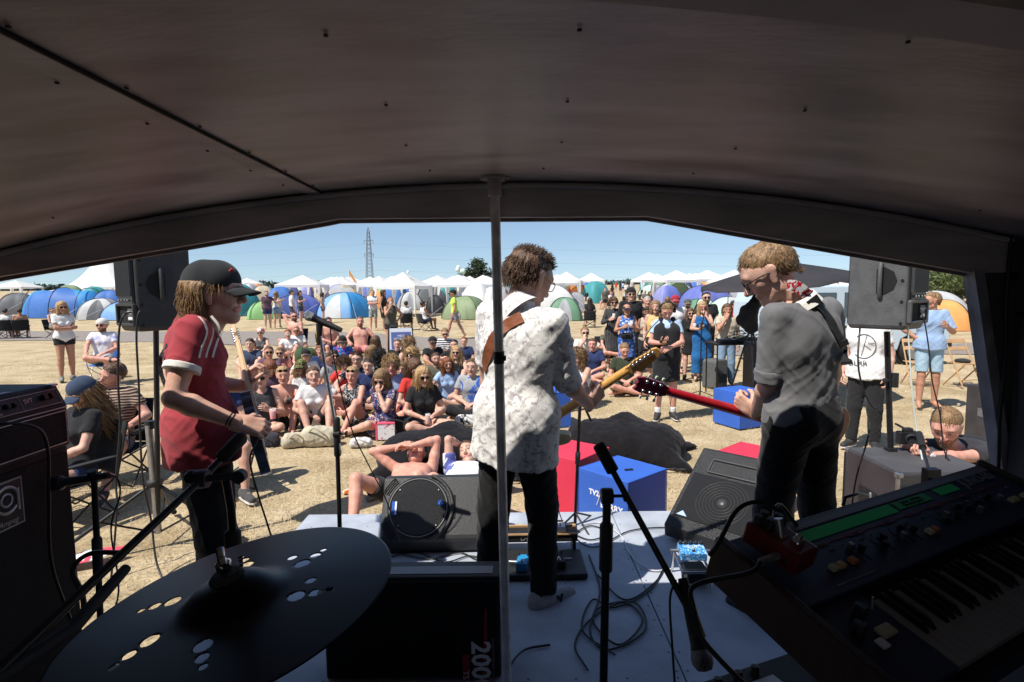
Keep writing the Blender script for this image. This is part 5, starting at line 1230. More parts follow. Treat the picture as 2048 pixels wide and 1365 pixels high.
L2=pa_speaker('grey loudspeaker on the right pole with pale and black leads',(W(1776,655,pb_.y).x,pb_.y+.02,W(1785,657,pb_.y).z),R(33),1,.10)
cable([W(1803,625,3.85),W(1812,628,3.8),W(1818,690,3.8),W(1824,780,3.8),W(1834,860,3.8),W(1846,925,3.75),W(1856,952,3.7)],.0055,'speaker_lead','pale mint lead hanging from the right loudspeaker',mat('pale_lead',(.62,.68,.64),.5,0))
cable([W(1838,624,3.85),W(1848,640,3.8),W(1858,700,3.8),W(1864,760,3.8),W(1880,830,3.8),W(1888,900,3.75),W(1905,930,3.7)],.0045,'speaker_lead','black lead hanging from the right loudspeaker beside the photographer head')
cable([W(1720,655,4.0),W(1716,720,3.9),W(1724,770,3.9),W(1745,815,3.9),W(1766,812,3.95)],.006,'speaker_lead','black lead curving in front of the drawn circle shirt')
def wedge_left():
 p0=W(768,1085,3.30);x0=W(762,1020,3.3).x;x1=W(966,1020,3.3).x;w_=x1-x0;T=thing('stage_monitor','black wedge monitor with round grille and blue badges lying on the deck','stage monitor',((x0+x1)/2,3.40,FLOOR),R(2))
 prof=[(-.16,.0),(.24,.0),(.26,.10),(.10,.39),(.02,.40),(-.20,.10)];M_=mat('wedge_shell',(.032,.032,.034),.45,.2,12,.2,200)
 g=MB();Mm=Matrix(((0,0,1,0),(1,0,0,0),(0,1,0,0),(0,0,0,1)));g.prism(prof,-w_/2,w_/2,Mm);g.build('shell',M_,T,bevel=.022)
 a=Vector((0,-.20,.10));b=Vector((0,.02,.40));up=(b-a).normalized();Mf=frame((-w_*.14,(a.y+b.y)/2,(a.z+b.z)/2),(1,0,0),up);q=Mf.to_3x3();zz=q@Vector((0,0,1));
 g=MB();g.lathe([(.001,.012),(.10,.014),(.160,.010),(.168,.004),(.172,.0),(.18,.006),(.188,-.002)],Mf.translation,48,rot=q,mi=0);g.build('round_grille',mat('grille_mesh',(.045,.045,.047),.45,.35,300,.7,420,metal=.3),T)
 g=MB();g.tube([Mf@Vector((.172*math.cos(t),.172*math.sin(t),.008))for t in np.linspace(0,6.283,60)],.0035,6);g.build('grille_ring',mat('ring_grey',(.16,.16,.165),.4,0),T)
 for(x,y,r_)in((.135,.02,.018),):g=MB();g.lathe([(r_,.010),(r_,.018),(r_*.8,.021)],Mf@Vector((x,y,0)),18,rot=q);bd=g.build('badge',plain('badge_blue',(.02,.10,.45),.25),T);g=MB();g.tube([Mf@Vector((x-.008,y-.006,.022)),Mf@Vector((x,y+.009,.022)),Mf@Vector((x+.008,y-.006,.022))],.002,5);g.build('badge_mark',M_white,bd)
 g=MB();g.prism([(-.155,-.045),(-.125,-.045),(-.125,.035),(-.155,.035)],.012,.018,Mf);g.build('name_badge',plain('badge_blue',(.02,.10,.45),.25),T);g=MB();g.prism([(-.137,-.043),(-.127,-.043),(-.127,.033),(-.137,.033)],.018,.020,Mf);g.build('name_stripe',M_white,T)
 for t in(.7,2.4,3.9,5.5):g=MB();g.lathe([(.005,.012),(.004,.018)],Mf@Vector((.155*math.cos(t),.155*math.sin(t),0)),8,rot=q);g.build('screw',M_steel,T)
 for(cx,sgn)in((-.20,1),(-.20,-1)):
  g=MB()
  for k in range(4):rr=.198+k*.012;tt=np.linspace(2.25,2.75,7)if sgn>0 else np.linspace(3.55,4.05,7);g.tube([Mf@Vector((rr*math.cos(t),rr*math.sin(t),.002))for t in tt],.003,5)
  g.build('vent_slots',M_dark,T)
 g=MB();hx=w_*.27;pts=[]
 for t in np.linspace(-1.2,1.2,14):pts.append(Mf@Vector((.205*math.cos(t),.205*math.sin(t),.006)))
 g.tube(pts,.012,8);g.build('horn_rim',M_,T)
 g=MB();g.prism([(w_*.14+.11,-.07),(w_*.14+.135,-.07),(w_*.14+.135,.07),(w_*.14+.11,.07)],.0,.004,Mf);g.build('port',M_dark,T)
 return T
wedge_left()
def wedge_right():
 T=thing('stage_monitor','black wedge monitor tilted toward the right guitarist at the deck corner','stage monitor',(W(1462,1040,3.35).x,3.38,FLOOR+.004),R(-46))
 w_=.56;prof=[(-.24,.0),(.20,.0),(.26,.08),(.14,.40),(-.04,.40),(-.26,.06)]
 prof=[(-.28,.02),(.22,.0),(.30,.12),(.27,.44),(.20,.48),(-.29,.10)]
 Mm=Matrix(((0,0,1,0),(1,0,0,0),(0,1,0,0),(0,0,0,1)));g=MB();g.prism(prof,-w_/2,w_/2,Mm);g.build('shell',mat('wedge_shell2',(.016,.016,.018),.4,.3,8,.4,160),T,bevel=.012)
 a=Vector((0,-.29,.10));b=Vector((0,.20,.48));up=(b-a).normalized();Mf=frame((0,(a.y+b.y)/2,(a.z+b.z)/2),(1,0,0),up);q=Mf.to_3x3()
 g=MB();g.prism([(-.25,-.235),(.25,-.235),(.25,.10),(-.25,.10)],.0,.006,Mf);g.build('grille',mat('wedge_grille',(.024,.024,.026),.5,.3,300,.6,350,metal=.2),T)
 g=MB()
 for r_ in(.03,.055,.075,.095,.115,.135,.155):g.tube([Mf@Vector((r_*math.cos(t),-.07+r_*math.sin(t)*.98,.0065))for t in np.linspace(0,6.283,44)],.0016,4)
 g.ball(Mf@Vector((0,-.07,.002)),.028,12,sz=.5,rot=q);g.build('cone_rings',mat('cone_grey',(.05,.05,.05),.4,0),T)
 g=MB();hv=[(-.17,.125),(.17,.125),(.17,.225),(-.17,.225)];hi=[(-.06,.155),(.06,.155),(.06,.195),(-.06,.195)]
 vs=[Mf@Vector((x,y,.006))for x,y in hv]+[Mf@Vector((x,y,-.05))for x,y in hi];g.add(vs,[(i,(i+1)%4,4+(i+1)%4,4+i)for i in range(4)]+[(4,5,6,7)])
 for i in range(4):g.tube([Mf@Vector((*hv[i],.008)),Mf@Vector((*hv[(i+1)%4],.008))],.006,6)
 g.build('horn',mat('horn_grey',(.06,.06,.062),.45,.1),T)
 g=MB();g.prism([(-.23,-.225),(-.16,-.225),(-.20,-.19)],.007,.010,Mf);g.build('corner_badge',plain('badge_pale',(.35,.45,.65),.3),T)
 for x in(-.2,.2):g=MB();g.lathe([(.02,0),(.024,.02)],(x,-.2,-.004),10);g.build('foot',M_rubber,T)
 return T
wedge_right()
def pedal(name,label,p,rz,size,colr,words=None,wcol=None,knobs=3,parentgrp=None,tilt=0,wz=.30):
 T=thing(name,label,'effects pedal',p,rz);a,b,c=size;Mq=Matrix.Rotation(tilt,3,'X')
 g=MB();g.box(Mq@Vector((0,0,c/2)),(a,b,c),Mq,taper=.97);g.build('case',colr,T,bevel=.004)
 for i in range(knobs):
  x=(i-(knobs-1)/2)*a*.8/max(1,knobs-1)if knobs>1 else 0;g=MB();g.lathe([(a*.085,0),(a*.075,.016),(a*.05,.018)],Mq@Vector((x,b*.33,c)),12,rot=Mq);g.build('knob',M_black,T)
 g=MB();g.lathe([(.011,0),(.011,.004),(.0075,.006),(.0065,.014),(.004,.0155)],Mq@Vector((0,-b*.28,c)),14,rot=Mq);g.build('foot_switch',M_chrome,T)
 if words:
  for j,wd in enumerate(words):text(wd,b*.17 if j==0 else b*.11,frame(Mq@Vector((0,b*(.08-.16*j),c+.0012)),Mq@Vector((1,0,0)),Mq@Vector((0,1,0))),wcol or M_white,T,name='pedal_lettering')
 for sx in(-1,1):g=MB();g.tube([Mq@Vector((sx*a*.5,b*.05,c*.5)),Mq@Vector((sx*(a*.5+.045),b*.05,c*.5))],[.009,.008],10);g.build('jack_plug',M_steel,T)
 return T
pb0=G(1085,1150,FLOOR);T=thing('pedalboard','black pedalboard tray with tiered shelf between the middle guitarist feet','pedalboard',(.115,3.05,FLOOR),R(1))
g=MB();g.box((0,0,.018),(.55,.30,.03));g.build('tray',M_black,T,bevel=.008);g=MB();g.box((0,.20,.10),(.52,.10,.05));g.build('shelf',M_black,T,bevel=.004)
for s_ in(-1,1):g=MB();g.box((s_*.24,.2,.045),(.02,.09,.07));g.build('shelf_foot',M_black,T)
g=MB();g.box((0,.2525,.130),(.52,.016,.012));g.box((0,.147,.125),(.52,.012,.008));g.build('wooden_trim',M_wood,T)
text('DIVIK',.045,frame((-.02,.1485,.100),(1,0,0),(0,0,1)),plain('faint_print',(.2,.2,.2),.5),T)
pedal('tuner_pedal','white tuner pedal with dark screen on the pedalboard shelf',(.115+.155,3.255,FLOOR+.131),R(1),(.062,.11,.035),mat('pedal_white',(.72,.72,.72),.4,.05),None,None,0)
g=MB();g.box((.115+.155,3.285,FLOOR+.167),(.05,.028,.002));tag(g.build('tuner_screen',M_dark),'dark display lying on the white tuner pedal','screen')
bpy.data.objects['tuner_screen'].parent=bpy.data.objects['tuner_pedal'];o=bpy.data.objects['tuner_screen'];o.location=Vector((0,0,0))-Vector((.115+.155,3.255,FLOOR+.131));del o['category'];del o['label']
pedal('blue_pedal','small turquoise pedal on the pedalboard tray left of the trouser leg',(.045,2.99,FLOOR+.034),R(-8),(.062,.115,.045),mat('pedal_turquoise',(.02,.24,.48),.35,.1),None,None,2)
pedal('black_pedal','black pedal on the tray behind the right trouser leg',(.24,3.02,FLOOR+.034),R(5),(.07,.12,.04),M_black,None,None,2)
T=thing('toy_heap','small heap of yellow and green plastic beads behind the pedalboard','beads',(.01,3.46,FLOOR));rs=np.random.RandomState(2)
for i in range(16):g=MB();g.ball((rs.uniform(-.07,.12),rs.uniform(-.05,.05),.02+rs.uniform(0,.04)),rs.uniform(.014,.024),10);g.build('bead',[mat('bead_yellow',(.75,.55,.03),.3,0),mat('bead_green',(.25,.45,.08),.3,0)][i%2 if i%3 else 0],T)
T=thing('power_brick','black power adapter beside the chrome legged boom stand','adapter',(.33,3.50,FLOOR),.3);g=MB();g.box((0,0,.025),(.13,.07,.05));g.build('case',M_black,T,bevel=.006)
g=MB();g.box((0,-.036,.025),(.08,.001,.025));g.build('sticker',M_white,T)
bl=G(1373,1148,FLOOR);T=thing('pedal_stand','low chrome frame stand carrying the blue pedal','stand',(bl.x,2.88,FLOOR));g=MB()
for s_ in(-1,1):g.tube([(s_*.07,-.10,.01),(s_*.07,-.08,.09),(s_*.07,.08,.13),(s_*.07,.11,.01)],.008,8)
g.tube([(-.07,-.08,.09),(.07,-.08,.09)],.008,8);g.tube([(-.07,.08,.13),(.07,.08,.13)],.008,8);g.build('frame',M_chrome,T);g=MB();g.box((.02,0,.05),(.12,.14,.06));g.build('block',M_black,T,bevel=.01)
M_bluep=floral('pedal_blue',(.03,.22,.55),[(.35,.55,.8)],60,.47)
pedal('blue_pedal','white edged blue pedal with five black knobs on the chrome frame',(bl.x,2.88,FLOOR+.145),R(-3),(.135,.10,.045),M_bluep,['ELECTRIC','TUBE'],M_white,5,tilt=.2)
p=W(1470,1335,1.25);T=thing('floor_controller','black floor unit with small knobs and white label at the bottom edge','effects unit',(p.x+.03,1.22,p.z-.07),R(22));g=MB();g.box((0,0,0),(.42,.15,.06));g.build('case',M_tolex,T,bevel=.006)
for x in(-.12,-.06,0.0,.05):g=MB();g.lathe([(.011,0),(.010,.02),(.007,.022)],(x,.045,.03),12);g.build('knob',M_black,T)
g=MB();g.lathe([(.010,0),(.010,.012)],(-.16,.0,.03),12);g.build('red_button',M_red,T)
g=MB();g.box((.045,.0,.0315),(.085,.05,.002));g.build('paper_label',M_white,T);text('I',.03,frame((.045,.0,.034),(1,0,0),(0,1,0)),M_dark,T,name='label_mark')
g=MB();g.tube([(-.15,.0,-.03),(-.15,0,FLOOR-T.location.z)],.015,8);g.tube([(.15,0,-.03),(.15,0,FLOOR-T.location.z)],.015,8);g.build('support',M_blackm,T)
def floorpts(L,z=FLOOR+.006):return[G(x,y,z)for x,y in L]
cable(floorpts([(1178,1110),(1200,1180),(1180,1260),(1215,1300),(1290,1260),(1270,1205),(1200,1215),(1190,1250),(1240,1290),(1285,1240),(1245,1205),(1180,1240),(1150,1290),(1175,1340)]),.0048,'coiled_cable','black cable coiled on the deck right of the white shoe')
cable(floorpts([(1195,1150),(1250,1200),(1310,1165),(1330,1130),(1300,1180),(1230,1215),(1185,1200),(1165,1260),(1230,1310)]),.0045,'coiled_cable','second black cable looped over the coil near the boom stand')
cable(floorpts([(1160,1050),(1200,1046),(1240,1070),(1262,1110),(1300,1140),(1345,1138)]),.0042,'white_cable','pale grey cable running across the deck to the blue pedal',mat('pale_cable',(.55,.55,.58),.5,0))
cable(floorpts([(1130,1060),(1180,1080),(1215,1065),(1180,1052),(1150,1072),(1190,1095),(1260,1062),(1340,1055),(1400,1060)]),.004,'black_cable','black cable snaking along the front of the deck')
cable(floorpts([(800,1108),(860,1118),(920,1106),(960,1120),(1010,1100),(1040,1112)]),.004,'black_cable','black cable lying in front of the left wedge')
cable(floorpts([(780,1115),(830,1104),(890,1124),(940,1112),(985,1126)]),.004,'black_cable','thinner black cable crossing beneath the left wedge')
cable([G(1100,1290,FLOOR+.006),G(1050,1300,FLOOR+.01),G(1022,1330,FLOOR+.03),G(1015,1362,FLOOR+.006)],.005,'black_cable','short black cable by the foot of the steel pole')
KO=Vector((.4433,1.1563,1.4149));yaw,til=.4827,.2826
e1=Vector((math.cos(yaw),math.sin(yaw),0));n_=Vector((math.sin(yaw),-math.cos(yaw),0));e2=n_*math.cos(til)+Vector((0,0,-1))*math.sin(til);e3=e1.cross(-e2)
MK=Matrix((e1,-e2,e3)).transposed().to_4x4();MK.translation=KO
syn=thing('synthesizer','dark blue synthesizer keyboard with green tape strips and wooden ends','keyboard',KO)
Mloc=MK.copy();Mloc.translation=Vector((0,0,0))
def KB(u0,u1,v0,v1,z0,z1,name,m,bevel=0,par=syn):
 g=MB();g.prism([(u0,-v1),(u1,-v1),(u1,-v0),(u0,-v0)],z0,z1,Mloc);return g.build(name,m,par,bevel=bevel)
M_pan=mat('panel_blue',(.028,.036,.075),.45,.25,6,.05,200);M_endw=mat('end_wood',(.055,.030,.022),.45,.4,5,.1,60,stretch=(1,8,1))
KB(0.0,1.06,.0,.195,-.085,0,'rear_body',M_pan,.003);KB(0.0,1.06,.195,.378,-.085,-.030,'front_body',M_black)
KB(0.025,.168,.195,.378,-.030,-.012,'bender_panel',M_pan,.002)
for(u0,u1)in((-.022,.0),(1.06,1.082)):
 g=MB();pr=[(.008,-.09),(.008,.012),(-.39,.012),(-.40,-.02),(-.40,-.09)];Me=Mloc@Matrix(((0,0,1,0),(1,0,0,0),(0,1,0,0),(0,0,0,1)));g.prism(pr,u0,u1,Me);g.build('wooden_end',M_endw,syn,bevel=.004)
KB(.17,1.05,.003,.03,.0005,.002,'vent_strip',M_perf)
M_tape=plain('green_tape',(.01,.62,.12),.6);M_tape2=plain('green_tape_written',(.03,.42,.12),.6)
KB(.165,.53,.036,.066,.0008,.0016,'green_tape',M_tape);KB(.545,.69,.036,.062,.0008,.0016,'green_tape',M_tape2);KB(.735,.83,.034,.060,.0008,.0016,'green_tape',M_tape)
text('Lead sw -  ch 12 bass\nTom wah long amt 17',.010,Mloc@Matrix.Translation((.615,-.049,.0018)),M_dark,syn,name='tape_writing')
text('JUNO-60',.042,Mloc@Matrix.Translation((.945,-.047,.0015)),plain('logo_grey',(.17,.17,.18),.5),syn,name='name_lettering',bold=.001)
M_faint=plain('panel_print',(.16,.17,.2),.5);M_redl=plain('panel_red',(.10,.012,.02),.5)
KB(.17,1.04,.078,.083,.0006,.0011,'red_line',M_redl)
for x,s_ in((.20,'ARPEGGIO'),(.33,'LFO'),(.45,'DCO'),(.56,'HPF'),(.66,'VCF'),(.79,'VCA'),(.90,'ENV')):
 KB(x-.028,x+.028,.075,.087,.0012,.0016,'section_band',M_redl);text(s_,.0085,Mloc@Matrix.Translation((x,-.081,.0019)),M_faint,syn,name='section_lettering')
for x in np.arange(.22,1.02,.035):text(random.choice(['RATE','DEPTH','PWM','SUB','FREQ','RES','ENV','KYBD','LEVEL','A','D','S']),.006,Mloc@Matrix.Translation((x,-.100,.0012)),M_faint,syn,name='slider_lettering')
for i,x in enumerate((.255,.275,.34,.365,.42,.445,.475,.60,.625,.66,.70,.725,.75,.78,.82,.85,.88)):
 KB(x-.0015,x+.0015,.108,.152,.0005,.001,'slider_slot',M_dark);v=.115+.03*((i*7)%5)/5
 KB(x-.006,x+.006,v-.005,v+.006,.001,.019,'slider_cap',M_blackm if i%4 else M_steel,.001)
M_btn={'c':plain('button_cream',(.48,.42,.25),.5),'y':plain('button_yellow',(.50,.36,.14),.5),'o':plain('button_orange',(.50,.15,.04),.5)}
for x,c in((.158,'c'),(.182,'y'),(.222,'o'),(.515,'c'),(.538,'o'),(.915,'c'),(.935,'y'),(.98,'c'),(1.0,'o')):KB(x-.009,x+.009,.135,.151,.0008,.010,'button',M_btn[c],.002)
KB(.12,.25,.176,.179,.0006,.0012,'white_line',M_faint)
M_keyw=mat('key_white',(.26,.25,.23),.35,.05,10);M_keyb=plain('key_black',(.012,.012,.013),.25)
kw=.0232;nk=36
for i in range(nk):
 u=.172+i*kw;g=MB();g.prism([(u,-.376),(u+kw-.001,-.376),(u+kw-.001,-.222),(u,-.222)],-.030,-.012,Mloc)
 if u<.95:g.build('white_key',M_keyw,syn,bevel=.0012)
 if i%7 in(0,1,3,4,5)and u<.95:
  c=u+kw;g=MB();ring=[(c-.0060,c+.0060,-.312,-.001),(c-.0048,c+.0048,-.303,.010)]
  vs=[Mloc@Vector(q)for q in[(c-.006,-.313,-.012),(c+.006,-.313,-.012),(c+.006,-.222,-.012),(c-.006,-.222,-.012),(c-.0045,-.298,.0),(c+.0045,-.298,.0),(c+.0045,-.222,.001),(c-.0045,-.222,.001)]]
  g.add(vs,[(0,1,2,3)[::-1],(4,5,6,7),(0,1,5,4),(1,2,6,5),(2,3,7,6),(3,0,4,7)]);g.build('black_key',M_keyb,syn,bevel=.0008)
for(u,v)in((.06,.262),(.105,.235)):g=MB();g.lathe([(.013,0),(.012,.022),(.009,.024)],Mloc@Vector((u,-v,-.012)),14,rot=Mloc.to_3x3());g.build('bender_knob',M_black,syn)
KB(.095,.135,.268,.292,-.012,-.004,'yellow_lever',M_btn['c'],.003);KB(.07,.09,.285,.305,-.012,-.006,'white_switch',M_white,.002);g=MB();g.tube([Mloc@Vector((.148,-.235,-.012)),Mloc@Vector((.15,-.228,.010))],.0025,6);g.build('toggle',M_steel,syn)
ks=thing('keyboard_stand','black crossed stand under the synthesizer','keyboard stand',(KO.x+.5,KO.y,FLOOR),yaw);g=MB()
for s_ in(-1,1):
 g.tube([(-.42,-.05,KO.z-FLOOR-.13),(.42,-.28,.02)],.013,8);g.tube([(.42,-.05,KO.z-FLOOR-.13),(-.42,-.28,.02)],.013,8)
g.build('cross_bars',M_blackm,ks)
g=MB();g.box((0,-.13,KO.z-FLOOR-.15),(.90,.03,.03));g.build('top_bar',M_blackm,ks)
rp_=Mloc@Vector((.065,-.075,.012));redp=thing('red_pedal','dark red pedal with black knobs sitting on the synthesizer','effects pedal',KO+rp_);Mr=Mloc.to_3x3()@Matrix.Rotation(R(6),3,'Z')
M_rp=mat('pedal_red',(.16,.012,.018),.4,.15,20);g=MB();g.box(Mr@Vector((0,.0,.024)),(.072,.120,.046),Mr);g.build('case',M_rp,redp,bevel=.005)
for(x,y)in((-.022,.045),(.004,.048),(-.008,.026),(.024,.030)):g=MB();g.lathe([(.0098,0),(.0092,.020),(.007,.0215)],Mr@Vector((x,y,.047)),12,rot=Mr);g.build('knob',M_black,redp)
g=MB();g.lathe([(.012,0),(.012,.004),(.008,.006),(.007,.014),(.004,.016)],Mr@Vector((.008,-.028,.047)),14,rot=Mr);g.build('foot_switch',M_chrome,redp)
text('HOLY\nreverb',.012,frame(Mr@Vector((.0,.0,.0475)),Mr@Vector((1,0,0)),Mr@Vector((0,1,0))),plain('pedal_print',(.30,.22,.22),.5),redp)
text('tc electronic',.0095,frame(Mr@Vector((.0,-.050,.0475)),Mr@Vector((1,0,0)),Mr@Vector((0,1,0))),plain('pedal_print',(.30,.22,.22),.5),redp)
g=MB();g.tube([Mr@Vector((-.036,-.02,.022)),Mr@Vector((-.085,-.015,.020))],[.009,.008],10);g.build('jack_plug',M_steel,redp)
g=MB();g.lathe([(.006,0),(.006,.004)],Mr@Vector((-.036,-.038,.022)),10,rot=Mr@Matrix.Rotation(R(-90),3,'Y'));g.build('power_socket',M_chrome,redp)
j0=KO+rp_+Mr@Vector((-.085,-.015,.020))
cable([j0,j0+Vector((-.03,-.02,-.01)),W(1392,1170,1.02),W(1385,1210,1.0),W(1400,1270,.99),W(1440,1320,.98),W(1490,1370,.97)],.005,'jack_cable','black lead curving down from the red pedal')
cable([W(1572,1060,1.14),W(1560,1030,1.16),W(1535,1008,1.18),W(1500,1006,1.18),W(1470,1025,1.17),W(1440,1080,1.12),W(1420,1110,1.08)],.005,'jack_cable','black lead arching over the red pedal')
T=thing('jack_plug','metal jack plug standing behind the red pedal','plug',W(1566,1075,1.10));g=MB();g.tube([(0,0,-.02),(-.006,.01,.035)],[.008,.009],10);g.build('sleeve',M_steel,T)
cable([W(1545,1040,1.14),W(1560,1010,1.2),W(1600,1060,1.25)],.004,'jack_cable','short black lead behind the green tape')
T=thing('metal_handle','small black carrying handle behind the keyboard vent','handle',W(1705,1000,2.0));g=MB();a=Vector((0,0,0));g.tube([W(1686,1012,1.9)-T.location,W(1690,996,1.9)-T.location,W(1715,988,1.95)-T.location,W(1735,992,2.0)-T.location],.006,8);g.build('bar',M_blackm,T)
a=W(1838,868,2.9);b=W(1862,955,2.5);T=thing('mic_stand','thin black stand tube in front of the photographer hands','microphone stand',b);g=MB();g.tube([a,a.lerp(b,.35)],.017,10);g.build('grip',M_rubber,T,origin=b);g=MB();g.tube([a,b,b+(b-a)*2.2],.008,8);g.build('tube',M_blackm,T,origin=b)
g=MB();g.box(b,(.06,.04,.08));g.build('clutch',M_black,T,origin=b)
# ---------------------------------------------------------------- the three musicians (joints in world space)
from mathutils.bvhtree import BVHTree
def hits(objs):
 out=[]
 for o in objs:
  me=o.data;M=Matrix.Translation(o.parent.location if o.parent else(0,0,0))@(Matrix.Rotation(o.parent.rotation_euler.z,4,'Z')if o.parent else Matrix())
  out.append(BVHTree.FromPolygons([M@v.co for v in me.vertices],[tuple(p.vertices)for p in me.polygons]))
 return out
def onsurf(bv,px,py,off=.004,fb=2.5):
 o=Vector((0,0,EYE));d=ray(px,py).normalized();best=None
 for b in bv:
  h=b.ray_cast(o,d)
  if h[0]is not None and(best is None or h[3]<best[1]):best=(h[0]-d*off,h[3],h[1])
 if best is None:return W(px,py,fb),-d
 n=best[2];n=-n if n.dot(d)>0 else n
 return best[0],n
def ribbon(bv,pts,wid,thick,name,m,par,off=.004,n=10,fb=2.5):
 """a band laid on cloth along photo points"""
 P=spline([(x,y,0)for x,y in pts],n);C_=[]
 for p in P:C_.append(onsurf(bv,p[0],p[1],off,fb))
 pos=[np.array(c[0])for c in C_];nn=[np.array(c[1])for c in C_]
 for _ in range(3):
  pos=[pos[0]]+[(pos[i-1]+2*pos[i]+pos[i+1])/4 for i in range(1,len(pos)-1)]+[pos[-1]]
  nn=[nn[0]]+[nv(nn[i-1]+nn[i]+nn[i+1])for i in range(1,len(nn)-1)]+[nn[-1]]
 vs=[];fs=[]
 for i in range(len(pos)):
  t=nv(pos[min(i+1,len(pos)-1)]-pos[max(i-1,0)]);s_=nv(np.cross(t,nn[i]))
  for(a,b)in((-1,0),(1,0),(1,1),(-1,1)):vs.append(pos[i]+s_*a*wid/2+nn[i]*(b*thick-thick*.3))
 for i in range(len(pos)-1):
  a=i*4
  for k in range(4):fs.append((a+k,a+(k+1)%4,a+4+(k+1)%4,a+4+k))
 g=MB();g.add(vs,fs,0,False);rt_=par if par.parent is None else par.parent;l=Vector(rt_.location);Mi=Matrix.Rotation(-rt_.rotation_euler.z,3,'Z');g.v=[tuple(Mi@(Vector(v_)-l))for v_ in g.v]
 return g.build(name,m,par)
def WJ(loc,s,pel,nck,rt,headp,hfwd,hup,el,wr,kn,an,toe,fem=False):
 o=np.array(loc);up=nv(np.array(nck)-np.array(pel));J=build_joints(np.array(pel)-o,up,rt,s,fem)
 J['head']=np.array(headp)-o;J['Rh']=rotm(hfwd,hup);J['toe']=toe
 J['el']=[0,0];J['wr']=[0,0];J['kn']=[0,0];J['an']=[0,0]
 for i in(0,1):
  wi=np.array(wr[i])-o;ei=np.array(el[i])-o;J['el'][i],J['wr'][i]=ik(J['sh'][i],wi,.285*s,.26*s,ei-(J['sh'][i]+wi)/2)
  ai=np.array(an[i])-o;ki=np.array(kn[i])-o;J['kn'][i],J['an'][i]=ik(J['hi'][i],ai,.44*s,.425*s,ki-(J['hi'][i]+ai)/2)
 return J
M_jean_blk=cloth('black_jeans',(.022,.022,.025),.4);M_trous=cloth('black_trousers',(.012,.012,.013),.3)
M_maroon=cloth('maroon_jersey',(.34,.050,.062),.12);M_cream=cloth('cream_cloth',(.70,.68,.62),.08)
M_leaf=floral('leaf_print',(.74,.73,.70),[(.50,.47,.46),(.40,.36,.37)],24,.455,.10)
M_cham=cloth('grey_chambray',(.155,.155,.16),.12);M_capbl=cloth('washed_black_cap',(.035,.037,.038),.35)
M_frame=plain('glasses_frame',(.012,.012,.012),.25)
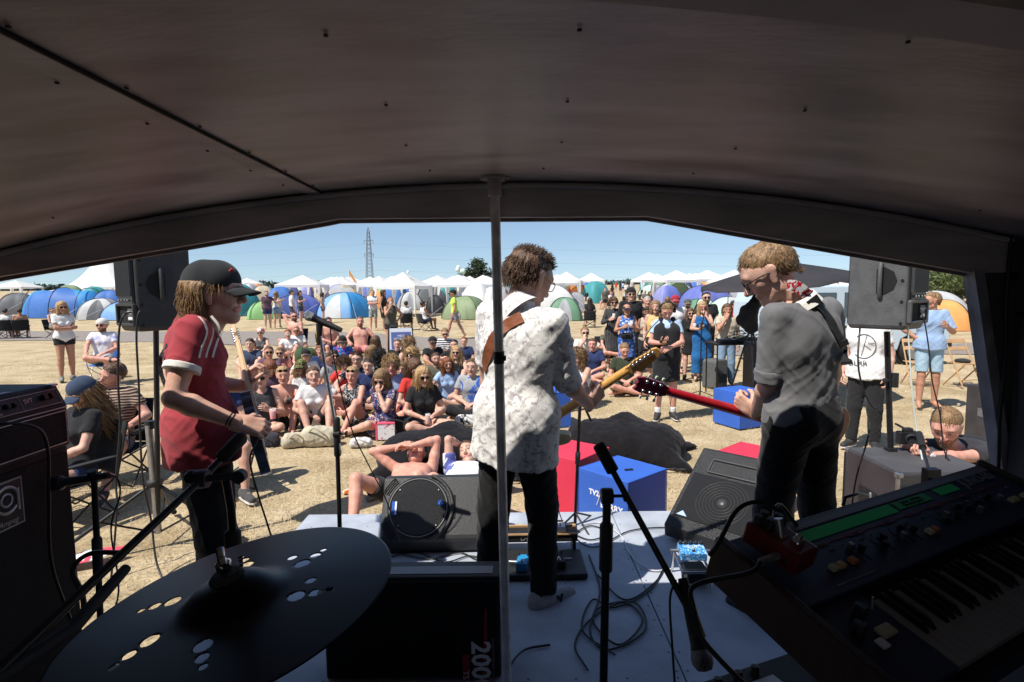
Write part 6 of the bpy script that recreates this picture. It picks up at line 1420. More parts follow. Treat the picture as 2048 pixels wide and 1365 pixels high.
def guitar(name,label,butt,head,face,kind,colr,neckm,headm,tunerm,cat='guitar',Lb=.40,thick=.045,scale=.90):
 """butt: world point of the body centre, head: tip of the headstock, face: direction the strings face"""
 B=Vector(butt);Hh=Vector(head);ax=(Hh-B).normalized();f=Vector(face);f=(f-ax*ax.dot(f)).normalized();sd_=f.cross(ax)
 M=Matrix((sd_,ax,f)).transposed().to_4x4();T=thing(name,label,cat,B);L=(Hh-B).length
 if kind=='single':half=[(0,-.20),(.08,-.205),(.135,-.175),(.165,-.11),(.155,-.04),(.125,.01),(.12,.06),(.15,.12),(.155,.165),(.125,.185),(.085,.15),(.05,.10),(.03,.12)]
 else:half=[(0,-.22),(.09,-.22),(.16,-.18),(.185,-.10),(.165,-.03),(.13,.02),(.125,.07),(.14,.12),(.13,.165),(.10,.185),(.07,.15),(.035,.14)]
 left=half[::-1]if kind!='single' else[(x*.93,y-(.05 if y>.05 else 0))for x,y in half[::-1]]
 poly=half+[(-x,y)for x,y in left if x>0];pl_=spline([(x,y,0)for x,y in poly+poly[:1]],4)[:-1]
 g=MB();g.prism([(p[0]*scale,p[1]*scale)for p in pl_],-thick/2,thick/2,M);bd=g.build('body',colr,T,bevel=.008)
 g=MB();g.prism([(-.06,-.10),(.07,-.12),(.09,.02),(.06,.10),(.03,.13),(-.05,.11)],thick/2,thick/2+.003,M);g.build('pickguard',M_cream if kind=='single' else M_black,T)
 n0,n1=.09,L-.17
 g=MB();vs=[];fs=[];nseg=12
 for i in range(nseg+1):
  t=i/nseg;y=n0+(n1-n0)*t;w_=.029-.007*t;dp=.024-.004*t
  for k in range(9):a=math.pi*k/8;vs.append(M@Vector((math.cos(a)*w_,y,.022-math.sin(a)*dp)))
 g.add(vs,[(i*9+k,i*9+k+1,(i+1)*9+k+1,(i+1)*9+k)for i in range(nseg)for k in range(8)]+[((i+1)*9,(i+1)*9+8,i*9+8,i*9)for i in range(nseg)],0,True);g.build('neck',neckm,T)
 g=MB();g.prism([(-.028,n0),(.028,n0),(.0215,n1),(-.0215,n1)],.0225,.027,M);fb_=g.build('fingerboard',mat('rosewood',(.06,.03,.02),.4,.3,20)if kind!='single' else neckm,T)
 g=MB()
 for i in range(16):y=n1-(n1-n0)*(1-.5**(i/9))*1.4;g.box(M@Vector((0,y,.0275)),(.050,.0018,.0016),M.to_3x3())
 g.build('frets',M_steel,fb_)
 g=MB()
 for i in range(6):g.tube([M@Vector(((i-2.5)*.0075,-.08,.034)),M@Vector(((i-2.5)*.0062,n1+.02,.029))],.0007,4)
 g.build('strings',M_steel,T)
 h0=n1
 if kind=='single':hp=[(-.0215,h0-.01),(.0215,h0-.01),(.026,h0+.03),(.044,h0+.045),(.036,h0+.10),(.022,h0+.165),(.0,h0+.185),(-.022,h0+.178),(-.030,h0+.155),(-.026,h0+.13),(-.030,h0+.05),(-.023,h0+.02)]
 else:hp=[(-.0215,h0-.01),(.0215,h0-.01),(.036,h0+.035),(.040,h0+.13),(.030,h0+.17),(.012,h0+.158),(0,h0+.165),(-.012,h0+.158),(-.030,h0+.17),(-.040,h0+.13),(-.036,h0+.035)]
 g=MB();g.prism(hp,.006,.022,M);hs_=g.build('headstock',headm,T,bevel=.002)
 for i in range(6):
  if kind=='single':x,y,sx=-.026,h0+.035+i*.023,-1
  else:sx=-1 if i<3 else 1;x,y=sx*.030,h0+.045+(i%3)*.038
  g=MB();g.lathe([(.0085,0),(.0085,.012),(.005,.014)],M@Vector((x+(.010 if kind=='single' else-sx*.006),y,.006)),12,rot=M.to_3x3()@Matrix.Rotation(math.pi,3,'X'))
  g.tube([M@Vector((x,y,.0)),M@Vector((x+sx*.018,y,.0))],.0028,6);tn=g.build('tuner',M_chrome,hs_)
  g=MB();g.box(M@Vector((x+sx*.026,y,.0)),(.016,.012,.009),M.to_3x3());g.build('tuner_button',tunerm,tn,bevel=.003)
  g=MB();g.lathe([(.003,0),(.003,.012)],M@Vector((x+(.010 if kind=='single' else-sx*.006),y,.022)),8,rot=M.to_3x3());g.build('string_post',M_chrome,tn)
 return T,M
def grip(P,fd,pn):return Vector(P)-Vector(nv(fd))*.072-Vector(nv(pn))*.034
L0=Vector((W(415,860,2.68).x,2.68,FLOOR));f1=V(.86,.50,0);r1=V(.50,-.86,0)
pel=W(402,862,2.68);nk=W(384,652,2.66)
hp1=W(434,590,2.64)
J=WJ(L0,1.05,pel,nk,r1,hp1,V(.99,.06,-.02),V(.05,0,1),[W(470,850,3.0),W(330,815,2.36)],[W(506,775,3.0),W(474,846,2.44)],[W(470,1070,2.9),W(450,1060,2.5)],[W(435,1230,2.86),W(430,1240,2.62)],[V(.8,.6,0),V(.95,.1,0)])
m1_=make_person('bass player in black cap and maroon jersey with white striped sleeves',J,L0,sk='fair',hair='mid',hc='dblond',res=.0085,hres=.0042,top='tee',topm=M_maroon,bot='trousers',botm=M_jean_blk,shoes=M_white,shoem=M_black,hat='cap',hatm=M_capbl,glasses=('clear',M_frame),curl=(.7,.55),hdir=[V(.1,-.1,.9),V(.80,.30,-.28)],palm=[V(.9,0,0),V(.2,.75,-.6)],fold=.0065,seed=3,hd=9,toplen=.13,sleeve=.58,g=1.10,hscale=1.10)
ch={c.name.split('.')[0]:c for c in m1_.children};bv=hits([ch['shirt']])
J1=J
el,sh=J['el'][1],J['sh'][1];d=nv(el-sh);e=sh+(el-sh)*.58
for i,(a_,b_)in enumerate(((.50,.60),)):
 v_,f_=blob([prim(sh+(el-sh)*.50,sh+(el-sh)*.605,.074,.076,cap=3,k=.004)],.005);npmesh('sleeve_cuff',v_,f_,M_cream,ch['shirt'])
v_,f_=blob([prim(J['sh'][0]+(J['el'][0]-J['sh'][0])*.50,J['sh'][0]+(J['el'][0]-J['sh'][0])*.605,.074,.076,cap=3,k=.004)],.005);npmesh('sleeve_cuff',v_,f_,M_cream,ch['shirt'])
for k in range(3):
 o_=k*15;ribbon(bv,[(392+o_*1.0,628+k*2),(408+o_*.95,645+k*3),(414+o_*.8,665+k*3),(402+o_*.9,700),(398+o_*.9,716)][:5],.011,.002,'sleeve_stripe',M_cream,ch['shirt'],.003)
ribbon(bv,[(334,690),(322,715),(322,745),(332,775)],.016,.004,'strap',mat('beaded_strap',(.05,.055,.07),.4,.5,120,.5,150),m1_,.004)
hx=J['_HX'];g=MB();hs=.0014
for(x,y)in((0,0),(.008,.006),(-.008,.006),(0,.012),(.006,-.008),(-.006,-.008)):g.ball(hx((.030+x*1.0,.072-abs(x)*.4,.088+y)),.0062,8)
g.build('cap_badge',plain('badge_red',(.45,.02,.03),.6),ch['cap'])
g=MB();w_=J['wr'][1];fa=nv(J['wr'][1]-J['el'][1]);M_=Vector(fa).to_track_quat('Z','Y').to_matrix();g.lathe([(.031,-.004),(.034,0),(.031,.004)],w_-fa*.035,20,rot=M_,cap=False);g.lathe([(.031,-.003),(.0335,0),(.031,.003)],w_-fa*.022,20,rot=M_,cap=False);g.build('bracelet',M_black,m1_)
b_=W(512,868,2.66);hd_=W(462,652,3.3)
gt1,Mg1=guitar('bass_guitar','dark bass guitar seen edge on with pale maple neck held by the left player',b_,hd_,V(.90,.30,.1),'single',mat('bass_dark',(.03,.035,.055),.15,.2,3,spec=.8),mat('maple_pale',(.62,.40,.22),.35,.1,12),mat('maple_pale',(.62,.40,.22)),M_chrome,scale=.92)
L0=Vector((W(1035,842,2.68).x,2.68,FLOOR));r2=V(.86,-.50,0)
hp2=W(1060,561,2.71)
J=WJ(L0,1.03,W(1032,838,2.70),W(1043,622,2.65),r2,hp2,V(.72,.56,-.40),V(.26,.20,.93),[W(905,800,2.80),W(1082,812,2.5)],[W(985,850,2.98),grip(W(1190,782,2.885),(.60,.30,.60),(-.25,.85,.35))],[W(985,1010,2.95),W(1090,1020,2.85)],[W(975,1205,2.74),W(1088,1190,2.70)],[V(.3,.9,0),V(.72,.55,0)])
m2_=make_person('guitarist in loose leaf print shirt seen from behind with brown strap',J,L0,sk='fair',hair='quiff',hc='brown',res=.0085,hres=.0042,top='rolled',topm=M_leaf,bot='trousers',botm=M_trous,shoes=M_white,shoem=mat('suede_grey',(.36,.36,.37),.9,.2,20,.2,100),glasses=('clear',mat('gold_wire',(.45,.30,.12),.3,0,metal=1.0)),curl=(.6,.95),hdir=[V(.6,.3,-.2),V(.60,.30,.60)],palm=[V(.1,-.9,-.3),V(-.25,.85,.35)],fold=.0055,collar=.72,seed=5,hd=7,toplen=.20,g=1.02,hscale=1.10)
J2=J;ch={c.name.split('.')[0]:c for c in m2_.children};bv=hits([ch['shirt']])
v_,f_=blob([prim(J['el'][i]-nv(J['el'][i]-J['sh'][i])*.045+nv(J['wr'][i]-J['el'][i])*.03*0,J['el'][i]+nv(J['wr'][i]-J['el'][i])*.035,.066,.064,cap=1,k=.01)for i in(1,)],.006);npmesh('rolled_cuff',folds(v_,f_,.004,5),f_,M_leaf,ch['shirt'])
ribbon(bv,[(1044,634),(1020,646),(1003,660),(986,680),(974,712),(968,738)],.052,.004,'strap',mat('brown_leather',(.26,.085,.035),.45,.25,14,.15,80),m2_,.006)
g=MB()
nb_=J['neck'];cr=nv(J['head']+J['Rh']@V(0,-.03,-.13)-nb_);Mq=Vector(cr).to_track_quat('Z','Y').to_matrix();g.lathe([(.082,-.02),(.072,.012),(.064,.052),(.067,.053),(.078,.014),(.094,-.02)],nb_+cr*.018,28,rot=Mq,cap=False);g.build('collar',M_leaf,ch['shirt'])
for sh_ in[c for c in m2_.children if c.name.startswith('shoe')]:pass
an=J['an'][1];td=nv(J['toe'][1]);side_=V(td[1],-td[0],0);p=Vector(an+td*.055+side_*.046+V(0,0,-.022));Mn=frame(p,td,(0,0,1))
text('N',.055,Mn@Matrix.Translation((0,0,.002)),M_black,[c for c in m2_.children if c.name.startswith('shoe')][1],name='shoe_letter',font_shear=.2,bold=.002,depth=.004)
gt2,Mg2=guitar('electric_guitar','electric guitar with amber maple neck and black tuners held by the middle guitarist',W(1060,870,2.98),W(1316,706,2.78),V(-.12,.98,.15),'single',mat('body_cream',(.62,.52,.30),.25,.1,5),mat('maple_amber',(.62,.33,.09),.3,.15,14,stretch=(4,1,4)),mat('maple_amber',(.6,.3,.1)),M_black,scale=.95)
L0=Vector((W(1600,835,2.60).x,2.60,FLOOR));r3=V(.90,.43,0)
J=WJ(L0,1.02,W(1602,838,2.60),W(1606,607,2.58),r3,W(1536,549,2.60),V(-.80,.26,-.58),V(-.52,.10,.85),[W(1552,790,2.44),W(1720,800,2.75)],[grip(W(1484,800,2.80),(-.62,.35,.45),(.25,.85,.40)),W(1660,850,3.0)],[W(1535,1020,2.7),W(1640,1020,2.85)],[W(1528,1215,2.55),W(1638,1200,2.70)],[V(-.5,.8,0),V(0,.98,0)])
m3_=make_person('guitarist in rolled grey shirt and black trousers looking down, at right',J,L0,sk='fair',hair='short',hc='dblond',res=.0085,hres=.0042,top='rolled',topm=M_cham,bot='trousers',botm=M_trous,shoes=M_white,shoem=M_black,glasses=('clear',M_frame),curl=(.9,.6),hdir=[V(-.62,.35,.45),V(-.5,.3,-.3)],palm=[V(.25,.85,.40),V(0,-.9,-.3)],fold=.0058,collar=.35,seed=8,hd=7,g=1.04,hscale=1.12,rise=.075)
J3=J;ch={c.name.split('.')[0]:c for c in m3_.children};bv=hits([ch['shirt'],ch['trousers']])
v_,f_=blob([prim(J['el'][i]-nv(J['el'][i]-J['sh'][i])*.06,J['el'][i]-nv(J['el'][i]-J['sh'][i])*.002,.068,.066,cap=3,k=.01)for i in(0,)],.006);npmesh('rolled_cuff',folds(v_,f_,.004,5),f_,M_cham,ch['shirt'])
M_strapr=floral('strap_red_white',(.75,.73,.72),[(.55,.02,.03)],26,.52,.02);M_web=mat('black_webbing',(.012,.012,.013),.7,.2,100,.4,300)
ribbon(bv,[(1574,571),(1590,572),(1608,583),(1624,598)],.048,.005,'strap',M_strapr,m3_,.006)
ribbon(bv,[(1624,598),(1645,620),(1662,645),(1676,672),(1688,700),(1694,730)],.046,.004,'strap',M_web,m3_,.006)
q,n__=onsurf(bv,1629,606,.012);g=MB();Mq=frame(q,(.6,0,-.8),(.8,0,.6));g.prism([(-.026,-.028),(.026,-.028),(.026,.028),(-.026,.028)],-.003,.006,Mq);g.build('strap_buckle',M_black,m3_,origin=m3_.location,bevel=.002)
q,n__=onsurf(bv,1684,688,.012);g=MB();Mq=frame(q,(.4,0,-.9),(.9,0,.4));g.prism([(-.014,-.028),(.014,-.028),(.014,.028),(-.014,.028)],-.003,.006,Mq);g.build('strap_buckle',M_black,m3_,origin=m3_.location,bevel=.002)
nb_=J['neck'];cr=nv(J['head']+J['Rh']@V(0,-.03,-.13)-nb_);Mq=Vector(nv(cr+V(0,0,.6))).to_track_quat('Z','Y').to_matrix();g=MB();g.lathe([(.082,-.014),(.074,.012),(.070,.034),(.073,.035),(.080,.012),(.09,-.016)],nb_+cr*.015,28,rot=Mq,cap=False);g.build('collar',M_cream,ch['shirt'])
gt3,Mg3=guitar('electric_guitar','cherry red electric guitar with red neck and pale green tuner buttons',W(1612,862,2.90),W(1272,768,2.62),V(-.10,.97,.22),'double',mat('cherry_body',(.16,.012,.015),.2,.25,5,spec=.7),mat('cherry_neck',(.48,.012,.02),.18,.15,8,spec=.7),mat('cherry_head',(.17,.012,.03),.15,.25,8,spec=.8),mat('tuner_green',(.50,.60,.45),.4,0),scale=1.0)
cable([W(1740,845,2.75),W(1735,880,2.7),W(1712,960,2.7),W(1700,1050,2.65),W(1690,1150,2.6)],.004,'guitar_lead','black lead running down behind the right guitarist')
cable([W(515,880,2.45),W(500,920,2.4),W(515,985,2.4),W(540,1065,2.4),W(560,1130,2.4)],.0042,'guitar_lead','black lead hanging from the dark bass guitar')
# ---------------------------------------------------------------- props in front of the stage
def cube_seat(label,p,rz,colr,size=.5,name='cube_seat',words=None):
 T=thing(name,label,'cube seat',(p[0],p[1],0),rz);s=size;g=MB();g.box((0,0,s/2),(s,s,s));o=g.build('cover',colr,T,bevel=.012)
 g=MB()
 for x,y in((-1,-1),(1,-1),(1,1),(-1,1)):g.tube([(x*s*.499,y*s*.499,.02),(x*s*.499,y*s*.499,s-.01)],.0035,5)
 for(a,b)in(((-1,-1),(1,-1)),((1,-1),(1,1)),((1,1),(-1,1)),((-1,1),(-1,-1))):g.tube([(a[0]*s*.497,a[1]*s*.497,s-.003),(b[0]*s*.497,b[1]*s*.497,s-.003)],.0035,5)
 g.build('piping',colr,T);return T
M_cb=mat('cube_blue',(.035,.12,.50),.6,.10,3,.12,40);M_cr=mat('cube_red',(.62,.035,.075),.6,.10,3,.12,40)
nr=G(1265,970,.5);lf=G(1162,938,.5);rt=G(1327,935,.5);ce=(lf+rt)/2;u=(nr-lf).normalized();azc=math.atan2(u.y,u.x)
cb=cube_seat('bright blue cube with white lettering standing before the deck',(ce.x,ce.y),azc,M_cb)
Mt=frame((0,-.252,.295),(1,0,0),(0,0,1));text('TV2',.060,Mt@Matrix.Translation((-.08,.040,0)),M_white,cb,name='lettering',bold=.002);text('LORRY',.070,Mt@Matrix.Translation((.095,-.035,0)),M_white,cb,name='lettering',bold=.002)
g=MB();g.tube([Mt@Vector((-.05,-.05,.001)),Mt@Vector((-.005,.07,.001))],.004,5);g.build('slash',M_white,cb)
T=thing('phone','small black phone left on top of the blue cube','phone',(ce.x+.04,ce.y-.06,.502),.2);g=MB();g.box((0,0,.005),(.07,.022,.010));g.build('body',M_black,T,bevel=.003)
cube_seat('pinkish red cube between the middle guitarist and the blue cube',(.50,4.98),R(50),M_cr,.52)
cube_seat('pinkish red cube half hidden behind the right wedge monitor',(2.12,4.88),R(42),M_cr)
cube_seat('blue cube far behind the guitarist elbow',(.50,8.05),R(20),M_cb)
cube_seat('blue cube seen below the red guitar neck',(3.22,7.95),R(24),M_cb)
def beanbag(label,p,size,rz,seed):
 T=thing('bean_bag',label,'bean bag',p,rz);a,b,c=size;rs=np.random.RandomState(seed)
 P=[prim((-a*.22,0,c*.28),(a*.22,0,c*.28),b*.36,b*.36,flat=(0,0,1),s=1.4,k=.15),prim((0,0,c*.3),(0,b*.1,c*.72),b*.34,b*.14,k=.2)]
 for sx,sy in((-1,-1),(1,-1),(1,1),(-1,1)):P.append(prim((sx*a*.25,sy*b*.2,c*.2),(sx*a*.5,sy*b*.48,.03),b*.20,.035,flat=(0,0,1),s=1.3,k=.12))
 P.append(prim((0,0,-1.0),(0,0,-.02),3,3,cap=1,k=.01,sub=True))
 v,f=blob(P,.022);v=folds(v,f,.013,seed,20,(1,1,.6));v[:,2]=np.maximum(v[:,2],.004);npmesh('cover',v,f,cloth('bean_black',(.011,.010,.012),.4),T)
 g=MB();g.tube([(a*.5,-b*.48,.035),(a*.25,-b*.55,.03),(0,-b*.5,.04),(-a*.25,-b*.55,.03),(-a*.5,-b*.48,.035)],.012,6)
 for x in(-.4,.0,.4):g.lathe([(.014,0),(.022,.003),(.014,.006)],(a*x,-b*.50,.045),12)
 g.build('eyelet_hem',M_black,T);return T
beanbag('black bean bag slumped on the grass behind the two cubes',(1.30,6.55,0),(1.55,1.0,.46),R(-20),3)
beanbag('long black bean bag under the two sunbathing men',(-.70,6.1,0),(1.75,1.1,.46),R(4),6)
def bag(name,label,cat,p,size,m,rz=0,seed=1,strap=None):
 T=thing(name,label,cat,p,rz);a,b,c=size
 P=[prim((-a*.25,0,c*.4),(a*.25,0,c*.4),c*.42,c*.38,k=.05),prim((-a*.3,0,c*.2),(a*.3,-b*.1,c*.2),c*.3,c*.3,k=.05),prim((0,0,-1),(0,0,0),2,2,cap=1,k=.005,sub=True)]
 v,f=blob(P,.012);v=folds(v,f,.010,seed,22);v[:,2]=np.maximum(v[:,2],.003);npmesh('body',v,f,m,T)
 g=MB();g.tube(spline([(-a*.3,-b*.3,c*.6),(-a*.1,-b*.5,c*.85),(a*.15,-b*.55,c*.6),(a*.3,-b*.3,c*.3)],6),.010,6);g.build('strap',strap or m,T);return T
M_canv=cloth('canvas_beige',(.50,.45,.34),.2)
p=G(640,890);bag('canvas_bag','beige canvas rucksack on the grass in front of the white V neck girl','bag',(p.x,p.y,0),(.42,.3,.30),M_canv,.2,3)
p=G(592,893);bag('canvas_bag','smaller beige canvas bag left of the beige rucksack','bag',(p.x,p.y,0),(.30,.25,.22),M_canv,.6,4)
p=G(530,892);bag('dark_bag','dark bag with a metal ring beside the bass guitar body','bag',(p.x,p.y,0),(.40,.3,.22),cloth('bag_dark',(.035,.035,.045)),.1,5)
p=G(800,868);bag('jacket_heap','heap of black jackets beside the floral dress','jacket',(p.x+.05,p.y,0),(.95,.5,.30),cloth('jacket_black',(.022,.022,.024)),.1,6)
p=G(725,868);bag('jacket_heap','small dark jacket heap left of the pink edged box','jacket',(p.x,p.y,0),(.35,.3,.16),cloth('jacket_grey',(.06,.06,.07)),.4,7)
p=G(722,893);bag('white_shoes','crumpled white shoes and cloth on the grass','shoes',(p.x,p.y,0),(.30,.22,.14),cloth('offwhite',(.62,.60,.58)),.3,8)
p=G(935,852);bag('plastic_bag','silver and black plastic bag beside the grey shirt man','bag',(p.x,p.y,0),(.36,.25,.20),floral('foil',(.6,.6,.6),[(.05,.05,.05)],9,.45),.2,9)
p=G(874,743);bag('tote_bag','black tote bag with white letters leaning by the black capped man','bag',(p.x,p.y+.4,0),(.45,.2,.42),cloth('tote_black',(.02,.02,.022)),-.2,10)
T=bpy.data.objects['tote_bag'];text('AFFA',.15,frame((0,-.20,.20),(1,0,.25),(0,.25,1)),M_white,T)
p=G(612,672);bag('rucksack','dark green rucksack beside the yellow chair','bag',(W(612,690,15.2).x,15.2,0),(.35,.3,.55),cloth('ruck_green',(.05,.09,.04)),0,11)
p=G(770,880);T=thing('pink_box','white box with a pink edge standing by the floral dress','box',(p.x,p.y+.05,0),.15);g=MB();g.box((0,0,.11),(.24,.10,.22));g.build('carton',floral('box_print',(.72,.72,.74),[(.6,.15,.2)],14,.42),T,bevel=.003);g=MB();g.box((-.115,-.003,.11),(.02,.104,.224));g.box((0,-.003,.215),(.242,.104,.014));g.build('pink_edge',plain('pink',(.75,.10,.18),.5),T)
def cup(name,label,M,h=.12,r=.04,liquid=(.75,.05,.03),fill=.7,up=None):
 T=thing(name,label,'cup',M);g=MB();g.lathe([(r*.72,0),(r,h),(r*.97,h),(r*.69,.003)],(0,0,0),18,cap=False);
 pm=bpy.data.materials.get('clear_plastic')
 if pm is None:pm=mat('clear_plastic',(.9,.9,.9),.1,0,alpha=.28)
 g.build('cup_wall',pm,T);g=MB();g.lathe([(r*.70,.002),(r*(.72+.28*fill)*.97,h*fill)],(0,0,0),18);g.build('drink',plain('drink_%d%d'%(int(liquid[0]*99),int(liquid[1]*99)),liquid,.2),T);return T
def bottle(label,p,col=(.6,.7,.8)):
 T=thing('bottle',label,'bottle',p);g=MB();g.lathe([(.001,0),(.032,.002),(.033,.13),(.028,.16),(.013,.19),(.013,.205)],(0,0,0),14,cap=False);g.build('body',mat('bottle%d'%int(col[0]*99),col,.15,0,alpha=.6),T);g=MB();g.lathe([(.015,.203),(.015,.222)],(0,0,0),12);g.build('cap',M_white,T)
p=G(798,875);T=thing('can','crushed drink can lying by the jackets','can',(p.x-.3,p.y,.03));g=MB();g.lathe([(.026,-.055),(.031,-.045),(.030,0),(.032,.045),(.026,.055)],(0,0,0),14,rot=Matrix.Rotation(R(90),3,'Y'));g.build('body',M_steel,T)
p=G(700,986);T=thing('drink_carton','flattened orange and white carton on the shaded grass','carton',(p.x,p.y,.02),.4);g=MB();g.box((0,0,0),(.13,.07,.03),taper=.8);g.build('body',floral('carton_print',(.65,.62,.6),[(.75,.18,.03)],22,.5),T,bevel=.004)
p=G(742,1000);T=thing('litter','torn dark paper lying on the shaded grass','litter',(p.x,p.y,.015),.9);g=MB();g.add([(-.08,-.04,0),(.05,-.05,.02),(.09,.02,0),(.02,.05,.035),(-.05,.03,.01)],[(0,1,2,3,4)]);g.build('paper',mat('litter_dark',(.16,.13,.10),.9,.3,20),T,solid=.003)
p=G(175,1130);T=thing('litter','red and white plastic wrapper lying on the grass','litter',(p.x,p.y,.03),.5);g=MB();g.add([(-.22,-.06,0),(.10,-.07,.03),(.24,.02,.05),(.02,.07,.06),(-.18,.05,.02)],[(0,1,2,3,4)]);g.build('wrapper',floral('wrapper',(.7,.68,.68),[(.7,.08,.12)],7,.5),T,solid=.004)
sp=GT(803,731);T=thing('signboard','blue poster on a black framed A board behind the crowd','signboard',(sp.x,sp.y,0),R(16));hh=1.02
for i,(s_,nm)in enumerate(((-1,'front_panel'),(1,'back_panel'))):
 M1=Matrix.Translation((0,s_*.22,0))@Matrix.Rotation(R(-12.5*s_*-1),4,'X')if False else Matrix.Rotation(0,4,'X')
 a=Vector((-.33,s_*.25,0));b=Vector((.33,s_*.25,0));c=Vector((.30,s_*.02,hh));d=Vector((-.30,s_*.02,hh));g=MB();g.tube([a,d+Vector((0,0,-.06)),d+Vector((.05,0,0)),c+Vector((-.05,0,0)),c+Vector((0,0,-.06)),b],.014,8);g.build('frame',M_blackm,T)
 g=MB();al,be=.16,.95;q=[a.lerp(d,al)+Vector((.02,0,0)),b.lerp(c,al)-Vector((.02,0,0)),b.lerp(c,be)-Vector((.02,0,0)),a.lerp(d,be)+Vector((.02,0,0))];o_=Vector((0,.012*-s_,0));g.add(q+[x-o_ for x in q],[(0,1,2,3),(7,6,5,4),(0,4,5,1),(1,5,6,2),(2,6,7,3),(3,7,4,0)]);pn=g.build(nm,mat('board_grey',(.35,.35,.36),.6,.1)if s_>0 else plain('poster_rim',(.62,.65,.7),.5),T)
 if s_<0:
  M2=frame((a+b+c+d)/4+Vector((0,-.010,.03)),(1,0,0),(0,.23,hh));g=MB();g.prism([(-.25,-.33),(.25,-.33),(.25,.34),(-.25,.34)],0,.003,M2);ps=g.build('poster',mat('poster_blue',(.10,.13,.33),.5,.1),T)
  g=MB();g.prism([(-.25,-.33),(.25,-.33),(.25,-.14),(-.25,-.10)],.0035,.005,M2);g.build('poster_foot',mat('poster_grey',(.42,.46,.52),.6,.2),ps);g=MB();g.prism([(-.12,-.12),(.12,-.12),(.12,-.02),(-.12,-.02)],.0045,.006,M2);g.build('poster_card',M_white,ps)
  text('MEET\nDEGSHAVE',.075,M2@Matrix.Translation((0,.20,.004)),M_white,ps)
def camp_chair(label,p,rz,col='black',seat=.36,w=.56,back=.45,group='folding camp chairs in the audience',recline=.25):
 T=thing('camp_chair',label,'camp chair',p,rz,group);m=cloth('chair_'+col,{'black':(.022,.022,.025),'yellow':(.60,.42,.06),'blue':(.04,.14,.50),'grey':(.10,.10,.11)}[col]);hw=w/2
 g=MB();vs=[];n=8
 for j in range(n+1):
  for i in range(n+1):u,v=i/n-.5,j/n;vs.append((u*w,-.22+v*.46,seat+.02-.05*math.cos(u*math.pi)*math.sin(v*math.pi)))
 g.add(vs,[(j*(n+1)+i,j*(n+1)+i+1,(j+1)*(n+1)+i+1,(j+1)*(n+1)+i)for j in range(n)for i in range(n)],0,True);g.build('seat',m,T,solid=.006)
 g=MB();vs=[]
 for j in range(n+1):
  for i in range(n+1):u,v=i/n-.5,j/n;vs.append((u*w,-.22-recline*v*back-.05*math.cos(u*math.pi),seat+.02+v*back))
 g.add(vs,[(j*(n+1)+i,j*(n+1)+i+1,(j+1)*(n+1)+i+1,(j+1)*(n+1)+i)for j in range(n)for i in range(n)],0,True);g.build('backrest',m,T,solid=.006)
 for(a,b)in(((-hw,-.20,.01),(hw,-.20,seat)),((hw,-.20,.01),(-hw,-.20,seat)),((-hw,.24,.01),(hw,.24,seat)),((hw,.24,.01),(-hw,.24,seat)),((-hw,-.20,.01),(-hw,.24,seat+.02)),((-hw,.24,.01),(-hw,-.20,seat+.02)),((hw,-.20,.01),(hw,.24,seat+.02)),((hw,.24,.01),(hw,-.20,seat+.02))):
  g=MB();g.tube([a,b],.009,6);g.build('leg',M_blackm if col!='blue' else M_steel,T)
 for s_ in(-1,1):
  g=MB();g.tube([(s_*hw,-.22-recline*back,seat+back+.02),(s_*hw,-.21,seat)],.009,6);g.build('back_post',M_blackm,T)
  g=MB();g.box((s_*(hw+.01),.02,seat+.20),(.07,.46,.014));g.tube([(s_*hw,.24,seat),(s_*hw,.24,seat+.20)],.008,6);g.build('armrest',m,T)
 return T
def wood_chair(label,p,rz):
 T=thing('wooden_folding_chair',label,'folding chair',p,rz,'wooden folding chairs by the van');w_=.42
 for s_ in(-1,1):
  g=MB();g.tube([(s_*w_/2,.20,.01),(s_*w_/2,-.22,.88)],.014,6);g.build('back_leg',M_wood,T);g=MB();g.tube([(s_*w_*.44,-.24,.01),(s_*w_*.44,.18,.45)],.014,6);g.build('front_leg',M_wood,T)
 for i in range(5):g=MB();g.box((0,-.16+i*.085,.46),(w_*.92,.07,.015));g.build('seat_slat',M_wood,T,bevel=.003)
 for z,y in((.86,-.21),(.72,-.145)):g=MB();g.box((0,y,z),(w_,.016,.075),Matrix.Rotation(R(25),3,'X'));g.build('back_slat',M_wood,T,bevel=.003)
 g=MB();g.tube([(-w_/2,.13,.15),(w_/2,.13,.15)],.010,6);g.build('stretcher',M_wood,T)
p=G(1835,772);wood_chair('wooden folding chair left of the man in the blue shirt',(p.x,p.y,0),R(170));p=G(1925,774);wood_chair('wooden folding chair right of the man in the blue shirt',(p.x,p.y,0),R(190))
T=thing('bag_on_chair','dark flat cap lying on the right wooden chair','cap',(p.x-.03,p.y,.47));g=MB();g.ball((0,0,.03),.13,16,sz=.35);g.build('crown',M_capbl,T)
p=G(1975,905);T=thing('floor_speaker','dark wooden speaker box standing behind the right wagon post','loudspeaker',(p.x+.22,p.y+.1,0),R(10));g=MB();g.box((0,0,.38),(.5,.45,.76));g.build('cabinet',M_sub,T,bevel=.01);g=MB();g.box((-.252,0,.45),(.006,.14,.10));g.build('side_handle',M_steel,T);g=MB();g.box((0,-.23,.38),(.44,.01,.68));g.build('grille',M_grille,T)
tp=W(1468,690,10.3);T=thing('gear_table','black table with mixing gear and tangled leads behind the crowd','table',(tp.x+.12,10.3,0),R(3))
g=MB();g.box((0,0,.93),(1.15,.55,.03));g.build('table_top',M_blackm,T)
for x,y in((-.53,-.24),(.53,-.24),(.53,.24),(-.53,.24)):g=MB();g.tube([(x,y,0),(x,y,.92)],.014,6);g.build('leg',M_blackm,T)
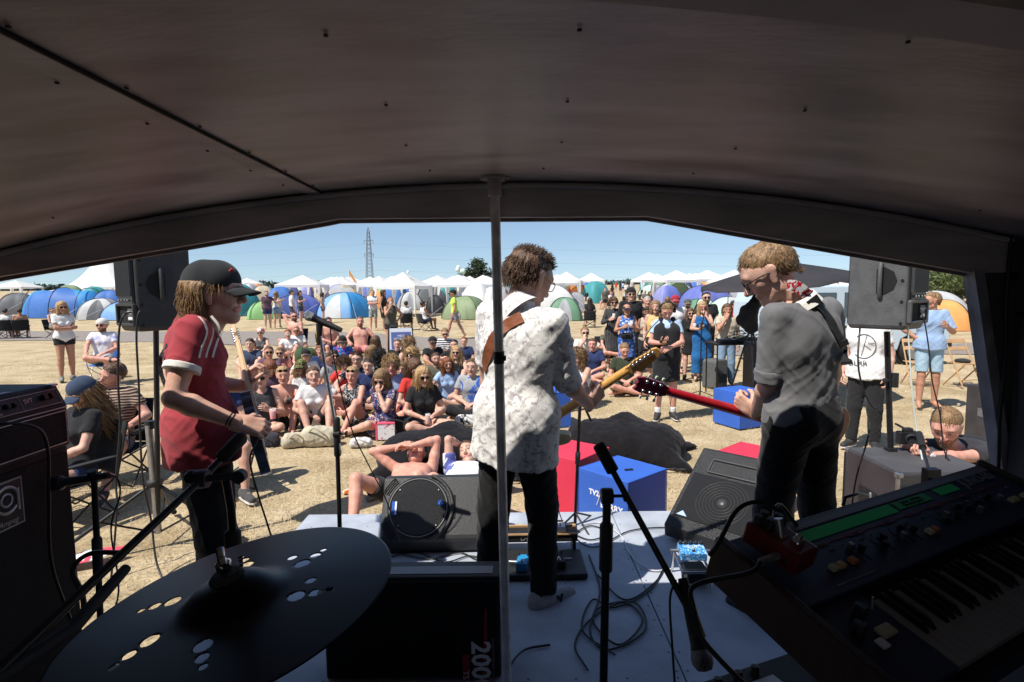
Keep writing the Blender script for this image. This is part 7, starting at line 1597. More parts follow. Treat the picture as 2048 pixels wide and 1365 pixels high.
for i,(x,y,a,b,c)in enumerate(((-.30,-.08,.26,.30,.06),(.0,-.05,.24,.25,.09),(.30,-.02,.30,.28,.07))):
 T2=thing('mixer',['small mixing desk at the left end of the gear table','effects box in the middle of the gear table','flat mixing desk at the right end of the gear table'][i],'mixer',(tp.x+.12+x,10.3+y,.948));g=MB();g.box((0,0,c/2),(a,b,c));g.build('case',M_black,T2,bevel=.006)
 g=MB()
 for q in range(18):g.lathe([(.008,c),(.007,c+.014)],(-a*.4+(q%6)*a*.16,-b*.3+(q//6)*b*.25,0),8)
 g.build('knobs',[M_white,plain('knob_yellow',(.7,.6,.1),.4),M_steel][i],T2)
for i in range(6):
 rs=np.random.RandomState(i);pts=[(tp.x+.12+rs.uniform(-.45,.5),10.2+rs.uniform(-.1,.2),.96+rs.uniform(0,.22))for _ in range(5)];cable(pts,.006,'tangled_lead','one of several black leads tangled on the gear table',M_cable if i%3 else plain('lead_pale',(.5,.5,.45),.5),group='tangled leads on the gear table')
sp=G(1438,778);T=thing('small_speaker','small grey plastic loudspeaker standing on the grass before the gear table','loudspeaker',(sp.x,sp.y+.15,0),R(-160));g=MB();g.add([(x*w_,y*.15,z)for z,w_ in((0,.21),(.03,.225),(.50,.225),(.56,.19))for x,y in((-1,-1),(1,-1),(.62,1),(-.62,1))],[(0,3,2,1),(12,13,14,15)]+[(l*4+i,l*4+(i+1)%4,l*4+4+(i+1)%4,l*4+4+i)for l in range(3)for i in range(4)]);g.build('shell',mat('spk_grey',(.10,.105,.105),.6,.2,20),T,bevel=.02)
g=MB();g.box((0,.158,.20),(.22,.03,.16));g.tube([(.09,.17,.08),(.115,.175,.2),(.09,.17,.33)],.016,8);g.build('back_recess',M_black,T)
cp=W(1503,640,9.0);T=thing('video_camera','black covered video camera on a tripod left of the right guitarist','camera',(cp.x,9.0,0));v_,f_=blob([prim((-.12,0,1.42),(.14,.1,1.75),.11,.10,k=.06),prim((0,0,1.3),(-.05,0,1.55),.10,.13,k=.06)],.02);npmesh('rain_cover',folds(v_,f_,.02,4,14),f_,cloth('cover_black',(.018,.018,.02)),T)
for a in(.3,2.4,4.5):g=MB();g.tube([(0,0,1.35),(.38*math.cos(a),.38*math.sin(a),0)],.016,6);g.build('leg',M_blackm,T)
cb_=W(1515,690,9.6);T=thing('equipment_case','black equipment rack with a red lead beside the gear table','rack',(cb_.x+.05,9.7,0));g=MB();g.box((0,0,.50),(.34,.4,1.0));g.build('cabinet',M_black,T,bevel=.01);g=MB();g.tube(spline([(-.08,-.21,.98),(-.06,-.22,.6),(.0,-.22,.4),(-.02,-.22,.05)],6),.008,6);g.build('red_lead',M_red,T)
b=Vector((W(1493,775,10.6).x,9.5,0));bb=Vector((W(1450-48,700,9.9).x+.0,9.9,0));mstand('mic_stand','tall black microphone stand beside the gear table',bb,None,bb+Vector((0,0,1.25)),(bb+Vector((0,0,1.25)),bb+Vector((.04,-.08,1.6))),legs=[bb+Vector((.3,.05,0)),bb+Vector((-.2,.25,0)),bb+Vector((-.15,-.28,0))],r=.009)
# ---------------------------------------------------------------- the audience
def pose(kind,s=1.0,arms=('lap','lap'),fem=False,lean=0.0,hy=0.0,hpit=0.0,hroll=0.0,twist=0.0,rs=None):
 rs=rs or random;U={'stand':(0,0,.95),'walk':(0,0,.93),'knees':(0,0,.12),'cross':(0,0,.12),'side':(0,0,.12),'ext':(0,0,.12),'chair':(0,-.02,.47),'chaircross':(0,-.02,.47),'chairlow':(0,-.05,.42)}[kind]
 base_lean={'stand':0,'walk':.06,'knees':.10,'cross':.06,'side':.08,'ext':-.25,'chair':-.10,'chaircross':-.14,'chairlow':-.22}[kind]
 up=nv(V(twist,base_lean+lean,1));J=build_joints(V(*U)*s,up,(1,0,0),s,fem)
 a=R(hy);Fh=V(math.sin(a),math.cos(a),0);pt=R(hpit);fwd=Fh*math.cos(pt)+V(0,0,math.sin(pt));upv=V(0,0,1)+nv(np.cross(Fh,V(0,0,1)))*math.tan(R(hroll))
 J['Rh']=rotm(fwd,upv);J['head']=J['neck']+(nv(up+V(0,.10,.55))*.145+Fh*.012)*s
 pe=J['pelvis'];toe=[V(-.25,1,0),V(.25,1,0)]
 if kind=='stand':an=[V(-.11,-.02,.085)*s,V(.12,.06,.085)*s];kh=[V(-.1,1,0),V(.1,1,0)]
 elif kind=='walk':an=[V(-.08,-.34,.12)*s,V(.08,.28,.085)*s];kh=[V(0,1,0)]*2;toe=[V(0,1,-.5),V(0,1,.2)]
 elif kind=='knees':an=[V(-.13,.50,.085)*s,V(.12,.45,.085)*s];kh=[V(-.25,.2,1),V(.25,.2,1)]
 elif kind=='cross':an=[V(.13,.27,.07)*s,V(-.13,.36,.07)*s];kh=[V(-1,.1,.30),V(1,.1,.30)];toe=[V(1,.2,-.1),V(-1,.2,-.1)]
 elif kind=='side':an=[V(.38,.16,.06)*s,V(.42,.34,.06)*s];kh=[V(-.5,1,.4),V(-.3,1,.3)];toe=[V(1,.1,0),V(1,.3,0)]
 elif kind=='ext':an=[V(-.14,.78,.07)*s,V(.10,.52,.085)*s];kh=[V(0,0,1),V(.1,0,1)];toe=[V(-.3,.3,1),V(.2,1,0)]
 elif kind=='chair':an=[V(-.16,.48,.085)*s,V(.17,.42,.085)*s];kh=[V(-.2,.3,1),V(.2,.3,1)]
 elif kind=='chaircross':an=[V(-.14,.44,.085)*s,V(-.22,.46,.50)*s];kh=[V(-.1,.3,1),V(1,.4,.25)];toe=[V(-.1,1,0),V(-.6,.7,.1)]
 elif kind=='chairlow':an=[V(-.22,.62,.085)*s,V(.20,.55,.085)*s];kh=[V(-.4,.2,1),V(.4,.2,1)]
 J['kn']=[0,0];J['an']=[0,0]
 for i in(0,1):J['kn'][i],J['an'][i]=ik(J['hi'][i],an[i],.43*s,.415*s,kh[i])
 wr=[];eh=[];hd=[];pm=[];rt,fw,upp=J['rt'],J['fw'],J['up']
 for i in(0,1):
  sx=-1 if i==0 else 1;c=arms[i];sh=J['sh'][i];kn=J['kn'][i];ch=J['chest'];h=None;p=None;e=V(sx*.8,-.5,-.5)
  if c=='down':w_=sh+V(sx*.07,.05,-.52)*s;e=V(sx*.4,-1,0)
  elif c=='lap':w_=pe+V(sx*.06,.22,.14)*s;e=V(sx*1,-.3,-.5);h=V(-sx*.6,.7,-.2);p=V(0,-.2,-1)
  elif c=='knee':w_=kn+V(0,-.04,.075)*s;e=V(sx*1,-.2,-.5);h=nv(kn-sh)+V(0,.3,-.5);p=V(0,-.2,-1)
  elif c=='hug':w_=(J['kn'][0]+J['kn'][1])/2*.55+(J['an'][0]+J['an'][1])/2*.45+V(sx*.07,.06,.02)*s;e=V(sx*1,.2,-.2);h=V(-sx,.2,0);p=V(0,-1,0)
  elif c=='cup':w_=ch+V(sx*.12,.27,-.05)*s;e=V(sx*.6,-.2,-1);h=V(-sx*.5,.8,.35);p=V(-sx,-.2,.1)
  elif c=='phone':w_=ch+V(sx*.08,.25,-.14)*s;e=V(sx*.6,-.2,-1);h=V(-sx*.4,.8,.4);p=V(-sx*.3,-.3,1)
  elif c=='mouth':w_=J['head']+V(sx*.05,.15,-.17)*s;e=V(sx*.7,.2,-1);h=V(-sx*.3,-.2,1);p=V(-sx*.4,-1,.1)
  elif c=='hip':w_=pe+V(sx*.18,.03,.10)*s;e=V(sx*1,-.45,0);h=V(-sx*.6,.6,-.5);p=V(-sx,0,0)
  elif c=='crossed':w_=ch+V(-sx*.10,.17+.03*(i==0),-.12)*s;e=V(sx,.1,-1);h=V(-sx,-.2,.05);p=V(0,-1,0)
  elif c=='prop':w_=V(sx*.24,pe[1]-.26,.06/s)*s;e=V(sx*.2,-1,.2);h=V(sx*.3,-.9,-.3);p=V(0,0,-1)
  elif c=='chin':w_=J['head']+V(sx*.03,.10,-.17)*s;e=V(sx*.5,.5,-1);h=V(-sx*.2,.1,1);p=V(0,-1,.2)
  elif c=='behind':w_=J['head']+V(sx*.10,-.10,-.02)*s;e=V(sx*1,.2,.4);h=V(-sx,-.1,.2);p=V(0,1,0)
  elif c=='out':w_=sh+V(sx*.44,.12,-.10)*s;e=V(0,-.3,-1)
  elif c=='strum':w_=ch+V(sx*.02,.25,-.2)*s;e=V(sx,-.3,-.6)
  elif c=='rest':w_=pe+V(sx*.27,.22,.19)*s;e=V(sx*.4,-1,.1);h=V(0,1,-.2);p=V(0,0,-1)
  wr.append(w_);eh.append(e);hd.append(h);pm.append(p)
 J['el']=[0,0];J['wr']=[0,0]
 for i in(0,1):J['el'][i],J['wr'][i]=ik(J['sh'][i],wr[i],.285*s,.255*s,eh[i])
 J['toe']=toe;J['hd']=hd;J['pm']=pm
 return J
NP=[0]
def audience(px,py,kind,label,Y=None,turn=0,arms=('lap','lap'),s=None,sk='fair',res=None,smin=.90,smax=1.12,**kw):
 """someone whose head is seen at photo pixel (px, py); on flat ground the depth follows from the pose height"""
 NP[0]+=1;rs=np.random.RandomState(NP[0]);pk={k:kw.pop(k)for k in('lean','hy','hpit','hroll','twist')if k in kw};fem=kw.get('fem',False)
 J=pose(kind,1.0,arms,fem,**pk);hz=J['head'][2]
 if Y is None:s=s or rs.uniform(.96,1.03);Hw=G(px,py,hz*s);Y=Hw.y
 else:
  Hw=W(px,py,Y);z0=gz(Y);s=s or(Hw.z-z0)/hz;s=max(smin,min(smax,s))
 J=pose(kind,s,arms,fem,**pk);base_yaw=math.atan2(-(0-Hw.x),(2.6-Hw.y))+R(turn)
 rz=base_yaw;c,s_=math.cos(rz),math.sin(rz);ho=J['head'];off=Vector((c*ho[0]-s_*ho[1],s_*ho[0]+c*ho[1],0));loc=Vector((Hw.x-off.x,Hw.y-off.y,0));loc.z=gz(loc.y)
 res=res or(.013 if Y<12 else .016 if Y<20 else .026)
 kw.setdefault('hd',2.0 if Y<9.8 else .9 if Y<12 else .4 if Y<20 else .12)
 hr=kw.pop('hres',.0065 if Y<10 else .0085 if Y<20 else .014)
 T=make_person(label,J,loc,rz,sk=sk,res=res,hres=hr,hdir=J['hd'],palm=J['pm'],seed=NP[0],group='festival audience',**kw)
 J['world']=lambda p:Matrix.Translation(loc)@Matrix.Rotation(rz,4,'Z')@Vector(p);J['loc']=loc;J['rz']=rz;J['s']=s
 return J
def hold(J,i,f=.09,d=.03):p=J['wr'][i]+nv(J['wr'][i]-J['el'][i]if J['hd'][i]is None else J['hd'][i])*f*J['s']+(nv(J['pm'][i])*d if J['pm'][i]is not None else 0);return J['world'](p)
C_=lambda n,c,**k:cloth(n,c,**k)
k_wh=C_('tee_white',(.74,.73,.72));k_bk=C_('tee_black',(.022,.022,.024));k_gr=C_('tee_grey',(.30,.30,.31));k_nv=C_('navy',(.03,.045,.12));k_lb=C_('light_blue',(.34,.48,.72));k_dk=C_('denim_dark',(.05,.065,.11));k_dn=C_('denim',(.20,.30,.44));k_rd=C_('tee_red',(.62,.05,.04))
k_ol=C_('olive',(.11,.105,.08));k_pr=C_('purple',(.12,.07,.10));k_ye=C_('mustard',(.72,.50,.20));k_kh=C_('khaki',(.32,.25,.17));k_be=C_('beige',(.50,.43,.34));k_dg=C_('dark_green',(.045,.055,.032));k_lg=C_('grey_marl',(.36,.37,.38));k_li=C_('lilac_tee',(.34,.34,.62));k_pk=C_('pink_shorts',(.62,.22,.22));k_bl=C_('blue_dress',(.02,.12,.32));k_cr=C_('cream_shirt',(.66,.65,.58));k_jb=C_('jeans_blue',(.22,.32,.45))
k_fl=floral('floral_navy',(.03,.045,.13),[(.60,.50,.46),(.45,.22,.2)],22,.42);k_fd=floral('floral_dark',(.02,.02,.035),[(.40,.38,.38)],26,.42);k_fb=floral('floral_black',(.03,.03,.035),[(.60,.60,.60)],40,.44);k_hw=floral('tie_dye_blue',(.05,.14,.45),[(.60,.70,.80),(.02,.05,.25)],12,.45,.08);k_mx=floral('loud_print',(.03,.06,.35),[(.65,.08,.10),(.02,.35,.55)],14,.44);k_tr=floral('tropic_white',(.45,.46,.42),[(.05,.08,.06)],22,.48)
k_st=stripes('striped_brown',(.05,.035,.03),(.42,.30,.23),.028,2,.6);k_sw=stripes('striped_bw',(.03,.03,.035),(.7,.7,.7),.055,2,.5);k_ps=stripes('pinstripe',(.035,.035,.037),(.16,.16,.16),.035,0,.85);k_cm=floral('camo_cap',(.06,.09,.04),[(.50,.45,.12),(.03,.03,.03)],34,.45)
sg=('sun',plain('sun_black',(.008,.008,.01),.12));sgu=('up',plain('sun_black',(.008,.008,.01),.12));sgw=('sun',plain('sun_white',(.65,.65,.62),.2));sgp=('sun',plain('sun_purple',(.20,.06,.45),.15));sgr=('sun',plain('sun_rose',(.35,.06,.08),.15));sgb=('sun',plain('sun_teal',(.05,.35,.33),.15));clr=('clear',M_frame)
capb=C_('cap_black',(.02,.02,.022));capn=C_('cap_navy',(.05,.07,.12),var=.35);capw=C_('cap_white',(.66,.63,.58));capr=C_('cap_red',(.34,.025,.045));capg=C_('cap_green',(.08,.10,.08))
sh_w=plain('shoe_white',(.6,.58,.55),.6);sh_b=plain('shoe_black',(.03,.03,.03),.6)
A=audience;D_=dict
# ---- left side
A(124,616,'stand','blonde woman in white tee and black shorts standing with crossed arms',Y=12.6,arms=('crossed','crossed'),fem=True,hair='long',hc='blond',sk='tan',top='tee',topm=k_wh,bot='hot',botm=k_bk,glasses=sg,shoes=sh_b,shoem=C_('boot_grey',(.22,.22,.20)),turn=8,g=1.08)
J=A(204,652,'chaircross','man in backwards white cap and lilac tee on a blue folding chair',Y=12.3,arms=('lap','knee'),hair='short',hc='brown',top='tee',topm=floral('lilac_white',(.74,.73,.76),[(.34,.34,.62)],3,.5,.2),bot='shorts',botm=C_('shorts_grey',(.33,.36,.33)),hat='capback',hatm=capw,glasses=sg,beard=1,shoes=sh_w,shoem=sh_b,sk='pink',turn=-20,hy=12)
camp_chair('blue folding chair under the man with the white backwards cap',J['loc']+Vector((0,0,0)),J['rz'],'blue',seat=.36*J['s'],back=.42,w=.48)
J=A(224,752,'chairlow','man in brown striped polo leaning back with his head tilted',Y=5.9,arms=('rest','lap'),hair='short',hc='brown',top='tee',topm=k_st,bot='shorts',botm=C_('shorts_slate',(.12,.12,.17)),turn=-42,hroll=-24,hy=30,hpit=-8,g=1.14,sk='pink',smin=.98,belly=.015,shoes=sh_w,shoem=sh_b)
camp_chair('black camp chair under the man in the striped polo',J['loc'],J['rz'],'black',seat=.34,w=.60)
bottle('clear water bottle between the striped man and the capped woman',J['world']((-.10,.34,.50)))
J=A(166,800,'chairlow','woman in washed navy cap and black tee lounging in a camp chair',Y=4.95,arms=('lap','rest'),fem=True,hair='long',hc='dblond',top='tee',topm=k_bk,bot='hot',botm=k_nv,hat='cap',hatm=capn,glasses=sg,turn=-82,hpit=-24,hy=-4,sk='fair',smin=1.0,smax=1.04,shoes=sh_w,shoem=sh_b,g=1.05)
camp_chair('black camp chair with wide seat under the woman in the navy cap',J['loc'],J['rz'],'black',seat=.33,w=.62)
J=A(430,800,'chair','seated person hidden behind the bass player with one bare leg and checkered shoe showing',Y=5.55,arms=('lap','lap'),hair='short',hc='brown',top='tee',topm=k_nv,bot='shorts',botm=k_nv,shoes=sh_w,shoem=C_('shoe_check',(.07,.07,.07)),turn=-12,smin=1.0)
camp_chair('black camp chair hidden behind the bass player',J['loc'],J['rz'],'grey',seat=.34)
for i,(x,y,d)in enumerate(((10,612,dict(hair='dark' and 'short',hc='dark',top='tee',topm=k_wh,bot='shorts',botm=k_dk,turn=150)),(38,611,dict(hair='short',hc='dark',top=None,bot='shorts',botm=k_bk,turn=175,sk='tan')),(103,609,dict(hair='short',hc='brown',top='tank',topm=k_lg,bot='shorts',botm=k_kh,turn=40,glasses=sg)),(-10,612,dict(hair='short',hc='brown',top='tee',topm=k_wh,bot='shorts',botm=k_dk,turn=90)))):
 J=A(x,y,'chair',['man in white tee seated at the far left by the blue tunnel tent','bare backed man in a black chair by the blue tunnel tent','person in grey vest seated behind the standing blonde woman','man in white tee cut by the left picture edge'][i],Y=25,smin=.9,smax=1.05,**d)
 camp_chair('black camp chair in the group before the blue tunnel tent',J['loc'],J['rz'],'black',group='camp chairs before the blue tunnel tent')
 # ---- seated crowd, left and centre
A(521,667,'knees','woman with red and white headscarf in grey vest and denim shorts',arms=('hug','hug'),fem=True,hair='bun',hc='brown',hat='scarf',hatm=floral('scarf_red',(.65,.62,.6),[(.55,.04,.05)],16,.5),glasses=sg,top='tank',topm=C_('vest_grey',(.12,.12,.12)),bot='hot',botm=k_dn,turn=-20)
A(538,706,'knees','short haired man in dusky purple tee with dark glasses',arms=('hug','hug'),hair='short',hc='brown',glasses=sg,top='tee',topm=k_pr,bot='shorts',botm=k_dk,turn=-30,hy=-25,sk='tan')
A(540,738,'cross','auburn haired woman looking down behind the girl with the drink',arms=('lap','lap'),fem=True,hair='long',hc='red',top='tee',topm=k_pr,bot='hot',botm=k_dk,turn=10,hpit=-35)
A(576,669,'knees','red haired woman with white sunglasses and white tee',arms=('hug','hug'),fem=True,hair='updo',hc='red',glasses=sgw,top='tee',topm=k_wh,bot='hot',botm=k_bk,turn=-6,sk='pink')
A(593,663,'cross','man in pale tee just behind the white sunglasses woman',arms=('lap','knee'),hair='buzz',hc='brown',glasses=sg,top='tee',topm=k_wh,bot='shorts',botm=k_kh,turn=-10,sk='tan',Y=16.5)
J=A(589,634,'chair','shirtless bearded man in sunglasses leaning one arm out',Y=16.8,arms=('lap','behind'),hair='buzz',hc='dark',beard=1,glasses=sg,top=None,bot='shorts',botm=k_bk,turn=-30,hy=-25,sk='pink',g=1.1)
camp_chair('black camp chair under the shirtless man with sunglasses',J['loc'],J['rz'],'black')
J=A(657,645,'chair','shirtless dark haired man in navy shorts on a yellow chair',Y=15.2,arms=('lap','lap'),hair='messy',hc='dark',top=None,bot='shorts',botm=k_nv,turn=16,sk='pink')
camp_chair('yellow camp chair under the shirtless man in navy shorts',J['loc'],J['rz'],'yellow')
J=A(720,645,'chairlow','shirtless ginger bearded man in pink shorts sprawled in a black chair',Y=14.8,arms=('rest','rest'),hair='short',hc='red',beard=1,top=None,bot='shorts',botm=k_pk,turn=0,sk='pink',hpit=6,g=1.04)
camp_chair('black camp chair under the bearded man in pink shorts',J['loc'],J['rz'],'black')
J=A(781,603,'stand','woman in olive vest drinking with one hand on her hip',Y=16.6,arms=('hip','mouth'),fem=True,hair='pony',hc='brown',top='tank',topm=k_ol,bot='hot',botm=k_bk,turn=10,hpit=28,sk='tan',lean=-.06)
cup('cup','small pale cup at the mouth of the woman in the olive vest',hold(J,1,.08,.03),.10,.036,(.6,.6,.6),.3)
J=A(685,684,'knees','boy in black bucket cap and loud blue red shirt holding a phone',arms=('phone','phone'),hair='mid',hc='dblond',hat='cap',hatm=capb,glasses=sgr,top='tee',topm=k_mx,bot='shorts',botm=k_bk,turn=-6,hpit=-12)
A(714,720,'cross','young man with glasses and dark floral shirt',arms=('knee','knee'),hair='quiff',hc='brown',glasses=clr,top='tee',topm=k_fd,bot='shorts',botm=k_kh,turn=-16)
A(704,752,'knees','blonde ponytailed woman in black and white top resting arms on knee',arms=('hug','knee'),fem=True,hair='pony',hc='blond',glasses=sgu,top='crop',topm=k_fb,bot='hot',botm=k_fb,turn=-42,hy=-20,sk='pink')
A(760,716,'cross','person with long dark curls seen from behind',arms=('lap','lap'),fem=True,hair='curlylong',hc='black',top='tee',topm=k_tr,bot='shorts',botm=k_bk,turn=165)
A(752,684,'cross','brown haired woman with her back turned beside the bucket capped boy',arms=('lap','chin'),fem=True,hair='long',hc='brown',top='tank',topm=k_be,bot='shorts',botm=k_dk,turn=150,sk='tan')
A(745,704,'knees','fair haired woman leaning forward behind the dark curls',arms=('hug','hug'),fem=True,hair='long',hc='dblond',top='tank',topm=k_wh,bot='hot',botm=k_dn,turn=120,sk='pink',Y=11.2)
A(762,765,'side','woman in navy floral dress with wavy blond hair and sunglasses',Y=7.55,arms=('chin','prop'),fem=True,hair='wavy',hc='dblond',glasses=sg,top='dress',topm=k_fl,turn=-40,hpit=-20,hy=-12,sk='fair',smin=.98,lean=.10)
A(782,733,'cross','curly blond boy in light blue shirt',arms=('lap','lap'),hair='curlyshort',hc='blond',top='tee',topm=k_lb,bot='shorts',botm=k_nv,turn=4,hy=10,sk='pink',Y=8.4)
A(823,712,'knees','curly blonde woman in grey tee with sunglasses',arms=('hug','hug'),fem=True,hair='curlylong',hc='blond',glasses=sg,top='tee',topm=k_lg,bot='hot',botm=k_dk,turn=-40,hy=-15)
A(818,690,'cross','fair curly haired woman with a red clip behind the grey tee',arms=('lap','lap'),fem=True,hair='curlylong',hc='dblond',top='tank',topm=k_bk,bot='shorts',botm=k_dk,turn=30,Y=11.6)
A(830,738,'cross','brown haired girl in red tee looking down',arms=('lap','lap'),fem=True,hair='long',hc='brown',top='tee',topm=k_rd,bot='hot',botm=k_bk,turn=20,hpit=-28)
J=A(847,754,'cross','long haired blonde girl in black tee and sunglasses sitting cross legged',arms=('lap','lap'),fem=True,hair='long',hc='blond',glasses=sg,top='tee',topm=k_bk,bot='hot',botm=k_dk,turn=8,hpit=-8,shoes=sh_w,shoem=sh_b)
cup('cup','amber drink held in the lap of the blonde girl in black tee',hold(J,0,.10,.02)+Vector((0,-.03,-.02)),.13,.035,(.55,.14,.02),.8)
A(866,686,'knees','man in black cap and black tee with arms on his knees',arms=('hug','hug'),hair='short',hc='brown',hat='cap',hatm=capb,glasses=sg,top='tee',topm=k_bk,bot='shorts',botm=k_kh,turn=10,sk='tan',g=1.08)
A(890,668,'cross','short haired woman in black and white striped tee reading her phone',arms=('phone','phone'),fem=True,hair='short',hc='dblond',glasses=sg,top='tee',topm=k_sw,bot='shorts',botm=k_dk,turn=0,hpit=-14,Y=14.6)
A(908,691,'knees','young dark haired man in black tee beside the striped tee',arms=('hug','knee'),hair='short',hc='dark',top='tee',topm=k_bk,bot='shorts',botm=k_be,turn=-10,Y=12.4)
A(913,706,'knees','blonde woman in sunglasses and black vest by the patterned shirt',arms=('hug','hug'),fem=True,hair='long',hc='blond',glasses=sg,top='tank',topm=k_bk,bot='hot',botm=k_dn,turn=-14)
A(928,686,'cross','dark haired person half hidden behind the blonde in the black vest',arms=('lap','lap'),hair='short',hc='red',top='tee',topm=k_nv,bot='shorts',botm=k_bk,turn=-10,Y=13.5)
A(944,745,'cross','man in grey tee with blue print hidden behind the guitarist',arms=('lap','lap'),hair='short',hc='brown',top='tee',topm=floral('grey_blue_print',(.33,.34,.35),[(.05,.12,.42)],5,.40),bot='trousers',botm=k_bk,turn=-16,Y=8.5,smin=1.0)
J=A(522,757,'cross','girl in black sunglasses and grey vest holding a red drink',arms=('cup','lap'),fem=True,hair='updo',hc='dblond',glasses=sg,top='tank',topm=C_('vest_dk',(.05,.05,.055)),bot='hot',botm=k_bk,turn=-20)
cup('cup','clear plastic cup of red drink held above the knee',W(546,838,7.0),.13,.042,(.80,.04,.04),.75)
A(566,752,'knees','young woman in grey halter top with sunglasses on her head',arms=('hug','knee'),fem=True,hair='pony',hc='blond',glasses=sgu,top='bikini',topm=C_('halter_grey',(.09,.085,.08)),bot='hot',botm=k_bk,turn=-16,hy=-8,sk='pink')
A(627,753,'knees','brown haired girl in white V neck tee looking up at the stage',arms=('knee','lap'),fem=True,hair='pony',hc='brown',top='tee',topm=k_wh,bot='shorts',botm=k_bk,turn=-4,hpit=8,shoes=sh_w,shoem=sh_w)
A(601,736,'cross','person in flowered cap and teal sunglasses',arms=('lap','lap'),fem=True,hair='long',hc='dblond',hat='cap',hatm=k_cm,glasses=sgb,top='tank',topm=k_wh,bot='shorts',botm=k_kh,turn=-24,Y=9.3)
A(655,735,'ext','person in grey shorts leaning back with legs stretched behind the white V neck',arms=('prop','prop'),hair='short',hc='brown',top='tee',topm=k_lg,bot='shorts',botm=k_gr,turn=60,Y=10.4,sk='pink')
A(500,690,'knees','person in dark tee behind the headstock of the bass',arms=('hug','hug'),hair='messy',hc='dark',top='tee',topm=k_dk,bot='shorts',botm=k_bk,turn=-20,Y=12.5)
A(560,712,'cross','blond person in coral tee between purple tee and flowered cap',arms=('lap','knee'),hair='messy',hc='dblond',top='tee',topm=C_('coral',(.55,.20,.15)),bot='shorts',botm=k_dk,turn=-15,Y=11.4,glasses=sg)
A(640,705,'cross','red haired girl in navy tee behind the vocal stand',arms=('lap','lap'),fem=True,hair='mid',hc='red',top='tee',topm=k_nv,bot='hot',botm=k_dn,turn=-10,Y=11.9)
A(795,690,'cross','brown haired man in faded black tee near the signboard',arms=('knee','lap'),hair='short',hc='brown',top='tee',topm=k_bk,bot='shorts',botm=k_kh,turn=-10,Y=12.7)
rs=np.random.RandomState(91)
for(x,y,kd,lb,Yd,kw)in((736,733,'cross','dark haired man in navy tee between the floral dress and the glasses',9.2,D_(hair='short',hc='dark',topm=k_nv,hy=10)),(802,752,'cross','girl in grey tee wedged between blue shirt boy and black tee girl',8.9,D_(fem=True,hair='mid',hc='dblond',topm=k_lg)),(872,722,'knees','brown bearded man in olive tee behind the black tee girl',10.2,D_(hair='messy',hc='brown',beard=1,topm=k_ol,hy=-15)),(612,712,'cross','fair man in white tee and cap between coral and navy tees',10.9,D_(hair='short',hc='dblond',topm=k_wh,hat='cap',hatm=capb)),(668,716,'knees','woman in mustard tee with dark hair and sunglasses',10.8,D_(fem=True,hair='long',hc='dark',topm=k_ye,glasses=sg)),(690,742,'cross','curly haired young man in red tee beside the ponytailed woman',9.6,D_(hair='curlyshort',hc='brown',topm=k_rd,hpit=-14)),(895,735,'cross','woman in pale blue tee between black tee girl and grey tee man',9.4,D_(fem=True,hair='wavy',hc='red',topm=k_lb)),(1185,690,'cross','sunburnt man in navy tee behind the curly haired man',11.8,D_(hair='short',hc='brown',topm=k_nv,sk='pink'))):
 A(x,y,kd,lb,Y=Yd,arms=('hug','hug')if kd=='knees' else('lap','knee'),top='tee',bot='shorts',botm=k_dk,turn=rs.randint(-20,10),**kw)
def lying(label,hpx,hpy,Y,shpx,arms_,**kw):
 hw=W(hpx,hpy,Y);L0=Vector((hw.x,hw.y-.3,0));o=np.array(L0);up=V(0.03,.90,.40);rt=V(1,0,0);s=kw.pop('s',1.0)
 rt=V(-1,0,0);nb=np.array(hw)-o+V(0,-.13,-.11);pe=nb-nv(up)*.515*s;pe[2]=max(pe[2],.16)
 J=build_joints(pe,nb-pe,rt,s,False);J['neck']=nb;J['head']=np.array(hw)-o;hf,hu=kw.pop('hf'),kw.pop('hu');J['Rh']=rotm(hf,hu);J['el']=[0,0];J['wr']=[0,0];J['kn']=[0,0];J['an']=[0,0];J['hd']=[None,None]
 for i in(0,1):
  e,w_=arms_[i];e=np.array(e)-o;w_=np.array(w_)-o;J['el'][i],J['wr'][i]=ik(J['sh'][i],w_,.285*s,.26*s,e-(J['sh'][i]+w_)/2)
 for i in(0,1):J['kn'][i],J['an'][i]=ik(J['hi'][i],pe+V((-1 if i else 1)*(.20+.12*i),-.52,-.08-pe[2]*.2),.43*s,.415*s,V((-.6 if i else .6),-.2,1))
 J['toe']=[V(.2,-1,.3),V(-.2,-1,.3)]
 make_person(label,J,L0,0,hdir=kw.pop('hdir',[None,None]),palm=kw.pop('palm',[None,None]),res=.010,hres=.0055,group='sunbathers on the bean bag',**kw);return J
lying('shirtless man sunbathing with both arms over his head',833,908,5.5,0,[(W(866,868,5.45),W(822,893,5.35)),(W(770,895,5.4),W(800,893,5.42))],hf=V(.05,-.60,.80),hu=V(.05,.80,.60),sk='pink',hair='messy',hc='dark',top=None,bot='shorts',botm=k_bk,seed=71,hdir=[V(-.9,.1,.1),V(.9,.2,.1)],palm=[V(0,-.3,-1),V(0,.6,-.8)],hd=1.5)
lying('reclining man in white tee with one arm behind his head',936,908,5.55,0,[(W(985,920,5.4),W(975,960,5.2)),(W(905,895,5.5),W(925,893,5.65))],hf=V(-.25,-.75,.60),hu=V(-.25,.62,.75),sk='fair',hair='short',hc='brown',top='tee',topm=floral('white_blue_sleeve',(.72,.72,.73),[(.10,.12,.35)],6,.40),bot='shorts',botm=k_bk,seed=72,hd=1.5)
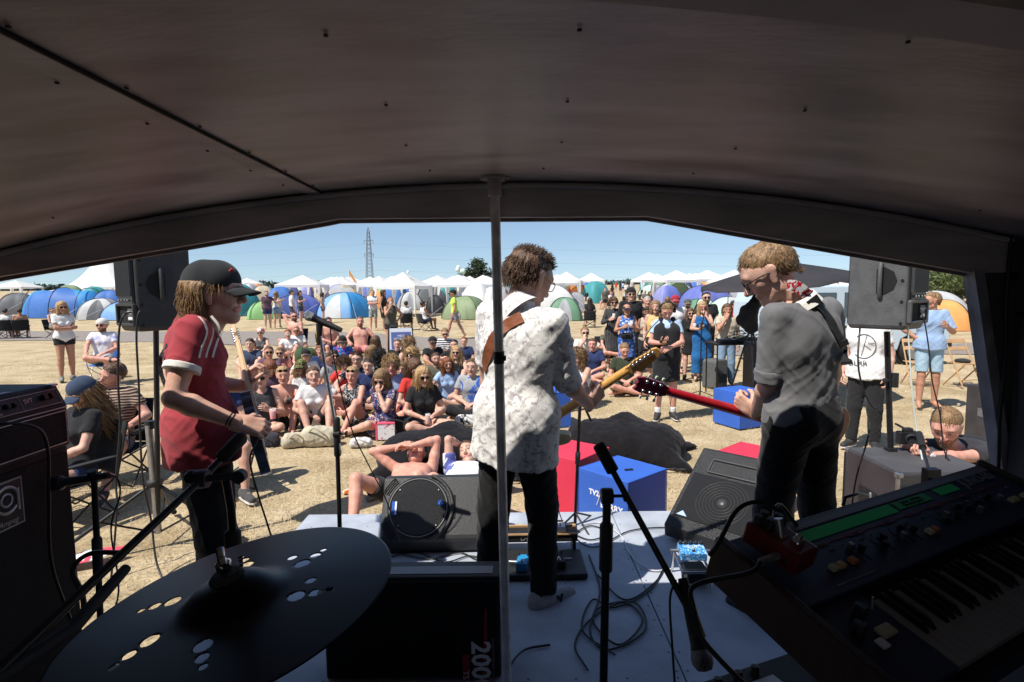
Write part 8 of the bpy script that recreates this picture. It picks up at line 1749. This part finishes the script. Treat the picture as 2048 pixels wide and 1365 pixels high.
# ---- right of the middle guitarist, seated
J=A(1127,657,'knees','man in black cap and dark flowered shirt sitting at the back',arms=('hug','knee'),hair='short',hc='dark',hat='cap',hatm=capb,glasses=sg,top='tee',topm=k_fd,bot='shorts',botm=k_bk,turn=10,Y=14.2)
J=A(1170,661,'knees','man with a bun in white shirt drinking from a yellow cup',arms=('knee','mouth'),hair='bun',hc='dblond',glasses=sg,top='shirt',topm=k_cr,bot='shorts',botm=k_wh,turn=8,Y=13.6)
cup('cup','yellow cup held to the mouth of the man with a bun',hold(J,1,.07,.04),.10,.040,(.85,.65,.05),.95)
J=A(1217,663,'chaircross','blond man in sunglasses and olive polo with legs crossed in a camp chair',Y=13.4,arms=('lap','knee'),hair='short',hc='blond',glasses=sg,top='tee',topm=k_ol,bot='shorts',botm=C_('shorts_brown',(.12,.10,.09)),turn=14,sk='pink',smin=.85)
camp_chair('black camp chair under the blond man in the olive polo',J['loc'],J['rz'],'black',seat=.32)
A(1130,698,'cross','woman with a white visor behind the curly haired man',arms=('lap','lap'),fem=True,hair='mid',hc='red',hat='visor',hatm=capw,top='tank',topm=k_bk,bot='shorts',botm=k_dk,turn=-10)
A(1117,720,'cross','blonde woman in round sunglasses and black vest facing sideways',arms=('lap','knee'),fem=True,hair='pony',hc='blond',glasses=sg,top='tank',topm=k_bk,bot='hot',botm=k_dk,turn=-50,hy=-15,sk='tan')
A(1156,717,'knees','man with long curly fair hair in white vest',arms=('hug','lap'),hair='curlylong',hc='dblond',top='tank',topm=k_wh,bot='shorts',botm=k_bk,turn=-36,hy=-10,shoes=sh_w,shoem=sh_b)
A(1249,702,'cross','barefoot man in dark green shirt hidden behind the guitar headstock',arms=('lap','lap'),hair='short',hc='dblond',top='tee',topm=k_dg,bot='longshorts',botm=k_dg,turn=16,sk='pink',Y=10.4,hpit=-20)
A(1098,690,'cross','person in white tee partly behind the patterned sleeve',arms=('lap','lap'),hair='messy',hc='brown',top='tee',topm=k_wh,bot='shorts',botm=k_dk,turn=0,Y=12.2)
A(1072,606,'walk','bearded man in white tee walking behind the middle guitarist',Y=14.5,arms=('down','down'),hair='short',hc='brown',beard=1,top='tee',topm=k_wh,bot='shorts',botm=k_dn,turn=60)
# ---- standing crowd
J=A(1227,607,'stand','woman with high curls in dark pinstripe dress and sunglasses',Y=13.2,arms=('down','cup'),fem=True,hair='curlyshort',hc='brown',glasses=sg,top='long',topm=k_ps,bot='midi',botm=k_ps,turn=12)
cup('cup','pale cup held by the woman in the pinstripe dress',hold(J,1),.11,.036,(.7,.7,.7),.5)
A(1262,590,'stand','tall man in black hooded top and sunglasses',Y=12.9,arms=('down','down'),hair='mid',hc='dblond',hat='beanie',hatm=k_bk,glasses=sg,top='long',topm=k_bk,bot='trousers',botm=k_bk,turn=12,smax=1.14)
J=A(1254,620,'stand','woman in blue tie dye top with purple sunglasses and black visor',Y=11.6,arms=('cup','cup'),fem=True,hair='pony',hc='brown',hat='visor',hatm=capb,glasses=sgp,top='tank',topm=k_hw,bot='trousers',botm=k_hw,turn=12,sk='tan')
cup('cup','clear cup held by the woman in blue tie dye',hold(J,0,.09,.03),.11,.038,(.6,.6,.62),.4)
p=J['world'](J['pelvis']+V(.02,.16,.10)*J['s']);T=thing('waist_bag','black waist bag worn by the woman in blue tie dye','bag',p);v_,f_=blob([prim((-.07,0,0),(.07,0,0),.065,.065,flat=(0,1,0),s=1.6,k=.02)],.010);npmesh('pouch',v_,f_,k_bk,T);g=MB();g.tube([(-.07,-.04,.03),(.07,-.04,.03)],.004,5);g.build('zip',M_steel,T)
A(1295,604,'stand','grey haired man smiling in a black tee',Y=13.6,arms=('down','down'),hair='short',hc='grey',top='tee',topm=k_bk,bot='shorts',botm=k_bk,turn=12,sk='pink')
J=A(1293,626,'stand','dark haired woman with sunglasses on her head and beige vest',Y=12.3,arms=('down','cup'),fem=True,hair='updo',hc='dark',glasses=sgu,top='tank',topm=k_be,bot='shorts',botm=k_bk,turn=12,sk='brown',smin=.86)
A(1311,615,'stand','blonde woman in mustard crop top and long black skirt',Y=11.2,arms=('lap','down'),fem=True,hair='wavy',hc='dblond',top='crop',topm=k_ye,bot='midi',botm=k_bk,turn=14,hy=14,sk='fair')
J=A(1334,640,'stand','woman in headphones and black pinafore looking down at a recorder',Y=8.3,arms=('strum','phone'),fem=True,hair='bun',hc='dblond',top='tee',topm=C_('pale_blue_tee',(.42,.54,.72)),bot='skirt',botm=k_bk,turn=12,hpit=-34,sk='pink',shoes=sh_w,shoem=sh_b,socks=k_wh,smin=1.0,hres=.005)
s_=J['s'];Tn=bpy.data.objects[J['_T'].name];P=[prim(J['pelvis']+V(sx*.06,.02,.02)*s_,J['chest']+V(sx*.075,.03,.02)*s_,.135*s_,.128*s_,flat=(0,1,0),s=1.0,k=.04)for sx in(-1,1)]+[prim(J['chest']+V(sx*.09,.05,.04)*s_,J['neck']+V(sx*.085,.01,.02)*s_,.055*s_,.038*s_,k=.02)for sx in(-1,1)]+[prim(J['chest']+V(0,.12,.20)*s_,J['chest']+V(0,.12,.11)*s_,.06,.05,k=.02,sub=True)]
v_,f_=blob(P,.012);npmesh('pinafore_bib',v_,f_,k_bk,Tn)
HX=J['_HX'];hw_=J['world'](J['head']);T=thing('headphones','big black headphones on the woman in the pinafore','headphones',hw_);Mz=Matrix.Rotation(J['rz'],3,'Z');loc_=lambda p:Mz@(Vector(HX(p))-Vector(J['head']));g=MB();g.tube([loc_((math.sin(t)*.105,-.01,.015+math.cos(t)*.115))for t in np.linspace(-1.6,1.6,18)],.011,8);g.build('band',M_black,T)
for sx in(-1,1):g=MB();ax_=(loc_((sx*.12,-.01,0))-loc_((sx*.08,-.01,0))).normalized();g.lathe([(.030,-.012),(.038,0),(.038,.018),(.030,.030)],loc_((sx*.088,-.01,0)),16,rot=ax_.to_track_quat('Z','Y').to_matrix());g.build('ear_cup',M_black,T)
p=hold(J,1,.08,.0);T=thing('sound_recorder','small black recorder on a stand before the woman in headphones','recorder',p);g=MB();g.box((0,0,0),(.16,.05,.035));g.build('body',M_black,T,bevel=.006);g=MB();g.box((-.02,-.026,0),(.06,.003,.02));g.build('panel',M_wood,T)
b_=W(1262,700,8.0);T=thing('shoulder_strap','black fluffy boom microphone hanging by the yellow top','microphone',b_)
pts=[Vector(q)-b_ for q in(W(1318,640,7.9),W(1296,665,7.9),W(1282,700,7.95),W(1278,728,8.0))];g=MB();g.tube(spline(pts,6),.007,6);g.build('cable',M_cable,T);g=MB();g.tube([pts[2]+Vector((.02,0,.12)),pts[2]+Vector((0,0,.0)),pts[3]],[.02,.035,.02],10);g.build('foam',M_rubber,T)
A(1351,604,'stand','man in red cap and sunglasses wearing a white and blue tee',Y=12.8,arms=('down','down'),hair='short',hc='brown',beard=1,hat='cap',hatm=capr,glasses=sg,top='tee',topm=k_wh,bot='shorts',botm=k_dn,turn=14,g=1.08)
A(1376,609,'stand','bearded man in green cap behind the red capped man',Y=14.4,arms=('down','down'),hair='short',hc='dark',beard=1,hat='cap',hatm=capg,glasses=sg,top='tee',topm=k_wh,bot='shorts',botm=k_bk,turn=14)
J=A(1381,633,'stand','brown haired woman in short black dress holding a clear cup',Y=12.0,arms=('cup','down'),fem=True,hair='long',hc='brown',glasses=sg,top='dress',topm=k_bk,turn=14,smin=.86,shoes=sh_b,shoem=sh_b)
cup('cup','clear cup held by the woman in the short black dress',hold(J,0,.09,.03),.11,.038,(.6,.55,.4),.5)
J=A(1405,616,'stand','blonde woman in pink sunglasses and long blue dress holding a phone',Y=11.8,arms=('mouth','phone'),fem=True,hair='long',hc='blond',glasses=sgr,top='tank',topm=k_bl,bot='maxi',botm=k_bl,turn=14)
p=hold(J,1,.08,.02);T=thing('phone','black phone in the hand of the woman in the long blue dress','phone',p,J['rz']);g=MB();g.box((0,0,.02),(.07,.010,.14));g.build('body',M_black,T,bevel=.003)
J=A(1413,597,'stand','tall bearded man in black tee and headband behind the blue dress',Y=12.7,arms=('down','cup'),hair='short',hc='dark',beard=1,glasses=sg,top='tee',topm=k_bk,bot='trousers',botm=k_bk,turn=12,smax=1.15)
A(1455,621,'stand','long haired man in beige shirt and jeans with hand on his mouth',Y=11.0,arms=('down','mouth'),hair='mid',hc='brown',top='shirt',topm=k_be,bot='jeans',botm=k_jb,turn=16,sk='tan')
A(1469,602,'chair','person seated far behind the man in the beige shirt',Y=22,hair='short',hc='dark',top='tee',topm=k_rd,bot='shorts',botm=k_dk,turn=90,sk='tan')
A(1340,618,'stand','brown haired person glimpsed behind the headphones',Y=13.4,arms=('down','down'),fem=True,hair='messy',hc='brown',top='tee',topm=k_gr,bot='shorts',botm=k_bk,turn=12,smin=.85)
J=A(1738,628,'stand','man in white tee with a drawn circle, head hidden by the right loudspeaker',Y=6.7,arms=('down','down'),hair='short',hc='brown',top='tee',topm=k_wh,bot='trousers',botm=k_bk,turn=0,s=1.0,toplen=.10,shoes=sh_w,shoem=sh_b,res=.011,fold=.006,g=1.1)
ch=[c for c in J['_T'].children if c.name.startswith('shirt')][0];bvw=hits([ch]);Mk=plain('marker_ink',(.06,.06,.06),.7)
def ink(pts,w_=.006):ribbon(bvw,pts,w_,.0012,'drawn_line',Mk,ch,.008,4,fb=6.6)
ink([(1728+24*math.cos(t),693+24*math.sin(t))for t in np.linspace(-2.2,2.4,14)],.009);ink([(1734,672),(1722,712)]);ink([(1728,690),(1742,700)]);ink([(1736,686),(1748,688)])
for i_,c_ in enumerate('DOLRR'):
 q,n__=onsurf(bvw,1692+i_*9.5,727,.012);tx_=Vector((-n__.y,n__.x,0));tx_=tx_ if tx_.x>0 else-tx_
 text(c_,.085,Matrix.Rotation(-J['rz'],4,'Z')@Matrix.Translation(-Vector(J['loc']))@frame(q,tx_,(0,0,1)),Mk,ch,name='drawn_lettering')
J=A(1862,615,'stand','man in pale blue shirt and denim shorts with a hand on his hip',Y=8.9,arms=('cup','hip'),hair='short',hc='dblond',top='rolled',topm=C_('shirt_blue',(.30,.42,.62)),bot='longshorts',botm=C_('shorts_denim',(.33,.46,.56)),turn=30,hy=80,sk='tan',res=.011,collar=.3,s=1.05,fold=.006,toplen=.06)
pw_=W(1892,856,4.02);L0=Vector((pw_.x+.1,pw_.y+.25,0));o=np.array(L0);nb=np.array(W(1914,902,4.08))-o;pe=nb+V(.36,.36,-.12);J=build_joints(pe,nb-pe,V(-.75,.66,0),1.0);J['neck']=nb;J['head']=np.array(pw_)-o;J['Rh']=rotm(V(-.62,-.66,-.40),V(-.25,-.28,.9));J['el']=[0,0];J['wr']=[0,0];J['kn']=[0,0];J['an']=[0,0]
wl_=np.array(W(1832,912,3.84))-o;wr_=np.array(W(1812,890,4.02))-o
J['el'][0],J['wr'][0]=ik(J['sh'][0],wl_,.285,.26,V(.4,-1,-.4));J['el'][1],J['wr'][1]=ik(J['sh'][1],wr_,.285,.26,V(-.3,.5,-1))
for i in(0,1):J['kn'][i],J['an'][i]=ik(J['hi'][i],pe+V(.3+.2*i,.35,-.75),.43,.415,V(-.5,-.5,-1))
J['toe']=[V(.3,1,-.2)]*2
make_person('bearded photographer in black tee leaning over the subwoofer with a camera',J,L0,0,sk='pink',hair='short',hc='dblond',beard=1,res=.009,hres=.0042,top='tee',topm=C_('washed_black',(.035,.033,.038)),bot='trousers',botm=k_bk,shoes=sh_w,shoem=sh_b,curl=(.75,.75),hdir=[V(-.85,-.1,.15),V(.2,-.85,.3)],palm=[V(0,.4,1),V(1,-.1,.1)],seed=81,hd=4,fold=.005,hscale=1.12,group='festival audience')
cpp=W(1822,878,3.92);T=thing('photo_camera','black camera with round lens held by the photographer','camera',cpp);d_=Vector((-.45,-.88,.05)).normalized();q=d_.to_track_quat('Z','Y').to_matrix();g=MB();g.box((0,.04,0),(.14,.05,.09));g.box((0,.04,.055),(.06,.045,.03));g.build('body',M_black,T,bevel=.008);g=MB();g.lathe([(.036,-.03),(.038,.0),(.038,.05),(.030,.052),(.028,.035)],(0,0,0),20,rot=q);g.build('lens',M_black,T);g=MB();g.lathe([(.001,.034),(.027,.034)],(0,0,0),18,rot=q);g.build('lens_glass',plain('lens_glass',(.004,.004,.008),.05,spec=1),T);g=MB();g.box((-.075,.02,.09),(.05,.03,.012),Matrix.Rotation(.5,3,'Y'));g.build('strap_end',M_black,T)
wp=W(1858,910,3.86);T=thing('wrist_watch','steel wrist watch on the photographer left arm','watch',wp);g=MB();g.lathe([(.030,-.010),(.033,0),(.030,.010)],(0,0,0),18,rot=Matrix.Rotation(R(80),3,'Y'),cap=False);g.build('strap',M_steel,T);g=MB();g.lathe([(.019,0),(.018,.008)],(0,-.033,0),16,rot=Matrix.Rotation(R(90),3,'X'));g.build('dial',M_white,T)
# ---- people among the tents and up the path
D=dict
far=[(231,-0,None)]
A(533,584,'stand','man in dark printed tee with arm out under the wide gazebo',Y=29,arms=('out','down'),hair='short',hc='dark',beard=1,top='tee',topm=k_pr,bot='shorts',botm=k_nv,turn=6,g=1.1)
A(552,589,'stand','fair haired woman in white top behind the green tent',Y=29.5,arms=('down','down'),fem=True,hair='long',hc='dblond',top='tank',topm=k_wh,bot='shorts',botm=k_dn,turn=160,smin=.85)
A(583,583,'stand','man in white tee standing behind the royal blue tent',Y=31,arms=('down','down'),hair='short',hc='dark',top='tee',topm=k_wh,bot='shorts',botm=k_dk,turn=100)
A(600,587,'stand','person in black and white behind the royal blue tent',Y=32,arms=('down','cup'),hair='mid',hc='dark',top='tee',topm=k_fb,bot='shorts',botm=k_dk,turn=60,smin=.85)
A(645,590,'stand','dark haired woman half hidden behind the pale blue tent',Y=33,arms=('down','down'),fem=True,hair='long',hc='dark',top='tank',topm=k_be,bot='shorts',botm=k_dk,turn=80,smin=.8,sk='tan')
A(745,583,'stand','person in white tee and patterned shorts beside the tall gazebo',Y=27.5,arms=('crossed','crossed'),hair='short',hc='red',top='tee',topm=k_wh,bot='longshorts',botm=k_tr,turn=0,sk='pink')
A(767,585,'stand','dark haired woman in long black vest beside the tall gazebo',Y=27,arms=('cup','down'),fem=True,hair='long',hc='dark',top='tank',topm=k_bk,bot='skirt',botm=k_bk,turn=60,sk='tan')
J=A(812,602,'chair','person in white tee seated back turned under the tall gazebo',Y=27.5,hair='short',hc='dark',top='tee',topm=k_wh,bot='shorts',botm=k_dk,turn=175);camp_chair('black camp chair under the tall gazebo, left',J['loc'],J['rz'],'black',group='camp chairs under the tall gazebo')
J=A(846,603,'chair','woman in white vest seated at the right of the tall gazebo',Y=27,fem=True,hair='bun',hc='dark',top='tank',topm=k_wh,bot='shorts',botm=k_dk,turn=120,sk='brown');camp_chair('black camp chair under the tall gazebo, right',J['loc'],J['rz'],'black',group='camp chairs under the tall gazebo')
J=A(905,587,'walk','litter picker in neon yellow tee and black cap carrying a sack',Y=22.5,arms=('down','down'),hair='short',hc='dark',hat='cap',hatm=capb,top='tee',topm=C_('neon_yellow',(.60,.80,.12)),bot='shorts',botm=k_gr,turn=-85,sk='tan')
b=GT(912,645);T=thing('rubbish_sack','clear plastic sack of rubbish carried by the litter picker','sack',(b.x,b.y,gz(b.y)));v_,f_=blob([prim((0,0,.30),(-.05,0,.55),.30,.22,k=.1),prim((-.05,0,.6),(-.12,0,.85),.16,.05,k=.1)],.03);npmesh('sack',folds(v_,f_,.03,5,12),f_,floral('sack_print',(.62,.62,.58),[(.30,.16,.10),(.15,.30,.25)],7,.42),T)
rsx=np.random.RandomState(33);tops=[k_bk,k_wh,k_rd,k_lb,k_nv,k_lg,k_be,k_ol];tn=['black','white','red','light blue','navy','grey','beige','olive']
spots=[(1241,568,74,'stand',0),(1252,570,70,'stand',1),(1258,568,72,'stand',6),(1246,571,86,'stand',3),(1266,567,66,'stand',5),(1225,573,52,'stand',0),(1216,578,44,'chair',4),(1222,581,42,'chair',1),(1210,580,40,'stand',7),(1252,586,48,'chair',3),(1256,587,47,'chair',2),(1232,571,88,'stand',2),(1284,583,52,'chair',6),(1290,585,46,'chair',7),(1174,590,34,'stand',6),(1138,575,40,'stand',2),(1300,587,40,'chair',4),(1180,600,28,'chair',0)]
seen={}
for(x,y,Yd,kd,ti)in spots:
 kd_n='sitting' if kd=='chair' else 'standing';key=(ti,kd);seen[key]=seen.get(key,0)+1;side='up the path' if Yd>60 else('beside the path edge' if x>1205 else 'by the orange tent');
 J=A(x,y,kd,'distant person in %s top %s %s%s'%(tn[ti],kd_n,side,' at %s'%('the right edge' if x>1262 else 'the left edge')if Yd<60 and x>1205 else(', nearer' if Yd<71 else ', farther')),Y=Yd,arms=('down','down')if kd=='stand' else('lap','lap'),hair='short' if ti%2 else 'long',fem=ti%2==0,hc=['dark','brown','dblond'][ti%3],top='tee',topm=tops[ti],bot='shorts',botm=[k_dk,k_bk,k_kh][ti%3],turn=rsx.uniform(-60,60)+(180 if ti%3==0 else 0),res=.035,smin=.9,smax=1.15)
 if kd=='chair':camp_chair('black camp chair beside the path',J['loc'],J['rz'],'black',group='camp chairs beside the path')
